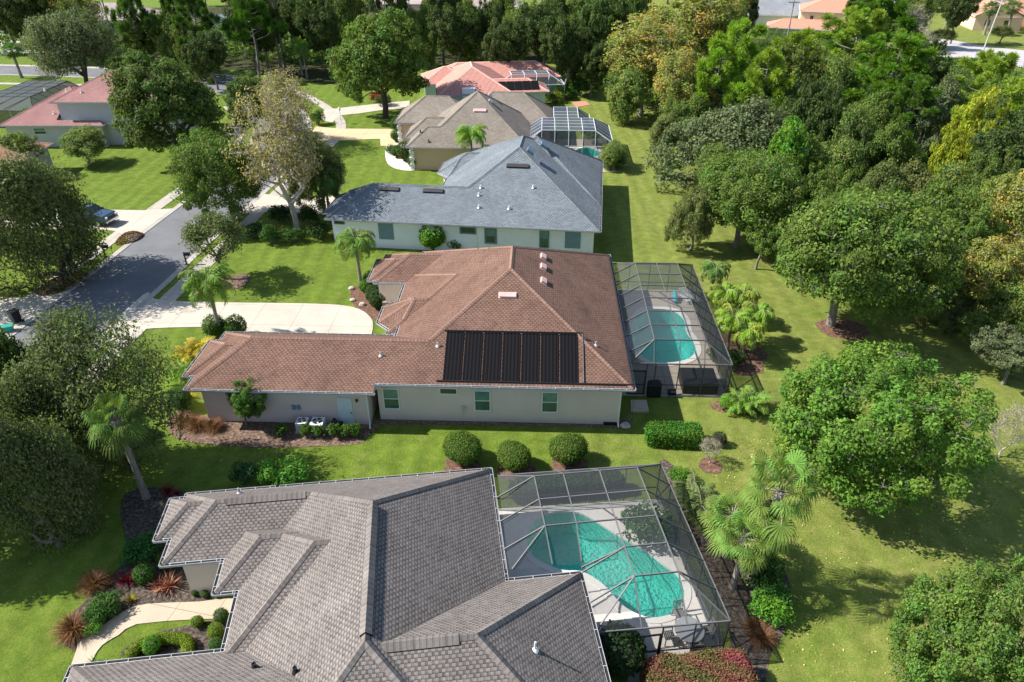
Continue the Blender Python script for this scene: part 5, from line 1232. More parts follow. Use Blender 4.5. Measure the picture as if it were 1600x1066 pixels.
# white framed far enclosure
be = []; po = []; pa = []; T4 = 4.1
for x in (1.3, 3.0, 4.8, 6.6, 8.25): be += [((x, 2.4, T4), (x, 8.4, T4)), ((x, 2.4, T4), (x, 1.9, 2.2))]
for y in (2.4, 4.0, 5.6, 7.0, 8.4): be += [((1.3, y, T4), (8.25, y, T4)), ((1.3, y, T4), (-.25, y, 3.1)), ((8.25, y, T4), (10.55, y, E_))]
for x in (2.9, 4.8, 6.25): be.append(((x, 8.4, T4), (x, 14.2, T4)))
for y in (10, 11.6, 14.2): be += [((2.9, y, T4), (6.25, y, T4)), ((6.25, y, T4), (8.1, y, E_))]
be += [((1.3, 2.4, T4), (-.2, 1.9, 3.0)), ((8.25, 2.4, T4), (10.55, 1.9, E_)), ((-.2, 1.9, 2.2), (10.55, 1.9, 2.2)), ((10.55, 1.9, E_), (10.55, 10.4, E_)), ((8.25, 8.4, T4), (10.55, 10.4, E_)), ((8.1, 10.4, E_), (8.1, 16, E_)), ((10.55, 10.4, E_), (8.1, 10.4, E_))]
for x in (-.1, 1.3, 3.0, 4.8, 6.6, 8.25, 10.55): po.append(((x, -1.3, 0), (x, 1.9, 2.25)) if 0 else ((x, 1.9, 0), (x, 1.9, 2.25)))
for y in (4, 6, 8.2, 10.4): po.append(((10.55, y, 0), (10.55, y, E_)))
po += [((8.1, y, 0), (8.1, y, E_)) for y in (12, 14, 16)]
pa = [[(-.2, 1.9, 3.0), (1.3, 2.4, T4), (1.3, 8.4, T4), (-.2, 9.3, 3.1)], [(1.3, 2.4, T4), (8.25, 2.4, T4), (8.25, 8.4, T4), (1.3, 8.4, T4)], [(8.25, 2.4, T4), (10.55, 1.9, E_), (10.55, 10.4, E_), (8.25, 8.4, T4)],
      [(-.2, 1.9, 2.2), (10.55, 1.9, 2.2), (8.25, 2.4, T4), (1.3, 2.4, T4)], [(2.9, 8.4, T4), (6.25, 8.4, T4), (6.25, 14.2, T4), (2.9, 14.2, T4)], [(6.25, 8.4, T4), (8.1, 9.5, E_), (8.1, 16, E_), (6.25, 14.2, T4)], [(10.55, 1.9, 0), (10.55, 10.4, 0), (10.55, 10.4, E_), (10.55, 1.9, E_)]]
cage('screen_enclosure', F4.o, F4.a, 'white framed screen cage behind the taupe roof', be, po, pa, M['white_metal'], M['white_metal'], M['screen_far'], .065)
be = []; po = []; T5 = 4.2
for x in (-7.4, -5.2, -3.1, -1.0): be += [((x, 8.2, T5), (x, 11.0, T5)), ((x, 8.2, T5), (x - .3, 7.2, E_))]
for y in (8.2, 9.6, 11): be += [((-7.4, y, T5), (-1, y, T5)), ((-1, y, T5), (1.4, y, E_))]
be += [((-9.5, 7.2, 3.3), (-7.4, 8.2, T5)), ((-9.8, 7.2, E_), (1.5, 7.0, E_)), ((-1, 8.2, T5), (1.5, 7, E_)), ((1.5, 7, E_), (1.5, 11.2, E_))]
po = [((x, 7.1, 0), (x, 7.1, E_)) for x in (-8, -5.6, -3.4, -1.2, 1.5)] + [((1.5, 9, 0), (1.5, 9, E_)), ((1.5, 11.2, 0), (1.5, 11.2, E_)), ((1.5, 9, E_), (1.5, 7.1, 0))]
pa = [[(-7.4, 8.2, T5), (-1, 8.2, T5), (-1, 11, T5), (-7.4, 11, T5)], [(-1, 8.2, T5), (1.5, 7, E_), (1.5, 11.2, E_), (-1, 11, T5)], [(-9.8, 7.2, E_), (1.5, 7, E_), (-1, 8.2, T5), (-7.4, 8.2, T5)], [(1.5, 7, 0), (1.5, 11.2, 0), (1.5, 11.2, E_), (1.5, 7, E_)]]
cage('screen_enclosure', F5.o, F5.a, 'white framed screen cage between the coral tile roofs', be, po, pa, M['white_metal'], M['white_metal'], M['screen_far'], .08)
FC5 = HF(-80.5, 108.5, 0); be = []; po = []
for x in (0, 2.2, 4.4, 6.6): be += [((x - 2, 0, 2.7), (x, 4, 3.6)), ((x, 4, 3.6), (x, 15, 3.6))]
for y in (4, 6.2, 8.4, 10.6, 12.8, 15): be += [((0, y, 3.6), (6.6, y, 3.6)), ((6.6, y, 3.6), (9, y, 2.4))]
be += [((-2, 0, 2.7), (9, 0, 2.4)), ((6.6, 4, 3.6), (9, 0, 2.4)), ((9, 0, 2.4), (9, 15, 2.4))]
po = [((x, 0, 0), (x, 0, 2.6)) for x in (-2, .5, 3, 5.5, 7, 9)]
pa = [[(-2, 0, 2.7), (9, 0, 2.4), (6.6, 4, 3.6), (0, 4, 3.6)], [(0, 4, 3.6), (6.6, 4, 3.6), (6.6, 15, 3.6), (0, 15, 3.6)], [(6.6, 4, 3.6), (9, 0, 2.4), (9, 15, 2.4), (6.6, 15, 3.6)], [(-2, 0, 0), (9, 0, 0), (9, 0, 2.4), (-2, 0, 2.7)]]
cage('screen_enclosure', FC5.o, 0, 'dark screen cage left of the plum red roof', be, po, pa, M['dark_metal'], M['white_metal'], M['screen_dark'], .05)

# ================================================================== OUTDOOR OBJECTS
def pt(px, py, z=0): p = G(px, py, z); return (p.x, p.y)
# patio table with chairs
tx, ty = pt(1077, 984, .72)
t = thing('patio_table', (tx, ty, .04), 'round glass patio table inside the nearest pool cage', 'table')
b = MB(); b.lathe([(.68, .68), (.7, .69), (.7, .715), (.68, .72)], n=32); b.build('table_top', plain('frosted_gray_glass', (.36, .37, .38), .2, .05), t)
b = MB(); b.tube([(0, 0, .3), (0, 0, .69)], .05, 8)
for k in range(4): a = k * math.pi / 2 + .4; b.tube([(.5 * math.cos(a), .5 * math.sin(a), 0), (.25 * math.cos(a), .25 * math.sin(a), .3), (.5 * math.cos(a), .5 * math.sin(a), .68)], .022, 6)
b.build('legs', M['gray_metal'], t)
chair_m = plain('gray_outdoor_chair', (.24, .23, .22), .6, .1)
def make_chair():
    t = thing('patio_chair', (0, 0, 0), 'gray slatted patio chair', 'chair', 'chairs round the patio table')
    b = MB()
    for i in range(6): b.box((0, -.2 + i * .085, .43), (.5, .065, .03))
    b.build('seat', chair_m, t); b = MB()
    for i in range(7): b.bar((-.22 + i * .073, .24, .45), (-.22 + i * .073, .36, .95), .035, .02)
    b.bar((-.27, .36, .96), (.27, .36, .96), .05, .05); b.build('backrest', chair_m, t)
    for x in (-.26, .26):
        b = MB(); b.bar((x, -.22, 0), (x, -.22, .64), .04, .04); b.bar((x, -.24, .65), (x, .28, .65), .05, .03); b.build('armrest', chair_m, t)
        b = MB(); b.bar((x, .26, 0), (x, .24, .45), .04, .04); b.build('leg', chair_m, t)
    return t
def copy_tree(o, parent=None):
    c = o.copy(); COL.objects.link(c)
    if parent: c.parent = parent
    for ch in o.children: copy_tree(ch, c)
    return c
ch0 = make_chair()
for k, (px, py, lab) in enumerate([(1062, 958, 'gray slatted patio chair between the round table and the pool edge'), (1046, 992, 'gray slatted patio chair on the house side of the round table'), (1104, 984, 'gray slatted patio chair on the yard side of the round table'), (1084, 1008, 'gray slatted patio chair next to the red topped hedge')]):
    c = ch0 if k == 0 else copy_tree(ch0); x, y = pt(px, py, .5); c.location = (x, y, .04); c['label'] = lab
    c.rotation_euler = (0, 0, math.atan2(ty - y, tx - x) + math.pi / 2)
# spa with a black cover, grill, small table, lounge chair, float
def rect_h(F, x, y): c, s = math.cos(F.a), math.sin(F.a); return (F.o[0] + x * c - y * s, F.o[1] + x * s + y * c)
x, y = pt(1092, 588, .9); t = thing('hot_tub', (x, y, .04), 'square hot tub with black cover inside the middle pool cage', 'hot tub', rz=FC2.a)
b = MB(); b.box((0, 0, .4), (2.45, 2.0, .8)); b.build('cabinet', M['black'], t, bevel=.05)
b = MB(); b.box((-.6, 0, .86), (1.22, 2.06, .1)); b.box((.62, 0, .86), (1.22, 2.06, .1)); b.build('cover', plain('black_vinyl_cover', (.022, .022, .026), .5, .1), t, bevel=.04)
x, y = pt(1022, 608, .6); t = thing('grill', (x, y, .04), 'barbecue grill under a black cloth cover', 'grill')
b = MB(); b.box((0, 0, .55), (.95, .62, 1.1)); b.box((0, .04, 1.12), (.75, .45, .18)); b.build('cover', M['black'], t, bevel=.08)
x, y = pt(1050, 612, .4); t = thing('side_table', (x, y, .04), 'low black metal side table left of the hot tub', 'side table')
b = MB(); b.box((0, 0, .42), (.55, .45, .03)); b.box((0, 0, .18), (.5, .4, .02)); b.build('table_top', M['black'], t)
for sx in (-.24, .24):
    for sy in (-.19, .19): b = MB(); b.box((sx, sy, .21), (.03, .03, .42)); b.build('leg', M['black'], t)
x, y = pt(1055, 466, .3); b = MB(); b.tube([(0, 0, .1), (0, .3, .2), (.05, .9, .35), (.05, 1.3, .5)], [.16, .2, .2, .12], 10); o = b.build('pool_float', M['teal_toy'], loc=(x, y - .5, .1), smooth=True); tag(o, 'turquoise inflatable pool float lying on the deck behind the pool', 'pool float')
for k, (px, lab) in enumerate(((1072, 'white lounge chair just right of the turquoise float'), (1086, 'white lounge chair farthest right at the back of the middle cage'))):
    x, y = pt(px, 464, .4); t = thing('lounge_chair', (x, y, .04), lab, 'lounge chair', 'lounge chairs at the back of the cage', rz=.3)
    b = MB()
    for i in range(10): b.box((0, -.7 + i * .12, .34), (.56, .09, .03))
    b.build('seat', M['white_metal'], t); b = MB()
    for i in range(6): b.box((0, .5 + i * .08, .36 + i * .08), (.56, .07, .03))
    b.build('backrest', M['white_metal'], t)
    for sx in (-.3, .3): b = MB(); b.bar((sx, -.75, .33), (sx, .55, .33), .04, .04); b.bar((sx, -.65, 0), (sx, -.65, .33), .04, .04); b.bar((sx, .45, 0), (sx, .45, .33), .04, .04); b.build('leg_frame', M['white_metal'], t)
# hose pole across the near pool
x, y = pt(828, 826, .1); b = MB(); b.tube([(-.25, .25, .3), (.75, -.42, .08)], .03, 6); o = b.build('pool_pole', M['white'], loc=(x, y, .05)); tag(o, 'short white pole reaching over the left edge of the kidney pool', 'pole')
# stone waterfall wall at the back of near pool
# air conditioners
for k, (px, py, s, lab) in enumerate(((472, 658, .72, 'smaller air conditioner condenser left of the other by the beige wall'), (496, 659, .86, 'larger air conditioner condenser nearer the pale door'))):
    x, y = pt(px, py, .75); t = thing('air_conditioner', (x, y, .02), lab, 'air conditioner', 'condensers by the garage wall', rz=F2.a)
    b = MB(); b.box((0, 0, .04), (s + .2, s + .2, .08)); b.build('pad', M['kerb'], t); b = MB(); b.box((0, 0, .41), (s, s, .66))
    for i in range(9): b.box((0, 0, .14 + i * .065), (s + .02, s + .02, .015))
    b.build('body', M['vent_metal'], t, bevel=.03)
    b = MB(); b.box((0, 0, .765), (s, s, .05)); b.build('top_panel', M['white'], t, bevel=.03)
    b = MB(); b.lathe([(s * .38, .795), (s * .38, .80)], n=24); fg = b.build('fan_guard', M['black'], t)
    b = MB()
    for i in range(4): a = i * math.pi / 2 + .4; b.bar((0, 0, .81), (s * .36 * math.cos(a), s * .36 * math.sin(a), .806), .11, .008)
    b.lathe([(.07, .8), (.07, .83)], n=10); b.build('fan_blade', M['vent_metal'], fg)
x, y = pt(523, 660, .5); b = MB(); b.lathe([(.18, 0), (.22, .1), (.22, .55), (.1, .7), (.08, .8)], n=14); b.tube([(.2, 0, .5), (.4, 0, .6), (.5, .05, .3), (.55, .1, .1)], .03, 6); b.box((.35, .05, .2), (.3, .3, .4)); o = b.build('pool_pump', M['black'], loc=(x, y, .02)); tag(o, 'black pool pump and filter tank beside the pale side door', 'pool pump')
b = MB(); b.box((0, 0, .09), (.9, .3, .18)); b.box((0, 0, .19), (.8, .22, .04)); o = b.build('planter_box', M['black'], loc=(*pt(953, 661, .1), .02)); tag(o, 'low black planter box at the right foot of the beige wall', 'planter')
# rocks
for k, (px, py, s, lab) in enumerate(((549, 452, .28, 'pale rock at the left rim of the red palm bed'), (551, 470, .25, 'small pale rock at the lower left of the red palm bed'), (566, 477, .3, 'tan rock inside the red mulch bed'), (590, 476, .33, 'flat tan rock nearest the house in the red bed'), (977, 667, .35, 'tan stone slab at the bottom right corner of the beige house'), (384, 440, .18, 'white stone at the right of the tree ring'))):
    rr = np.random.default_rng(px); import_v = []; b = MB(); b.lathe([(.5, -.1), (.9, .1), (1, .35), (.7, .65), (.25, .75)], n=9); b.v = [(v[0] * s * rr.uniform(.8, 1.2), v[1] * s * rr.uniform(.8, 1.2), v[2] * s) for v in b.v]
    o = b.build('rock', M['rock'], loc=(*pt(px, py), .02), smooth=False); tag(o, lab, 'rock', 'rocks at the garden beds')
# bins and mailboxes
x, y = pt(28, 505); t = thing('trash_bin', (x, y, .06), 'tall black wheeled trash bin at the kerb', 'bin', rz=-.5)
b = MB(); n0 = len(b.v); b.box((0, 0, .58), (.62, .7, 1.0)); b.v = [((v[0] * (.82 if v[2] < .2 else 1)), v[1] * (.8 if v[2] < .2 else 1), v[2]) for v in b.v]; b.build('body', M['black'], t, bevel=.04)
b = MB(); b.box((0, 0, 1.12), (.68, .78, .08)); b.bar((-.25, .42, 1.05), (.25, .42, 1.05), .04, .04); b.build('lid', M['black'], t, bevel=.02)
for sx in (-.3, .3): b = MB(); b.tube([(sx - .03, .3, .13), (sx + .03, .3, .13)], .13, 14); b.build('wheel', M['tyre'], t)
x, y = pt(14, 518); t = thing('recycling_bin', (x, y, .06), 'green recycling box beside the black trash bin', 'bin', rz=.4)
b = MB(); b.box((0, 0, .22), (.85, .55, .42)); b.v = [(v[0] * (.85 if v[2] < .1 else 1), v[1] * (.8 if v[2] < .1 else 1), v[2]) for v in b.v]; b.build('body', M['green_bin'], t, bevel=.04); b = MB(); b.box((0, 0, .46), (.92, .62, .06)); b.build('lid', M['green_bin'], t, bevel=.02)
for px, py, lab in ((165, 402, 'black mailbox post on the far side of the street'), (292, 414, 'black mailbox post on the near side of the street')):
    x, y = pt(px, py); t = thing('mailbox', (x, y, 0), lab, 'mailbox', 'mailboxes along the street', rz=R(8))
    b = MB(); b.box((0, 0, .6), (.11, .11, 1.2)); b.box((0, 0, .05), (.24, .24, .1)); b.bar((-.1, 0, .98), (.55, 0, .98), .06, .08); b.bar((.02, 0, .6), (.4, 0, .95), .05, .05); b.box((0, 0, 1.25), (.16, .16, .1)); b.build('post', M['black'], t)
    b = MB(); prof = [(-.13, 0), (.13, 0), (.13, .16), (.09, .25), (0, .29), (-.09, .25), (-.13, .16)]
    for s0, s1 in ((-.28, .28),):
        for i in range(7): a_, c_ = prof[i], prof[(i + 1) % 7]; b.face([(s0, a_[0], a_[1]), (s1, a_[0], a_[1]), (s1, c_[0], c_[1]), (s0, c_[0], c_[1])][::-1])
        b.face([(s0, p[0], p[1]) for p in prof]); b.face([(s1, p[0], p[1]) for p in prof][::-1])
    o = b.build('box', M['black'], t); o.location = (.25, 0, 1.03)
# yard lamp post and small post
x, y = pt(533, 193); b = MB(); b.lathe([(.12, 0), (.06, .1), (.05, 1.9), (.16, 2.0), (.17, 2.3), (.05, 2.45)], n=10); o = b.build('lamp_post', M['white'], loc=(x, y, 0)); tag(o, 'thin white lamp post on the lawn between two driveways', 'lamp post')
# utility poles
def pole(px, py, H, lab, m='wood_pole', arm=True, r=.16, name='utility_pole', lean=0.0, lamp=False):
    x, y = pt(px, py); t = thing(name, (x, y, 0), lab, 'pole', 'poles beyond the trees'); b = MB(); b.tube([(0, 0, 0), (lean, 0, H)], [r, r * .7], 10); b.build('post', M[m], t)
    if arm: b = MB(); b.box((lean, 0, H - .5), (2.4, .12, .14)); [b.lathe([(.04, 0), (.07, .08), (.05, .2)], (lean + q, 0, H - .42), 8) for q in (-1.1, -.5, .5, 1.1)]; b.build('crossarm', M[m], t)
    if lamp: b = MB(); b.tube([(lean, 0, H - 2.2), (lean - 1.2, -.3, H - 1.7)], .05, 6); b.box((lean - 1.5, -.35, H - 1.68), (.8, .3, .12)); b.build('lamp_arm', M['vent_metal'], t)
    return t
pole(178, 68, 12, 'dark wooden power pole in front of the pale gray house', r=.2)
pole(586, 40, 10, 'gray power pole at the top centre in front of the blue gray building')
pole(1228, 70, 9.5, 'wooden power pole in front of the cream two storey house')
pole(1475, 45, 8, 'wooden pole with cross arm left of the peach house')
pole(1530, 95, 13, 'tall pale street light pole beside the bleached street', m='vent_metal', arm=False, lean=.8, lamp=True)
# power line between poles
# pick-up truck under the oak
def make_truck(px, py, rz, label):
    x, y = pt(px, py, .6); t = thing('pickup_truck', (x, y, .06), label, 'truck', rz=rz)
    prof = [(-2.75, .55), (-2.75, 1.15), (-.95, 1.2), (-.95, 1.25), (-.75, 1.86), (.55, 1.9), (1.15, 1.32), (2.45, 1.18), (2.75, 1.0), (2.78, .5), (2.4, .42), (-2.4, .42)]
    b = MB(); n = len(prof); hw = lambda z: .96 if z < 1.3 else .76
    for i in range(n):
        a, c = prof[i], prof[(i + 1) % n]; b.face([(a[0], -hw(a[1]), a[1]), (a[0], hw(a[1]), a[1]), (c[0], hw(c[1]), c[1]), (c[0], -hw(c[1]), c[1])])
    low = [p for p in prof if p[1] < 1.33]
    for s in (-1, 1):
        lp = [(p[0], s * .96, p[1]) for p in prof if p[1] < 1.33]; up = [(-.95, s * .96, 1.25), (-.75, s * .76, 1.86), (.55, s * .76, 1.9), (1.15, s * .96, 1.32)]
        b.face(lp if s < 0 else lp[::-1]); b.face(up if s > 0 else up[::-1])
    b.build('body', M['car_blue'], t, bevel=.05)
    b = MB(); b.face([(.60, -.70, 1.84), (1.10, -.84, 1.40), (1.10, .84, 1.40), (.60, .70, 1.84)]); b.v = [(v[0] + .03, v[1], v[2] + .03) for v in b.v]; b.build('windscreen', M['glass_dark'], t)
    for s in (-1, 1):
        b = MB(); b.face([(-.85, s * .93, 1.32), (.95, s * .93, 1.36), (.5, s * .80, 1.80), (-.7, s * .80, 1.78)]); b.build('side_window', M['glass_dark'], t)
        b = MB(); b.box((2.68, s * .74, .95), (.22, .34, .2)); b.build('headlight', M['glass'] if 0 else M['white'], t, bevel=.03)
    for wx in (-1.75, 1.75):
        for s in (-1, 1):
            b = MB(); b.tube([(wx, s * .78, .36), (wx, s * 1.0, .36)], .39, 22); w = b.build('wheel', M['tyre'], t, bevel=.03); b = MB(); b.tube([(wx, s * .99, .36), (wx, s * 1.012, .36)], .24, 16); b.build('rim', M['chrome'], w)
    b = MB(); b.box((2.8, 0, .55), (.16, 1.9, .26)); b.build('bumper', M['chrome'], t, bevel=.04); b = MB(); [b.box((2.78, 0, .8 + i * .09), (.08, 1.1, .05)) for i in range(4)]; b.build('grille', M['black'], t)
    for s in (-1, 1): b = MB(); b.box((1.0, s * 1.08, 1.3), (.14, .2, .2)); b.build('mirror', M['black'], t, bevel=.02)
    return t
make_truck(140, 340, R(-12), 'dark blue pickup truck nosing out from under the oak onto the driveway')

# ================================================================== TREES
OLIVE = (.112, .140, .050); GRAYG = (.105, .140, .075); DARK = (.048, .082, .024); MID = (.080, .140, .030); BRIGHT = (.082, .168, .028); LIME = (.20, .25, .022)
PINE = (.165, .265, .035); FERN = (.06, .16, .03); QPALM = (.11, .20, .032); YPALM = (.155, .25, .03); FANP = (.100, .180, .040)
PR = {}
PR['oak'] = crown_mesh('oak', 11, 5.4, 4.1, 4.5, 210, 165, .12, .72, lowcut=-.8, trunk_top=1.9)
PR['oak2'] = crown_mesh('spreading_oak', 23, 5.6, 3.8, 4.2, 190, 150, .13, .75, lowcut=-.8, trunk_top=1.8)
PR['liveoak'] = crown_mesh('live_oak', 37, 6.0, 4.2, 4.6, 300, 185, .098, .66, flat=.75, lowcut=-.8, loose=1.2, trunk_top=1.9)
PR['feather'] = crown_mesh('feathery_oak', 131, 6.0, 4.7, 4.8, 300, 150, .098, .8, flat=.8, lowcut=-.98, loose=1.5, trunk_top=1.5, irr=.8, bark='bark_gray')
PR['laurel'] = crown_mesh('laurel', 41, 6.7, 5.2, 5.0, 270, 290, .098, .80, lowcut=-.95, flat=.85, irr=.2)
PR['tall'] = crown_mesh('tall_tree', 53, 3.4, 5.6, 6.6, 170, 140, .14, .72, lowcut=-.9, trunk_top=2.4, tr=.22)
PR['round'] = crown_mesh('round_tree', 59, 4.2, 4.4, 4.7, 170, 130, .14, .7, lowcut=-.85)
PR['wood_a'] = crown_mesh('wood_tree', 101, 5.0, 4.9, 5.0, 220, 125, .14, .68, lowcut=-1, trunk_top=1.5, irr=.7)
PR['wood_b'] = crown_mesh('wood_tree_b', 103, 5.4, 5.0, 5.1, 260, 125, .125, .68, flat=.75, lowcut=-1, loose=1.2, trunk_top=1.5, irr=.8)
PR['wood_m'] = crown_mesh('wood_tree_m', 107, 4.8, 5.2, 5.3, 210, 120, .13, .68, mat='olive_mix', lowcut=-1, shell=.35, bark='bark_pale', loose=1.3, irr=.7)
PR['autumn'] = crown_mesh('autumn_tree', 61, 5.0, 5.6, 7.4, 220, 110, .14, .75, mat='autumn', lowcut=-.8, shell=.3, bark='bark_pale', trunk_top=3.0, loose=1.2)
PR['mixed'] = crown_mesh('yellowing_tree', 67, 4.8, 4.6, 6.0, 210, 115, .13, .72, mat='olive_mix', lowcut=-.8, shell=.35, bark='bark_pale', loose=1.2)
PR['sparse'] = crown_mesh('sparse_tree', 71, 4.8, 5.2, 7.0, 180, 52, .11, .8, mat='tanleaf', lowcut=-.7, shell=.3, bark='bark_pale', trunk_top=2.6, loose=1.35)
PR['young'] = crown_mesh('young_tree', 73, 2.8, 2.5, 4.2, 100, 85, .085, .55, lowcut=-.6, trunk_top=2.0, tr=.12, loose=1.2, bark='bark_dark')
PR['bare'] = crown_mesh('bare_tree', 79, 2.6, 2.4, 3.0, 110, 14, .06, .7, mat='autumn', lowcut=-.5, bark='bark_pale', trunk_top=.6, tr=.10)
PR['willow'] = crown_mesh('weeping_tree', 83, 5.2, 3.4, 4.6, 230, 150, .10, .75, loose=1.2, droop=.25, bark='bark_dark')
PR['pine'] = pine_mesh('pine', 5, 13.5, 3.6, 75, 330, .52); PR['pine2'] = pine_mesh('pine_b', 9, 12.0, 3.2, 70, 330, .56)
PR['queen'] = queen_palm_mesh('queen_palm', 3, 5.0, 2.6, 24, droop=1.2, npair=40, leafl=.85)
PR['queen2'] = queen_palm_mesh('queen_palm_b', 8, 4.6, 2.6, 22, droop=1.4, npair=40, leafl=.9)
PR['plume'] = queen_palm_mesh('plume_palm', 28, 2.6, 1.9, 20, droop=1.35, npair=34, leafl=.65, tr=.1)
PR['areca'] = queen_palm_mesh('areca_palm', 12, 1.3, 2.0, 10, leafw=.034, droop=.75, npair=26, leafl=.55, stems=7, spread=.8, tr=.05)
PR['fan'] = fan_palm_mesh('fan_palm', 4, 5.2, 24, 1.25, 1.0); PR['fan2'] = fan_palm_mesh('fan_palm_b', 14, 4.8, 26, 1.0, .95, skirt=6)
PR['tallfan'] = fan_palm_mesh('tall_fan_palm', 19, 15.0, 26, 1.2, 1.15, .18, 6)

def T(kind, cx, cy, rpx, zc, color, label, group='trees in the woods', name=None, **kw):
    nm = name or {'pine': 'pine_tree', 'pine2': 'pine_tree', 'oak': 'oak_tree', 'oak2': 'oak_tree', 'liveoak': 'live_oak', 'laurel': 'laurel_oak', 'autumn': 'autumn_tree', 'bare': 'bare_tree'}.get(kind, 'tree')
    cat = 'pine tree' if 'pine' in kind else 'tree'
    return tree_at(PR[kind], cx, cy, rpx, zc, label, color=color, group=group, name=nm, cat=cat, **kw)
YG = 'trees in the yards'
# --- yard trees
T('laurel', 1352, 655, 174, 4.7, BRIGHT, 'big round bright green tree filling the lower right lawn', YG, rz=1.0)
T('liveoak', 1330, 392, 150, 6.6, MID, 'wide olive green oak on a mulch ring in the right lawn', YG, rz=.3)
T('laurel', 1535, 1012, 138, 4.2, (.078, .150, .032), 'bright green tree cut by the bottom right corner', YG, rz=2.2)
T('liveoak', 1165, 305, 98, 5.5, MID, 'green tree left of the wide lawn oak beside the back yards', YG, rz=1.3)
T('oak2', 1088, 332, 44, 4.0, OLIVE, 'small drooping oak at the left tip of the right tree group', YG, rz=.6)
T('feather', 60, 320, 130, 7.4, (.095, .125, .050), 'huge live oak shading the street on the left', YG, rz=2.0, bark='bark_dark')
T('feather', 88, 598, 124, 6.0, (.095, .130, .056), 'live oak at the left edge above the fan palm lawn', YG, rz=4.4, bark='bark_dark')
T('feather', 35, 732, 108, 5.6, (.090, .125, .050), 'lower live oak at the left edge beside the shaded lawn', YG, rz=1.1)
T('liveoak', -165, 722, 172, 5.6, (.075, .11, .035), 'oak at the left edge above the bright lawn with branches reaching in', YG, rz=2.7)
T('oak2', 8, 580, 62, 5.2, DARK, 'dark oak behind the two live oaks on the left edge', YG)
T('oak', 262, 160, 98, 6.0, (.062, .105, .026), 'tall dense green tree left of the street by the gray house', YG, rz=3.0, bark='bark_dark')
T('willow', 118, 72, 66, 5.0, GRAYG, 'gray green feathery tree beyond the cross street at upper left', YG, rz=.9)
T('bare', 82, 108, 28, 3.6, OLIVE, 'thin bare tree in front of the gray green feathery tree', YG)
T('sparse', 442, 228, 84, 8.8, OLIVE, 'half bare yellowing sycamore over the street', YG, vs=1.31, name='sycamore_tree', rz=.5, bark='bark_pale')
T('liveoak', 348, 268, 84, 5.4, (.075, .135, .026), 'green tree between the street and the half bare sycamore', YG, rz=5.2, bark='bark_gray')
T('liveoak', 498, 268, 56, 5.0, (.085, .110, .042), 'dark tree with brownish leaves beside the blue gray garage', YG, bark='bark_dark')
T('oak', 392, 158, 44, 5.0, (.07, .12, .03), 'green tree on the inside of the street bend', YG, rz=1.2)
T('oak2', 205, 100, 42, 4.5, (.06, .10, .03), 'dark spreading tree along the cross street behind the plum roof', YG, rz=2.2)
T('sparse', 440, 150, 58, 6.5, OLIVE, 'olive topped tree behind the half bare sycamore', YG, name='sycamore_tree', rz=3.3)
T('young', 333, 362, 58, 3.9, (.09, .125, .045), 'young oak on a mulch ring beside the brown house driveway', YG, rz=2.6)
T('oak', 594, 92, 92, 6.6, MID, 'very round dark green oak beside the coral tile house', YG, name='oak_tree', rz=.2, bark='bark_dark')
T('mixed', 128, 222, 42, 2.8, OLIVE, 'small yellow green tree at the corner of the plum roofed house', YG, vs=.5, name='small_tree')
T('mixed', 20, 232, 38, 3.4, OLIVE, 'grayish tree in front of the orange brown roof at the left edge', YG, vs=.6, name='small_tree')
T('young', 1475, 55, 26, 3.2, OLIVE, 'small yellow green tree in front of the peach house', YG, vs=.7)
T('young', 1568, 48, 22, 3.0, OLIVE, 'small round tree on the lawn right of the pale street light', YG, vs=.7)
T('wood_m', 960, 238, 30, 2.4, OLIVE, 'scraggly tree at the right of the white screen cage', YG, vs=.42, name='small_tree')
T('young', 930, 205, 26, 2.6, MID, 'thin green tree poking over the white screen cage', YG, vs=.45, name='small_tree')
T('bare', 1584, 665, 38, 2.4, OLIVE, 'pinkish bare shrub tree at the right edge beside the big round tree', YG, vs=.85)
T('bare', 1112, 700, 22, 1.2, OLIVE, 'small leafless shrub on a round mulch patch in the lawn', YG, name='bare_shrub', vs=.4)
T('wood_a', 376, 628, 33, 2.0, (.065, .15, .03), 'small glossy tree in front of the garage wall', YG, name='small_tree', vs=.40)
T('bare', 1240, 395, 22, 1.4, OLIVE, 'small twiggy shrub behind the wide lawn oak', 'trees in the woods', name='bare_shrub', vs=.5)
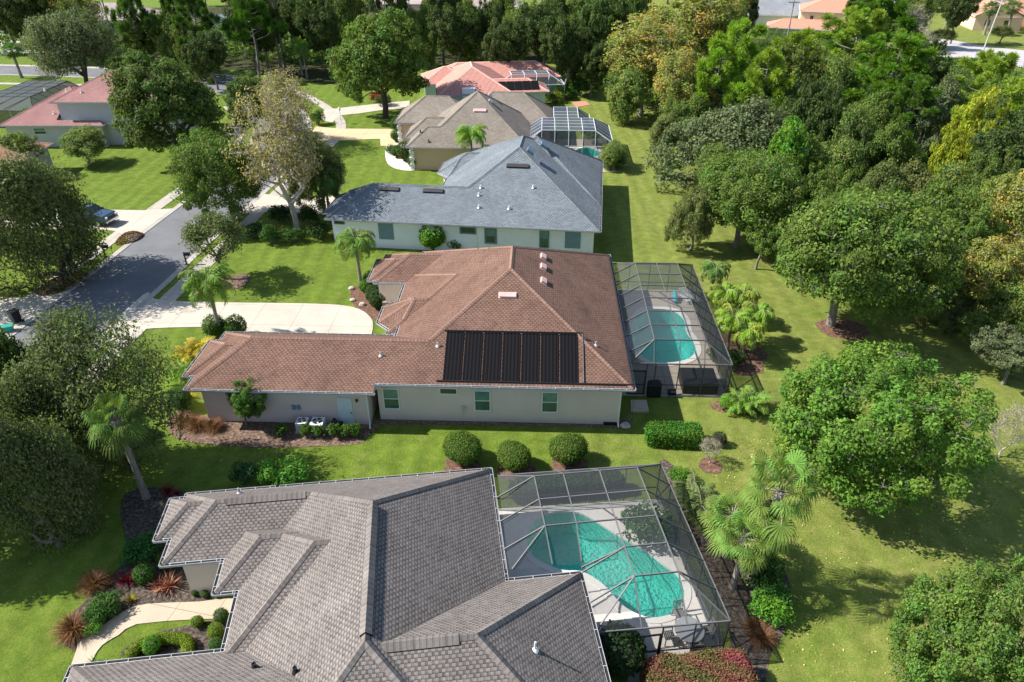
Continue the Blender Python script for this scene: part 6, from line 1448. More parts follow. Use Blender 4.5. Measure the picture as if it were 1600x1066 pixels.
# --- right woodland, near to far
WOODS = [
 ('oak', 1585, 560, 52, 2.0, (.10, .13, .07), 'pale leaved bush tree at the right edge beside the shaded lawn', dict(vs=.45)),
 ('autumn', 1545, 430, 60, 5.0, OLIVE, 'yellow brown tree right of the wide lawn oak', {}),
 ('autumn', 1588, 345, 66, 7.0, OLIVE, 'orange tinged tree on the right edge halfway up', dict(rz=2.1)),
 ('mixed', 1590, 470, 52, 4.0, OLIVE, 'olive and yellow tree low on the right edge', {}),
 ('oak', 1465, 385, 62, 5.5, MID, 'dark oak between the lawn oak and the yellow brown trees', dict(rz=1.9)),
 ('mixed', 1490, 320, 50, 6.5, OLIVE, 'yellow flecked tree above the lawn oak crown', {}),
 ('wood_a', 1500, 222, 44, 7.0, LIME, 'brilliant yellow green tree in the upper right woods', dict(rz=.7)),
 ('wood_a', 1476, 268, 30, 5.5, LIME, 'smaller lime green tree below the brilliant one', dict(rz=2.4)),
 ('tall', 1560, 265, 46, 7.0, DARK, 'dark green tree right of the lime green pair', {}),
 ('liveoak', 1440, 300, 56, 6.0, OLIVE, 'olive tree behind the wide lawn oak', dict(rz=3.1)),
 ('liveoak', 1375, 290, 60, 6.0, (.075, .11, .035), 'gray olive tree directly above the lawn oak', dict(rz=5.0)),
 ('mixed', 1300, 262, 52, 6.0, OLIVE, 'patchy yellow and green tree above the lawn oak left side', {}),
 ('round', 1225, 258, 42, 6.0, (.07, .18, .02), 'fresh green tree left of the patchy yellow tree', {}),
 ('liveoak', 1140, 200, 98, 7.2, GRAYG, 'broad gray green live oak at the edge of the back yards', dict(rz=.4, bark='bark_dark')),
 ('oak', 1262, 205, 46, 7.0, DARK, 'dark tree right of the broad gray green live oak', {}),
 ('mixed', 1330, 215, 50, 6.6, OLIVE, 'yellow green woodland tree near the fork trunk pine', dict(rz=2.0)),
 ('oak2', 1400, 235, 50, 6.4, MID, 'mid green tree below the fork trunk pine', {}),
 ('liveoak', 1470, 170, 54, 7.5, GRAYG, 'gray green tree left of the right edge pines', dict(rz=1.6)),
 ('pine2', 1585, 172, 54, 8.5, PINE, 'bright pine crown at the right edge', {}),
 ('pine', 1540, 130, 42, 9.0, PINE, 'bright pine behind the gray green tree at right', {}),
 ('oak', 1590, 230, 46, 6.5, MID, 'green tree beneath the right edge pines', {}),
 ('pine', 1392, 108, 58, 10.5, (.085, .19, .02), 'pine with a forked pale trunk in the upper right woods', dict(rz=.5)),
 ('pine', 1332, 62, 52, 10.5, PINE, 'tall pine right of the wooden pole', {}),
 ('pine2', 1372, 45, 50, 10.0, (.065, .16, .018), 'pine left of the bleached street', {}),
 ('pine2', 1236, 100, 40, 9.5, PINE, 'rounded pine crown below the gray roofed long house', dict(rz=2.7)),
 ('pine', 1158, 92, 44, 11.0, (.15, .28, .03), 'vivid green pine beside the orange autumn trees', dict(rz=4.0)),
 ('pine2', 1125, 120, 38, 9.5, (.15, .28, .03), 'lower vivid pine over the gray green live oak', {}),
 ('pine2', 1195, 128, 40, 9.0, PINE, 'pine just right of the vivid green pair', {}),
 ('oak', 1250, 140, 48, 7.0, (.09, .13, .03), 'olive tree under the rounded pine', {}),
 ('mixed', 1310, 135, 50, 7.5, OLIVE, 'yellowish woodland tree between the two tall pines', {}),
 ('oak', 1440, 130, 44, 7.5, DARK, 'dark tree by the hedge near the bleached street', {}),
 ('pine', 1430, 165, 36, 8.0, (.06, .14, .02), 'narrow pine right of the fork trunk pine', {}),
 ('liveoak', 1360, 175, 48, 6.5, MID, 'green tree at the foot of the fork trunk pine', dict(rz=5.9)),
 ('autumn', 1010, 88, 84, 9.0, OLIVE, 'large yellow olive sycamore at the end of the back yards', dict(rz=1.2)),
 ('autumn', 1095, 45, 78, 10.5, OLIVE, 'tall orange sycamore at the top of the woods', dict(rz=3.4)),
 ('autumn', 1065, 135, 58, 7.5, OLIVE, 'orange brown tree below the tall orange sycamore', dict(rz=.1)),
 ('mixed', 985, 135, 50, 5.5, OLIVE, 'yellow green tree leaning over the narrow back lawn', dict(rz=2.9)),
 ('autumn', 1135, 30, 40, 10.0, OLIVE, 'golden tree touching the long gray roof', dict(rz=5.1)),
 ('bare', 1432, 70, 40, 5.5, OLIVE, 'brown twiggy tree left of the bleached street', dict(vs=1.8)),
 ('bare', 1420, 35, 36, 6.0, OLIVE, 'upper brown twiggy tree near the street pole', dict(vs=2.0)),
 ('oak', 1158, 30, 24, 8.0, DARK, 'dark tree at the left end of the long gray roof', {}),
 ('round', 1040, 210, 30, 4.0, OLIVE, 'bushy tree at the foot of the orange brown tree', dict(vs=.7)),
 ('mixed', 1545, 500, 40, 2.4, (.08, .14, .03), 'low green thicket tree by the shaded lawn at right', dict(vs=.42)),
 ('oak', 1190, 375, 38, 3.4, MID, 'low green tree behind the left tip of the tree group', dict(vs=.6)),
]
WOODS += [('mixed', 1130, 262, 44, 4.5, OLIVE, 'olive thicket tree under the broad gray green live oak', dict(rz=1)), ('oak', 1275, 330, 44, 5, MID, 'green thicket tree between the two wide oaks', dict(rz=2)),
 ('mixed', 1412, 345, 46, 5, OLIVE, 'yellow flecked thicket tree directly behind the wide lawn oak', dict(rz=4)), ('oak', 1540, 320, 44, 5.5, (.08, .13, .03), 'green thicket tree left of the orange tinged edge tree', dict(rz=3)),
 ('liveoak', 1500, 455, 44, 3.2, OLIVE, 'olive thicket at the woods edge below the yellow brown tree', dict(rz=1)), ('mixed', 1250, 172, 40, 6, OLIVE, 'yellowing thicket tree under the vivid pines', {}), ('oak', 1345, 250, 40, 5, DARK, 'dark thicket tree in the middle of the right woods', {}),
 ('oak', 1530, 190, 42, 6.5, (.10, .17, .03), 'light green tree between the lime tree and the edge pines', {}), ('mixed', 1075, 180, 34, 5, OLIVE, 'yellow brown thicket left of the broad gray green live oak', {})]
WM = {'oak': 'wood_a', 'oak2': 'wood_b', 'liveoak': 'wood_b', 'mixed': 'wood_m'}
for k in WOODS: T(WM.get(k[0], k[0]), k[1], k[2], k[3], k[4], k[5], k[6], 'trees in the right hand woods', **k[7])
# --- far row from the upper left to the middle
FAR = [
 ('oak', 885, 85, 44, 7, DARK, 'dark tree right of the coral roof end', {}), ('round', 905, 62, 40, 8, MID, 'green tree behind the dark one at the end of the back yards', {}),
 ('tall', 950, 45, 40, 9, (.06, .11, .03), 'tall green tree left of the yellow olive sycamore', {}), ('oak', 925, 105, 30, 5, DARK, 'dark tree where the narrow back lawn ends', {}),
 ('oak', 848, 62, 42, 7.5, DARK, 'dark tree directly behind the coral roof ridge', {}), ('mixed', 812, 48, 34, 8, OLIVE, 'olive tree with thin top behind the coral roof', {}),
 ('oak', 795, 78, 34, 6.5, DARK, 'blackish tree behind the left part of the coral roof', {}), ('bare', 757, 78, 20, 4, OLIVE, 'small gray bare tree behind the coral roof', {}),
 ('oak', 712, 62, 44, 7, DARK, 'dark tree above the coral roof peak', {}), ('round', 735, 32, 34, 9, MID, 'green tree between the two beige roofs', {}),
 ('oak', 690, 20, 34, 10, (.05, .085, .025), 'dark green tree in front of the pale beige roof', {}), ('mixed', 662, 40, 26, 8, MID, 'yellow green tree above the round oak', {}),
 ('mixed', 545, 18, 36, 10, (.1, .14, .03), 'yellow green tree left of the gray power pole', {}), ('oak', 512, 48, 38, 8, DARK, 'dark tree left of the very round oak', {}),
 ('oak', 482, 40, 34, 7, DARK, 'shadowy tree behind the leaning palms', {}), ('oak', 448, 24, 36, 8, DARK, 'dark tree behind the tall palms', {}),
 ('oak', 392, 48, 40, 8, (.045, .075, .02), 'dark green tree left of the tall palms', {}), ('pine2', 388, 26, 30, 11, (.06, .15, .02), 'green pine beside the white garage', {}),
 ('pine', 305, 25, 30, 11.5, (.055, .12, .022), 'dark pine between the pale house and the garage', {}), ('round', 300, 60, 34, 7.5, (.08, .12, .035), 'olive tree below the dark pine', {}),
 ('mixed', 270, 55, 40, 7, OLIVE, 'yellowing tree above the tall dense green tree', {}), ('oak', 225, 60, 36, 6, (.06, .1, .02), 'mid green tree right of the gray green feathery tree', {}),
 ('pine2', 200, 12, 20, 12, (.07, .15, .03), 'thin light pine in front of the dusty rose roof', {}), ('pine', 272, 8, 24, 12, (.05, .11, .02), 'sparse pine right of the dusty rose roof', {}),
 ('autumn', 118, 22, 40, 9, OLIVE, 'orange brown tree beside the dusty rose roof', {}), ('autumn', 90, 28, 30, 8, OLIVE, 'yellow orange tree left of the orange brown one', dict(rz=1)),
 ('oak', 45, 22, 46, 9, (.045, .075, .02), 'dark tree at the far upper left', {}), ('oak', 5, 15, 40, 9, DARK, 'dark tree in the upper left corner', {}),
 ('oak', 68, 12, 34, 10, DARK, 'dark tree behind the yellow orange tree', {}), ('oak', 175, 88, 28, 4, DARK, 'low dark tree across the cross street', dict(vs=.7)),
 ('oak', 330, 90, 32, 5.5, DARK, 'dark tree behind the tall dense green tree', {}), ('oak', 420, 46, 32, 6, DARK, 'low dark tree behind the palm grove', {}),
 ('round', 870, 20, 40, 9, (.06, .1, .03), 'green tree in the top row above the coral house', {}), ('mixed', 915, 18, 34, 9, OLIVE, 'olive tree in the top row left of the sycamores', {}),
 ('round', 780, 12, 34, 10, (.09, .14, .03), 'light green tree in the top row right of the beige roof', {}), ('oak', 620, 22, 36, 10, (.05, .085, .025), 'dark green tree right of the gray power pole', {}),
 ('oak', 760, 50, 26, 7, DARK, 'small dark tree right of the coral roof peak', {}), ('tall', 970, 12, 36, 10, (.1, .17, .04), 'light green tree in the top row beside the sycamores', {}),
 ('oak', 1500, 18, 26, 7, DARK, 'dark tree left of the peach gable', {}), ('oak', 1352, 10, 34, 9, (.06, .12, .02), 'dark green tree at the top behind the pines', {}),
 ('mixed', 1440, 8, 30, 9, OLIVE, 'olive tree at the top behind the brown twigs', {}),
]
WM.update({'round': 'wood_b', 'tall': 'wood_a'})
for k in FAR: T(WM.get(k[0], k[0]), k[1], k[2], k[3], k[4], k[5], k[6], 'trees in the far row', **k[7])
# backdrop of further trees beyond the far row
rb_ = random.Random(5)
far_protos = ['oak', 'round', 'tall', 'oak2', 'mixed']
for i, (x, y, lab) in enumerate(((-170, 240, 'farthest treetop in the upper left corner beyond the dark trees'), (-148, 246, 'distant treetop above the orange brown tree at upper left'), (-96, 246, 'distant treetop above the pines at upper left'), (-82, 238, 'distant treetop behind the dark pine and the white garage'),
        (-66, 244, 'distant treetop above the tall palms'), (-55, 232, 'distant treetop left of the pale beige roof'), (-16, 248, 'distant treetop between the two beige roofs at the top'), (12, 240, 'distant treetop right of the beige roofed house'), (22, 250, 'distant treetop above the end of the back yards'),
        (36, 244, 'distant treetop left of the yellow olive sycamore top'), (50, 252, 'distant treetop behind the tall orange sycamore'), (64, 248, 'distant treetop left of the long gray roof'), (112, 244, 'distant treetop above the cream two storey house'), (126, 236, 'distant treetop between the pines and the peach house'), (150, 226, 'distant treetop behind the peach house roof'), (168, 232, 'distant treetop in the upper right corner'))):
    k = far_protos[i % 5]; sc = rb_.uniform(.85, 1.2)
    place_tree(PR[k], (x, y), lab, name='tree', group='distant trees at the top edge', color=(.09 * rb_.uniform(.6, 1.3), .13 * rb_.uniform(.7, 1.2), .04), sxy=sc, sz=sc, seed=i)

# --- palms
def PALM(kind, bx, by, H, label, s=1.0, color=QPALM, group='palms', **kw): return palm_at(PR[kind], bx, by, H, label, s, color=color, group=group, **kw)
PALM('queen', 346, 530, 5.0, 'queen palm beside the brown garage roof and driveway', 1.0, rz=1.0)
PALM('queen2', 565, 452, 4.6, 'queen palm on the red mulch bed by the brown roof', 1.0, rz=2.0)
PALM('queen2', 516, 345, 4.8, 'queen palm left of the blue gray garage roof', .95, (.06, .15, .03), rz=.4)
PALM('queen', 738, 275, 5.2, 'queen palm between the taupe and blue gray roofs', 1.05, (.13, .27, .03), rz=4)
PALM('fan2', 229, 778, 5.6, 'fan palm with bare leaning trunk on the shaded lawn', 1.0, (.085, .15, .036))
PALM('fan', 1145, 918, 3.7, 'left fan palm of the pair right of the near pool cage', .82, FANP, rz=.5)
PALM('fan', 1174, 914, 6.6, 'taller fan palm of the pair right of the near pool cage', .98, FANP, rz=2.2)
PALM('fan2', 1132, 868, 3.2, 'short fan palm tucked behind the fan palm pair', 1.0, FANP)
for bx, by, s, c, lab in ((1110, 462, .95, (.09, .17, .04), 'dark green feathery palm at the back of the row by the middle cage'), (1126, 502, 1.0, YPALM, 'yellow green plume palm second from the back of the row'), (1152, 505, 1.0, (.16, .25, .03), 'yellow green plume palm behind the right end of the row'),
                          (1136, 548, 1.08, YPALM, 'yellow green plume palm nearest the middle cage wall'), (1176, 535, 1.0, (.14, .24, .03), 'green plume palm at the right end of the row'), (1158, 562, .95, (.17, .27, .03), 'yellow green plume palm nearest the viewer in the row')):
    PALM('plume', bx, by, 2.6 * s, lab, s, c, 'plume palms by the middle cage')
for bx, by, s, c, lab in ((1165, 640, .75, (.12, .24, .03), 'small areca palm at the front corner of the middle cage'),
                          (308, 560, .75, (.34, .30, .02), 'yellow areca palm left of the brown garage corner'), (300, 595, .7, (.12, .24, .02), 'green areca palm below the yellow one at the garage corner'), (1090, 800, .8, (.10, .15, .05), 'silvery palm against the right wall of the near pool cage')):
    PALM('areca', bx, by, 1.1 * s, lab, s, c, 'areca palms')
for bx, by, H, lab in ((440, 112, 14.5, 'tall fan palm with pale trunk in the dark grove'), (446, 110, 15.5, 'taller fan palm just right of the first in the dark grove'), (510, 72, 14, 'tall fan palm in front of the dark trees left of the round oak'), (420, 112, 12, 'shorter fan palm in the dark grove left of the tall ones'),
                       (705, 60, 9, 'fan palm standing above the coral roof peak'), (845, 45, 10, 'fan palm in the top row above the coral roof end'), (818, 30, 10, 'fan palm in the top row left of the other')):
    PALM('tallfan', bx, by, H, lab, 1.25 if H > 11 else 1.1, (.13, .21, .06), 'tall fan palms')
for bx, by, H, s, c, lab in ((472, 118, 5.5, 1.2, (.12, .22, .04), 'leaning fan palm at the grove edge beyond the street'), (480, 122, 5.0, .9, (.1, .19, .04), 'second leaning fan palm at the grove edge'), (400, 112, 3.6, 1.2, (.1, .2, .04), 'low fan palm beyond the curve of the street'),
                             (34, 122, 5.0, 1.5, (.06, .14, .03), 'palm on the verge of the cross street at far left'), (0, 85, 5.0, 1.3, (.06, .13, .03), 'palm cut by the left edge beyond the cross street'),
                             (1537, 55, 6.0, 1.7, (.07, .12, .04), 'fan palm in front of the peach house by the street light'), (1573, 52, 6.0, 1.7, (.07, .12, .04), 'fan palm right of the street light before the peach house')):
    PALM('fan2', bx, by, H, lab, s, c, 'palms beyond the streets')

# ================================================================== BUSHES, HEDGES, GARDEN PLANTS
ball = bush_mesh('clipped_bush', 3, 'ball', (1.28, 1.22, .88), 1000, .045, zc=1.12)
for px, py, s, lab in ((722, 724, 1.03, 'left clipped round bush of the three on the side lawn'), (805, 730, .92, 'middle clipped round bush of the three on the side lawn'), (889, 724, 1.0, 'right clipped round bush of the three on the side lawn')):
    place_bush(ball, pt(px, py), lab, group='clipped round bushes on the side lawn', color=(.080, .155, .024), s=s, rz=px * 1.7)
sb = bush_mesh('small_clipped_bush', 7, 'ball', (.5, .5, .42), 1500, .035, zc=.45, rough=.03)
SB = 'small clipped garden bushes'
for px, py, s, c, lab in ((305, 930, .42, MID, 'left small clipped ball at the courtyard wall'), (322, 932, .42, MID, 'second small clipped ball at the courtyard wall'), (340, 932, .5, MID, 'dark clipped ball in the shade of the courtyard gutter'), (350, 972, .8, (.045, .10, .02), 'round dark bush below the garden path end'),
                          (340, 996, .8, (.13, .22, .02), 'yellow green bush below the round dark bush'), (338, 1014, .7, (.05, .13, .03), 'green bush against the gutter beside the arched hedge'), (241, 1016, .95, (.08, .22, .02), 'bright ball shrub inside the arched hedge'), (312, 978, .65, (.12, .21, .02), 'yellow green clipped bush at the end of the grass arc'),
                          (227, 908, 1.15, (.035, .11, .015), 'dark green rounded bush in the front garden bed'), (262, 888, 1.05, (.06, .14, .02), 'rounded bush beside the courtyard wall corner'), (570, 456, 1.2, (.08, .2, .02), 'bright round bush on the red palm bed'), (583, 448, 1.6, MID, 'green bush along the entry wall of the red bed'),
                          (584, 470, 1.6, (.04, .09, .02), 'dark bush below the entry wall of the red bed'), (590, 482, 1.7, (.035, .075, .02), 'lowest dark bush of the red palm bed'), (340, 528, 2.0, (.06, .13, .02), 'wide bush behind the brown garage roof'), (368, 527, 1.9, (.06, .14, .02), 'bush at the driveway edge behind the brown garage roof'),
                          (965, 1042, 2.7, (.02, .045, .012), 'dark round bush in the shade by the gray roof gutter'), (635, 252, 2.6, (.05, .1, .02), 'clipped bush on the white gravel'), (647, 262, 1.9, (.06, .12, .02), 'small bush at the tip of the white gravel bed'), (620, 222, 1.8, (.05, .13, .02), 'bush beside the tan driveway end'),
                          (620, 205, 2.0, (.05, .12, .02), 'clipped shrub against the tan garage'), (683, 255, 2.6, (.06, .14, .02), 'bush between the tan wall and the blue gray entry roof'), (622, 246, 1.7, (.06, .11, .03), 'low shrub at the left side of the white gravel'), (60, 212, 4.0, (.06, .15, .02), 'bright bush at the foot of the gray house wall'),
                          (165, 218, 3.6, (.03, .07, .02), 'left dark bush along the gray two storey wall'), (190, 218, 3.6, (.03, .07, .02), 'right dark bush along the gray two storey wall'), (680, 375 + 14, 3.0, (.10, .22, .02), 'bright bush against the white wall behind the brown roof'), (287, 640, 1.7, (.05, .12, .02), 'green bush at the garage corner bed'),
                          (277, 634, 1.3, (.08, .2, .02), 'light green bush left of the garage corner')):
    place_bush(sb, pt(px, py), lab, group=SB, color=c, s=s, rz=px * 1.3)
# hedges
hd = bush_mesh('hedge_mesh', 5, 'box', (1.75, .72, .52), 900, .06, zc=.55, lob=.05)
x, y = pt(1052, 690); place_bush(hd, (x, y), 'glossy clipped hedge on the lawn between the two pool cages', 'hedge', 'hedge', color=(.06, .17, .02), rz=R(-4))
x, y = pt(1120, 695); place_bush(sb, (x, y), 'small gray bush at the right end of the glossy hedge', group=SB, color=(.06, .07, .04), s=1.0)
rh = bush_mesh('red_hedge_mesh', 9, 'box', (2.35, 1.0, .75), 1100, .05, mat='redleaf', zc=.8, lob=.06, rough=.05)
x, y = pt(1095, 1052, 1.4); place_bush(rh, (x, y), 'large flat topped hedge with crimson and olive leaves at the bottom', 'hedge', 'hedge', rz=F1.a)
bh = bush_mesh('back_hedge_mesh', 12, 'box', (3.4, .5, .55), 600, .06, zc=.55)
x, y = rect_h(F1, 4.6, .75); place_bush(bh, (x, y), 'long dark hedge along the back wall of the near pool cage', 'hedge', 'hedge', color=(.04, .10, .02), rz=F1.a)
fh = bush_mesh('farhedge_mesh', 15, 'box', (9, .8, .7), 90, .16, zc=.7)
x, y = pt(1500, 103); place_bush(fh, (x, y), 'clipped green hedge along the near side of the bleached street', 'hedge', 'hedge', color=(.07, .17, .02), rz=R(-7))
for k in range(6):
    px = (441, 480, 500, 525, 543, 556)[k]; x, y = pt(px, 682)
    place_loose(PR.setdefault('acb', loose_bush_mesh('glossy_shrub', 21, .55, .95, 900, .07)), (x, y), ('glossy shrub left of the condensers', 'glossy shrub in front of the larger condenser', 'third glossy shrub from the left in front of the condensers', 'glossy shrub in front of the pool pump', 'glossy shrub below the pale side door', 'last glossy shrub before the downspout')[k], group='glossy shrubs along the garage wall', color=(.055, .14, .02), s=(.9, .85, .85, .95, .9, .85)[k])
# arched hedge in the courtyard
pts_ = smooth_line([tuple(p) for p in pl([(194, 1034), (205, 1015), (225, 1000), (255, 994), (285, 995), (292, 1004), (290, 1022)], .5)], 6)
rng = np.random.default_rng(4); PP = []; NN = []
for i in range(len(pts_) - 1):
    a = np.array(pts_[i]); c = np.array(pts_[i + 1]); L = np.linalg.norm(c - a); m = int(L * 1500); t_ = rng.uniform(0, 1, m)[:, None]; q = a + (c - a) * t_; ang_ = rng.uniform(-.15, math.pi + .15, m); nx = np.array([-(c - a)[1], (c - a)[0]]) / L
    rr_ = .27; PP.append(np.c_[q + nx * (np.cos(ang_) * rr_)[:, None], .28 + np.sin(ang_) * .27]); NN.append(np.c_[nx * np.cos(ang_)[:, None], np.sin(ang_)])
PP = np.vstack(PP); NN = np.vstack(NN); PP[:, 2] = np.maximum(PP[:, 2], .04)
me = add_mesh('arched_hedge', surf_leaves(rng, PP, NN, .035, jit=.02), 4, [M['leaf']], attrs={'tint': rng.uniform(.1, .9, len(PP)), 'hue': rng.uniform(0, 1, len(PP))})
o = bpy.data.objects.new('arched_hedge', me); COL.objects.link(o); o.color = (.16, .25, .02, 1); tag(o, 'low clipped hedge bent into an arch round the bright ball shrub', 'hedge')
b = MB(); b.tube([(p[0], p[1], .22) for p in pts_], .2, 8); k_ = b.build('branches', M['bark_dark'], o)
# bright grass arc is lawn; loose shrubs
lb = loose_bush_mesh('loose_shrub', 31, 1.0, 1.5, 2200, .075); lb2 = loose_bush_mesh('loose_shrub_b', 33, 1.1, 1.2, 1700, .085, nst=12)
for px, py, s, c, lab in ((458, 752, 1.15, (.085, .23, .03), 'bright leafy shrub on the side lawn behind the gray roof'), (425, 750, .95, (.085, .22, .03), 'second bright leafy shrub left of the first behind the gray roof'), (385, 752, .85, (.03, .09, .03), 'dark shrub left of the two bright ones'),
                          (1010, 840, 1.45, (.06, .15, .03), 'full green shrub growing in the deck of the near pool cage'), (230, 872, 1.05, (.035, .13, .03), 'large dark strappy shrub by the courtyard wall'), (170, 955, .75, (.045, .12, .02), 'dark low shrub along the garden path'), (158, 968, .7, (.04, .11, .02), 'second dark low shrub along the garden path'), (150, 985, .5, (.1, .24, .03), 'light strappy plant near the path bend'),
                          (1200, 965, 1.0, (.08, .22, .02), 'bright leafy shrub right of the near pool cage corner'), (1190, 905, 1.1, (.05, .13, .02), 'low green shrub below the fan palms'), (1205, 945, .9, (.04, .12, .02), 'green ground shrub beside the bright one'), (1062, 752, .7, (.08, .2, .02), 'small green shrub at the back corner of the near pool cage'), (1075, 775, .8, (.04, .1, .02), 'dark shrub below the back corner of the near pool cage'),
                          (1135, 640, .62, (.09, .24, .02), 'small green shrub at the front corner of the middle cage'), (1145, 575, .9, (.035, .08, .02), 'dark shrub in the shade under the yellow areca palms'), (612, 240, .85, (.04, .11, .02), 'spiky dark shrub on the white gravel bed'), (425, 380, 1.2, (.045, .11, .02), 'dark shrub at the left end of the white house'),
                          (398, 372, 1.2, (.03, .08, .02), 'shaded shrub under the street trees'), (460, 378, 1.1, (.04, .10, .02), 'dark shrub under the half bare sycamore'), (500, 372, 1.3, (.03, .07, .015), 'dark shrub beside the blue gray garage corner'), (485, 350, 1.3, (.03, .07, .015), 'second dark shrub behind the one at the garage corner'), (440, 345, 1.3, (.03, .07, .02), 'dark shrub between the driveway and the street trees'),
                          (712, 390, .95, (.05, .12, .03), 'tall weedy shrub against the white wall'), (1040, 262, .8, (.06, .1, .03), 'low shrub where the woods meet the back lawn'), (880, 155, 1.6, (.06, .15, .02), 'round green shrub at the corner of the coral house'), (905, 150, 1.9, (.035, .10, .015), 'dark green shrub beside the terracotta patio'),
                          (868, 160, 1.4, (.15, .2, .03), 'yellow green shrub below the coral house cage'), (965, 262, 1.1, (.05, .12, .03), 'green shrub at the back corner of the blue gray house'), (945, 262, .9, (.09, .12, .04), 'grayish shrub right of the small round pool'), (600, 165, 1.4, (.05, .09, .02), 'bush under the very round oak'), (590, 160, 1.3, (.22, .07, .03), 'reddish shrub beside the pink house driveway'.replace('pink', 'coral')),
                          (497, 195, 1.3, (.06, .13, .02), 'shrub on the verge by the tan driveway'), (1585, 590, 1.1, (.05, .13, .02), 'green shrub at the right edge of the shaded lawn'), (1120, 560, .8, (.04, .1, .02), 'dark shrub along the right wall of the middle cage')):
    place_loose(lb if px % 2 else lb2, pt(px, py), lab, group='garden shrubs', color=c, s=s)
# bromeliads, grasses, litter piles
brom = blade_mesh('bromeliad', 2, 46, .62, .045, .55, (25, 80), 'bromel'); crot = blade_mesh('crimson_plant', 3, 36, .6, .04, .5, (25, 85), 'crotch')
grass = blade_mesh('ornamental_grass', 4, 900, .85, .013, .95, (20, 88), 'redgrass', base=.15); spiky = blade_mesh('spiky_plant', 6, 60, .9, .035, .35, (5, 85), 'frond')
for px, py, s, lab in ((266, 916, 1.55, 'orange red bromeliad below the courtyard wall'), (250, 922, 1.2, 'left bromeliad of the pair below the courtyard wall'), (225, 882, .8, 'bromeliad in the shade of the front bed')): place_blades(brom, pt(px, py), lab, 'bromeliad', 'bromeliad', 'bromeliads', s=s)
for px, py, s, lab in ((201, 910, 1.3, 'crimson spiky plant in the front garden bed'), (262, 770, 1.1, 'crimson plant at the back corner of the gray roof'), (277, 772, .8, 'smaller crimson plant at the back corner of the gray roof'), (240, 868, .8, 'dark crimson plant above the orange bromeliads')): place_blades(crot, pt(px, py), lab, 'crimson plant', 'crimson_plant', 'crimson plants', s=s)
for px, py, s, lab in ((118, 988, 1.25, 'copper grass clump at the path bend'), (150, 916, 1.1, 'copper grass clump at the upper tip of the front bed'), (288, 662, 1.05, 'left copper grass clump by the garage corner'), (309, 668, 1.1, 'middle copper grass clump by the garage corner'), (335, 670, 1.0, 'right copper grass clump by the garage corner'), (1190, 1000, .9, 'brown grass clump right of the near cage corner'), (1180, 985, .8, 'brown grass clump beside the bright leafy shrub')): place_blades(grass, pt(px, py), lab, 'grass clump', 'ornamental_grass', 'copper grasses', s=s)
for px, py, s, c, lab in ((205, 938, .5, (.35, .30, .03), 'small yellow spiky plant near the path'), (177, 946, .5, (.45, .2, .04), 'small orange plant near the path'), (296, 622, .9, (.5, .34, .02), 'golden croton at the garage corner'), (1098, 785, 1.2, (.16, .22, .13), 'silver spiky palmetto right of the near pool cage'), (614, 236, 1.3, (.05, .12, .02), 'spiky cycad on the white gravel'), (150, 1040, .6, (.1, .2, .03), 'small light plant at the roof edge by the path')):
    place_blades(spiky, pt(px, py), lab, 'plant', 'spiky_plant', 'spiky garden plants', color=c, s=s)
def litter_pile(px, py, r, h, label):
    rng = np.random.default_rng(px); n = 2600; a = rng.uniform(0, 6.28, n); q = np.sqrt(rng.uniform(0, 1, n)); z = h * (1 - q ** 2) * rng.uniform(.75, 1.1, n); pos = np.c_[q * r * 1.25 * np.cos(a), q * r * .8 * np.sin(a), z + .03]
    V = leaf_quads(rng, pos, rng.normal(size=(n, 3)) + [0, 0, .5], rng.uniform(.04, .1, n), .4); me = add_mesh('brush_pile', V, 4, [M['litter']], attrs={'tint': rng.uniform(0, 1, n), 'hue': rng.uniform(0, 1, n)})
    o = bpy.data.objects.new('brush_pile', me); COL.objects.link(o); o.location = (*pt(px, py), 0); o.rotation_euler = (0, 0, 1.2); o.color = (1, 1, 1, 1); return tag(o, label, 'brush pile', 'brush piles by the kerb')
litter_pile(203, 374, 1.3, .7, 'pile of dead brush beside the left driveway'); litter_pile(98, 444, 2.0, .55, 'long pile of dead leaves on the shaded verge')
# fallen leaves on the lower right lawn
rng = np.random.default_rng(77); c0 = G(1290, 960); n = 2600
px_ = np.abs(rng.normal(0, 1, n)); X = rng.uniform(12, 27, n); Y = rng.uniform(16, 36, n); keep = (noise_ := np.sin(X * .9) * np.cos(Y * .7) + rng.uniform(-.8, .8, n)) > -.2; X, Y = X[keep], Y[keep]
V = leaf_quads(rng, np.c_[X, Y, np.full(len(X), .035)], rng.normal(size=(len(X), 3)) * .35 + [0, 0, 1], rng.uniform(.025, .075, len(X)), .6)
me = add_mesh('fallen_leaves', V, 4, [M['lit_yellow']], attrs={'tint': rng.uniform(0, 1, len(X)), 'hue': rng.uniform(0, 1, len(X))}); o = bpy.data.objects.new('fallen_leaves', me); COL.objects.link(o); tag(o, 'yellow dry leaves scattered over the lower right lawn', 'fallen leaves', kind='stuff')
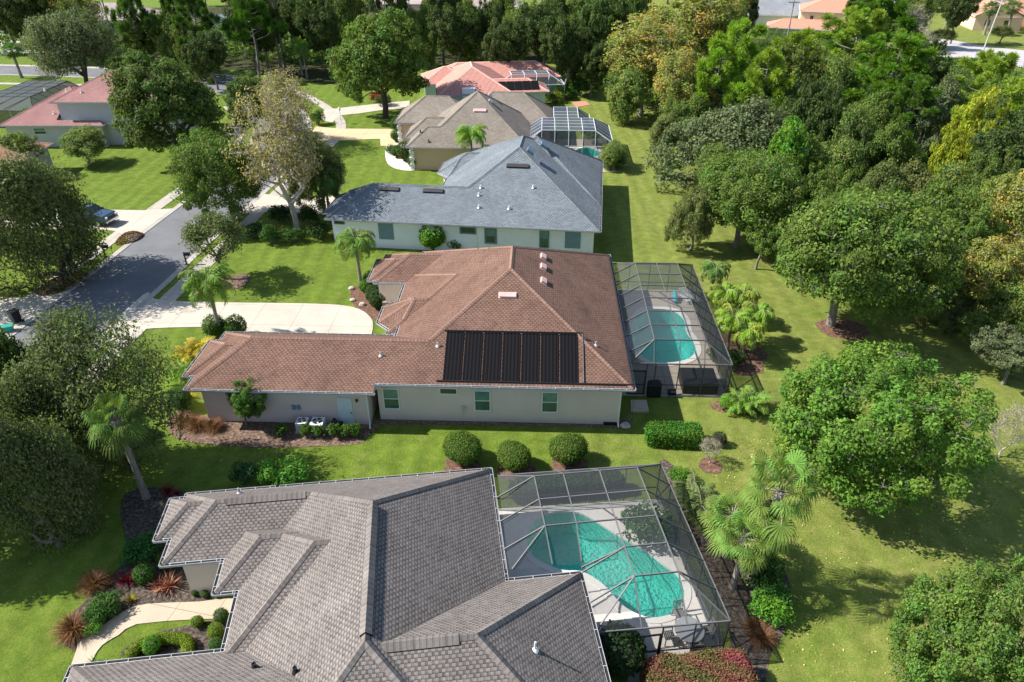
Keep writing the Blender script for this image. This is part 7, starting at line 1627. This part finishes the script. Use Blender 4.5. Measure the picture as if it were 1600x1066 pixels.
# undergrowth of the woods
def undergrowth(name, poly, n, label, hmax, leaf, color, seed):
    rng = np.random.default_rng(seed); xs = [p[0] for p in poly]; ys = [p[1] for p in poly]
    X = rng.uniform(min(xs), max(xs), n * 2); Y = rng.uniform(min(ys), max(ys), n * 2); ins = np.zeros(len(X), bool); m = len(poly)
    for i in range(m):
        x0, y0 = poly[i]; x1, y1 = poly[(i + 1) % m]; cnd = ((y0 > Y) != (y1 > Y)) & (X < (x1 - x0) * (Y - y0) / ((y1 - y0) or 1e-9) + x0); ins ^= cnd
    X, Y = X[ins][:n], Y[ins][:n]; k = 26; idx = np.repeat(np.arange(len(X)), k); hh = hmax * (.35 + .65 * (.5 + .5 * np.sin(X * .5 + 2 * np.sin(Y * .31)) * np.cos(Y * .43 + X * .2))) * rng.uniform(.6, 1.2, len(X))
    d = norm(rng.normal(size=(len(idx), 3))); pos = np.c_[X[idx], Y[idx], hh[idx]] + d * np.array([.75, .75, .45]) * rng.uniform(.4, 1.2, (len(idx), 1)); pos[:, 2] = np.maximum(pos[:, 2], .05)
    V = leaf_quads(rng, pos, d + [0, 0, .8] + rng.normal(size=pos.shape) * .4, leaf * rng.uniform(.6, 1.3, len(idx))); t = rng.uniform(.1, .9, len(X))
    me = add_mesh(name, V, 4, [M['olive_mix']], attrs={'tint': np.clip(t[idx] * .6 + rng.uniform(0, .4, len(idx)), 0, 1), 'hue': np.clip(t[::-1][idx] * .5 + rng.uniform(0, .2, len(idx)), 0, 1)})
    o = bpy.data.objects.new(name, me); COL.objects.link(o); return tag(o, label, 'undergrowth', kind='stuff')
undergrowth('undergrowth', pl([(925, 112), (985, 168), (1052, 228), (1118, 300), (1150, 374), (1255, 392), (1400, 415), (1500, 462), (1600, 515)]) + [(70, 60), (90, 110)] + pl([(1600, 125), (1480, 112), (1400, 90), (1300, 62), (1100, 60)]), 10000, 'tangled green and yellow understory of the right hand woods', 3.4, .15, None, 6)
undergrowth('undergrowth', pl([(0, 86), (200, 92), (380, 108), (500, 120), (560, 128), (640, 100), (900, 96), (935, 112), (960, 40), (700, 34), (330, 60), (180, 70), (0, 50)]), 4200, 'dark green understory below the far row of trees', 4.2, .24, None, 8)
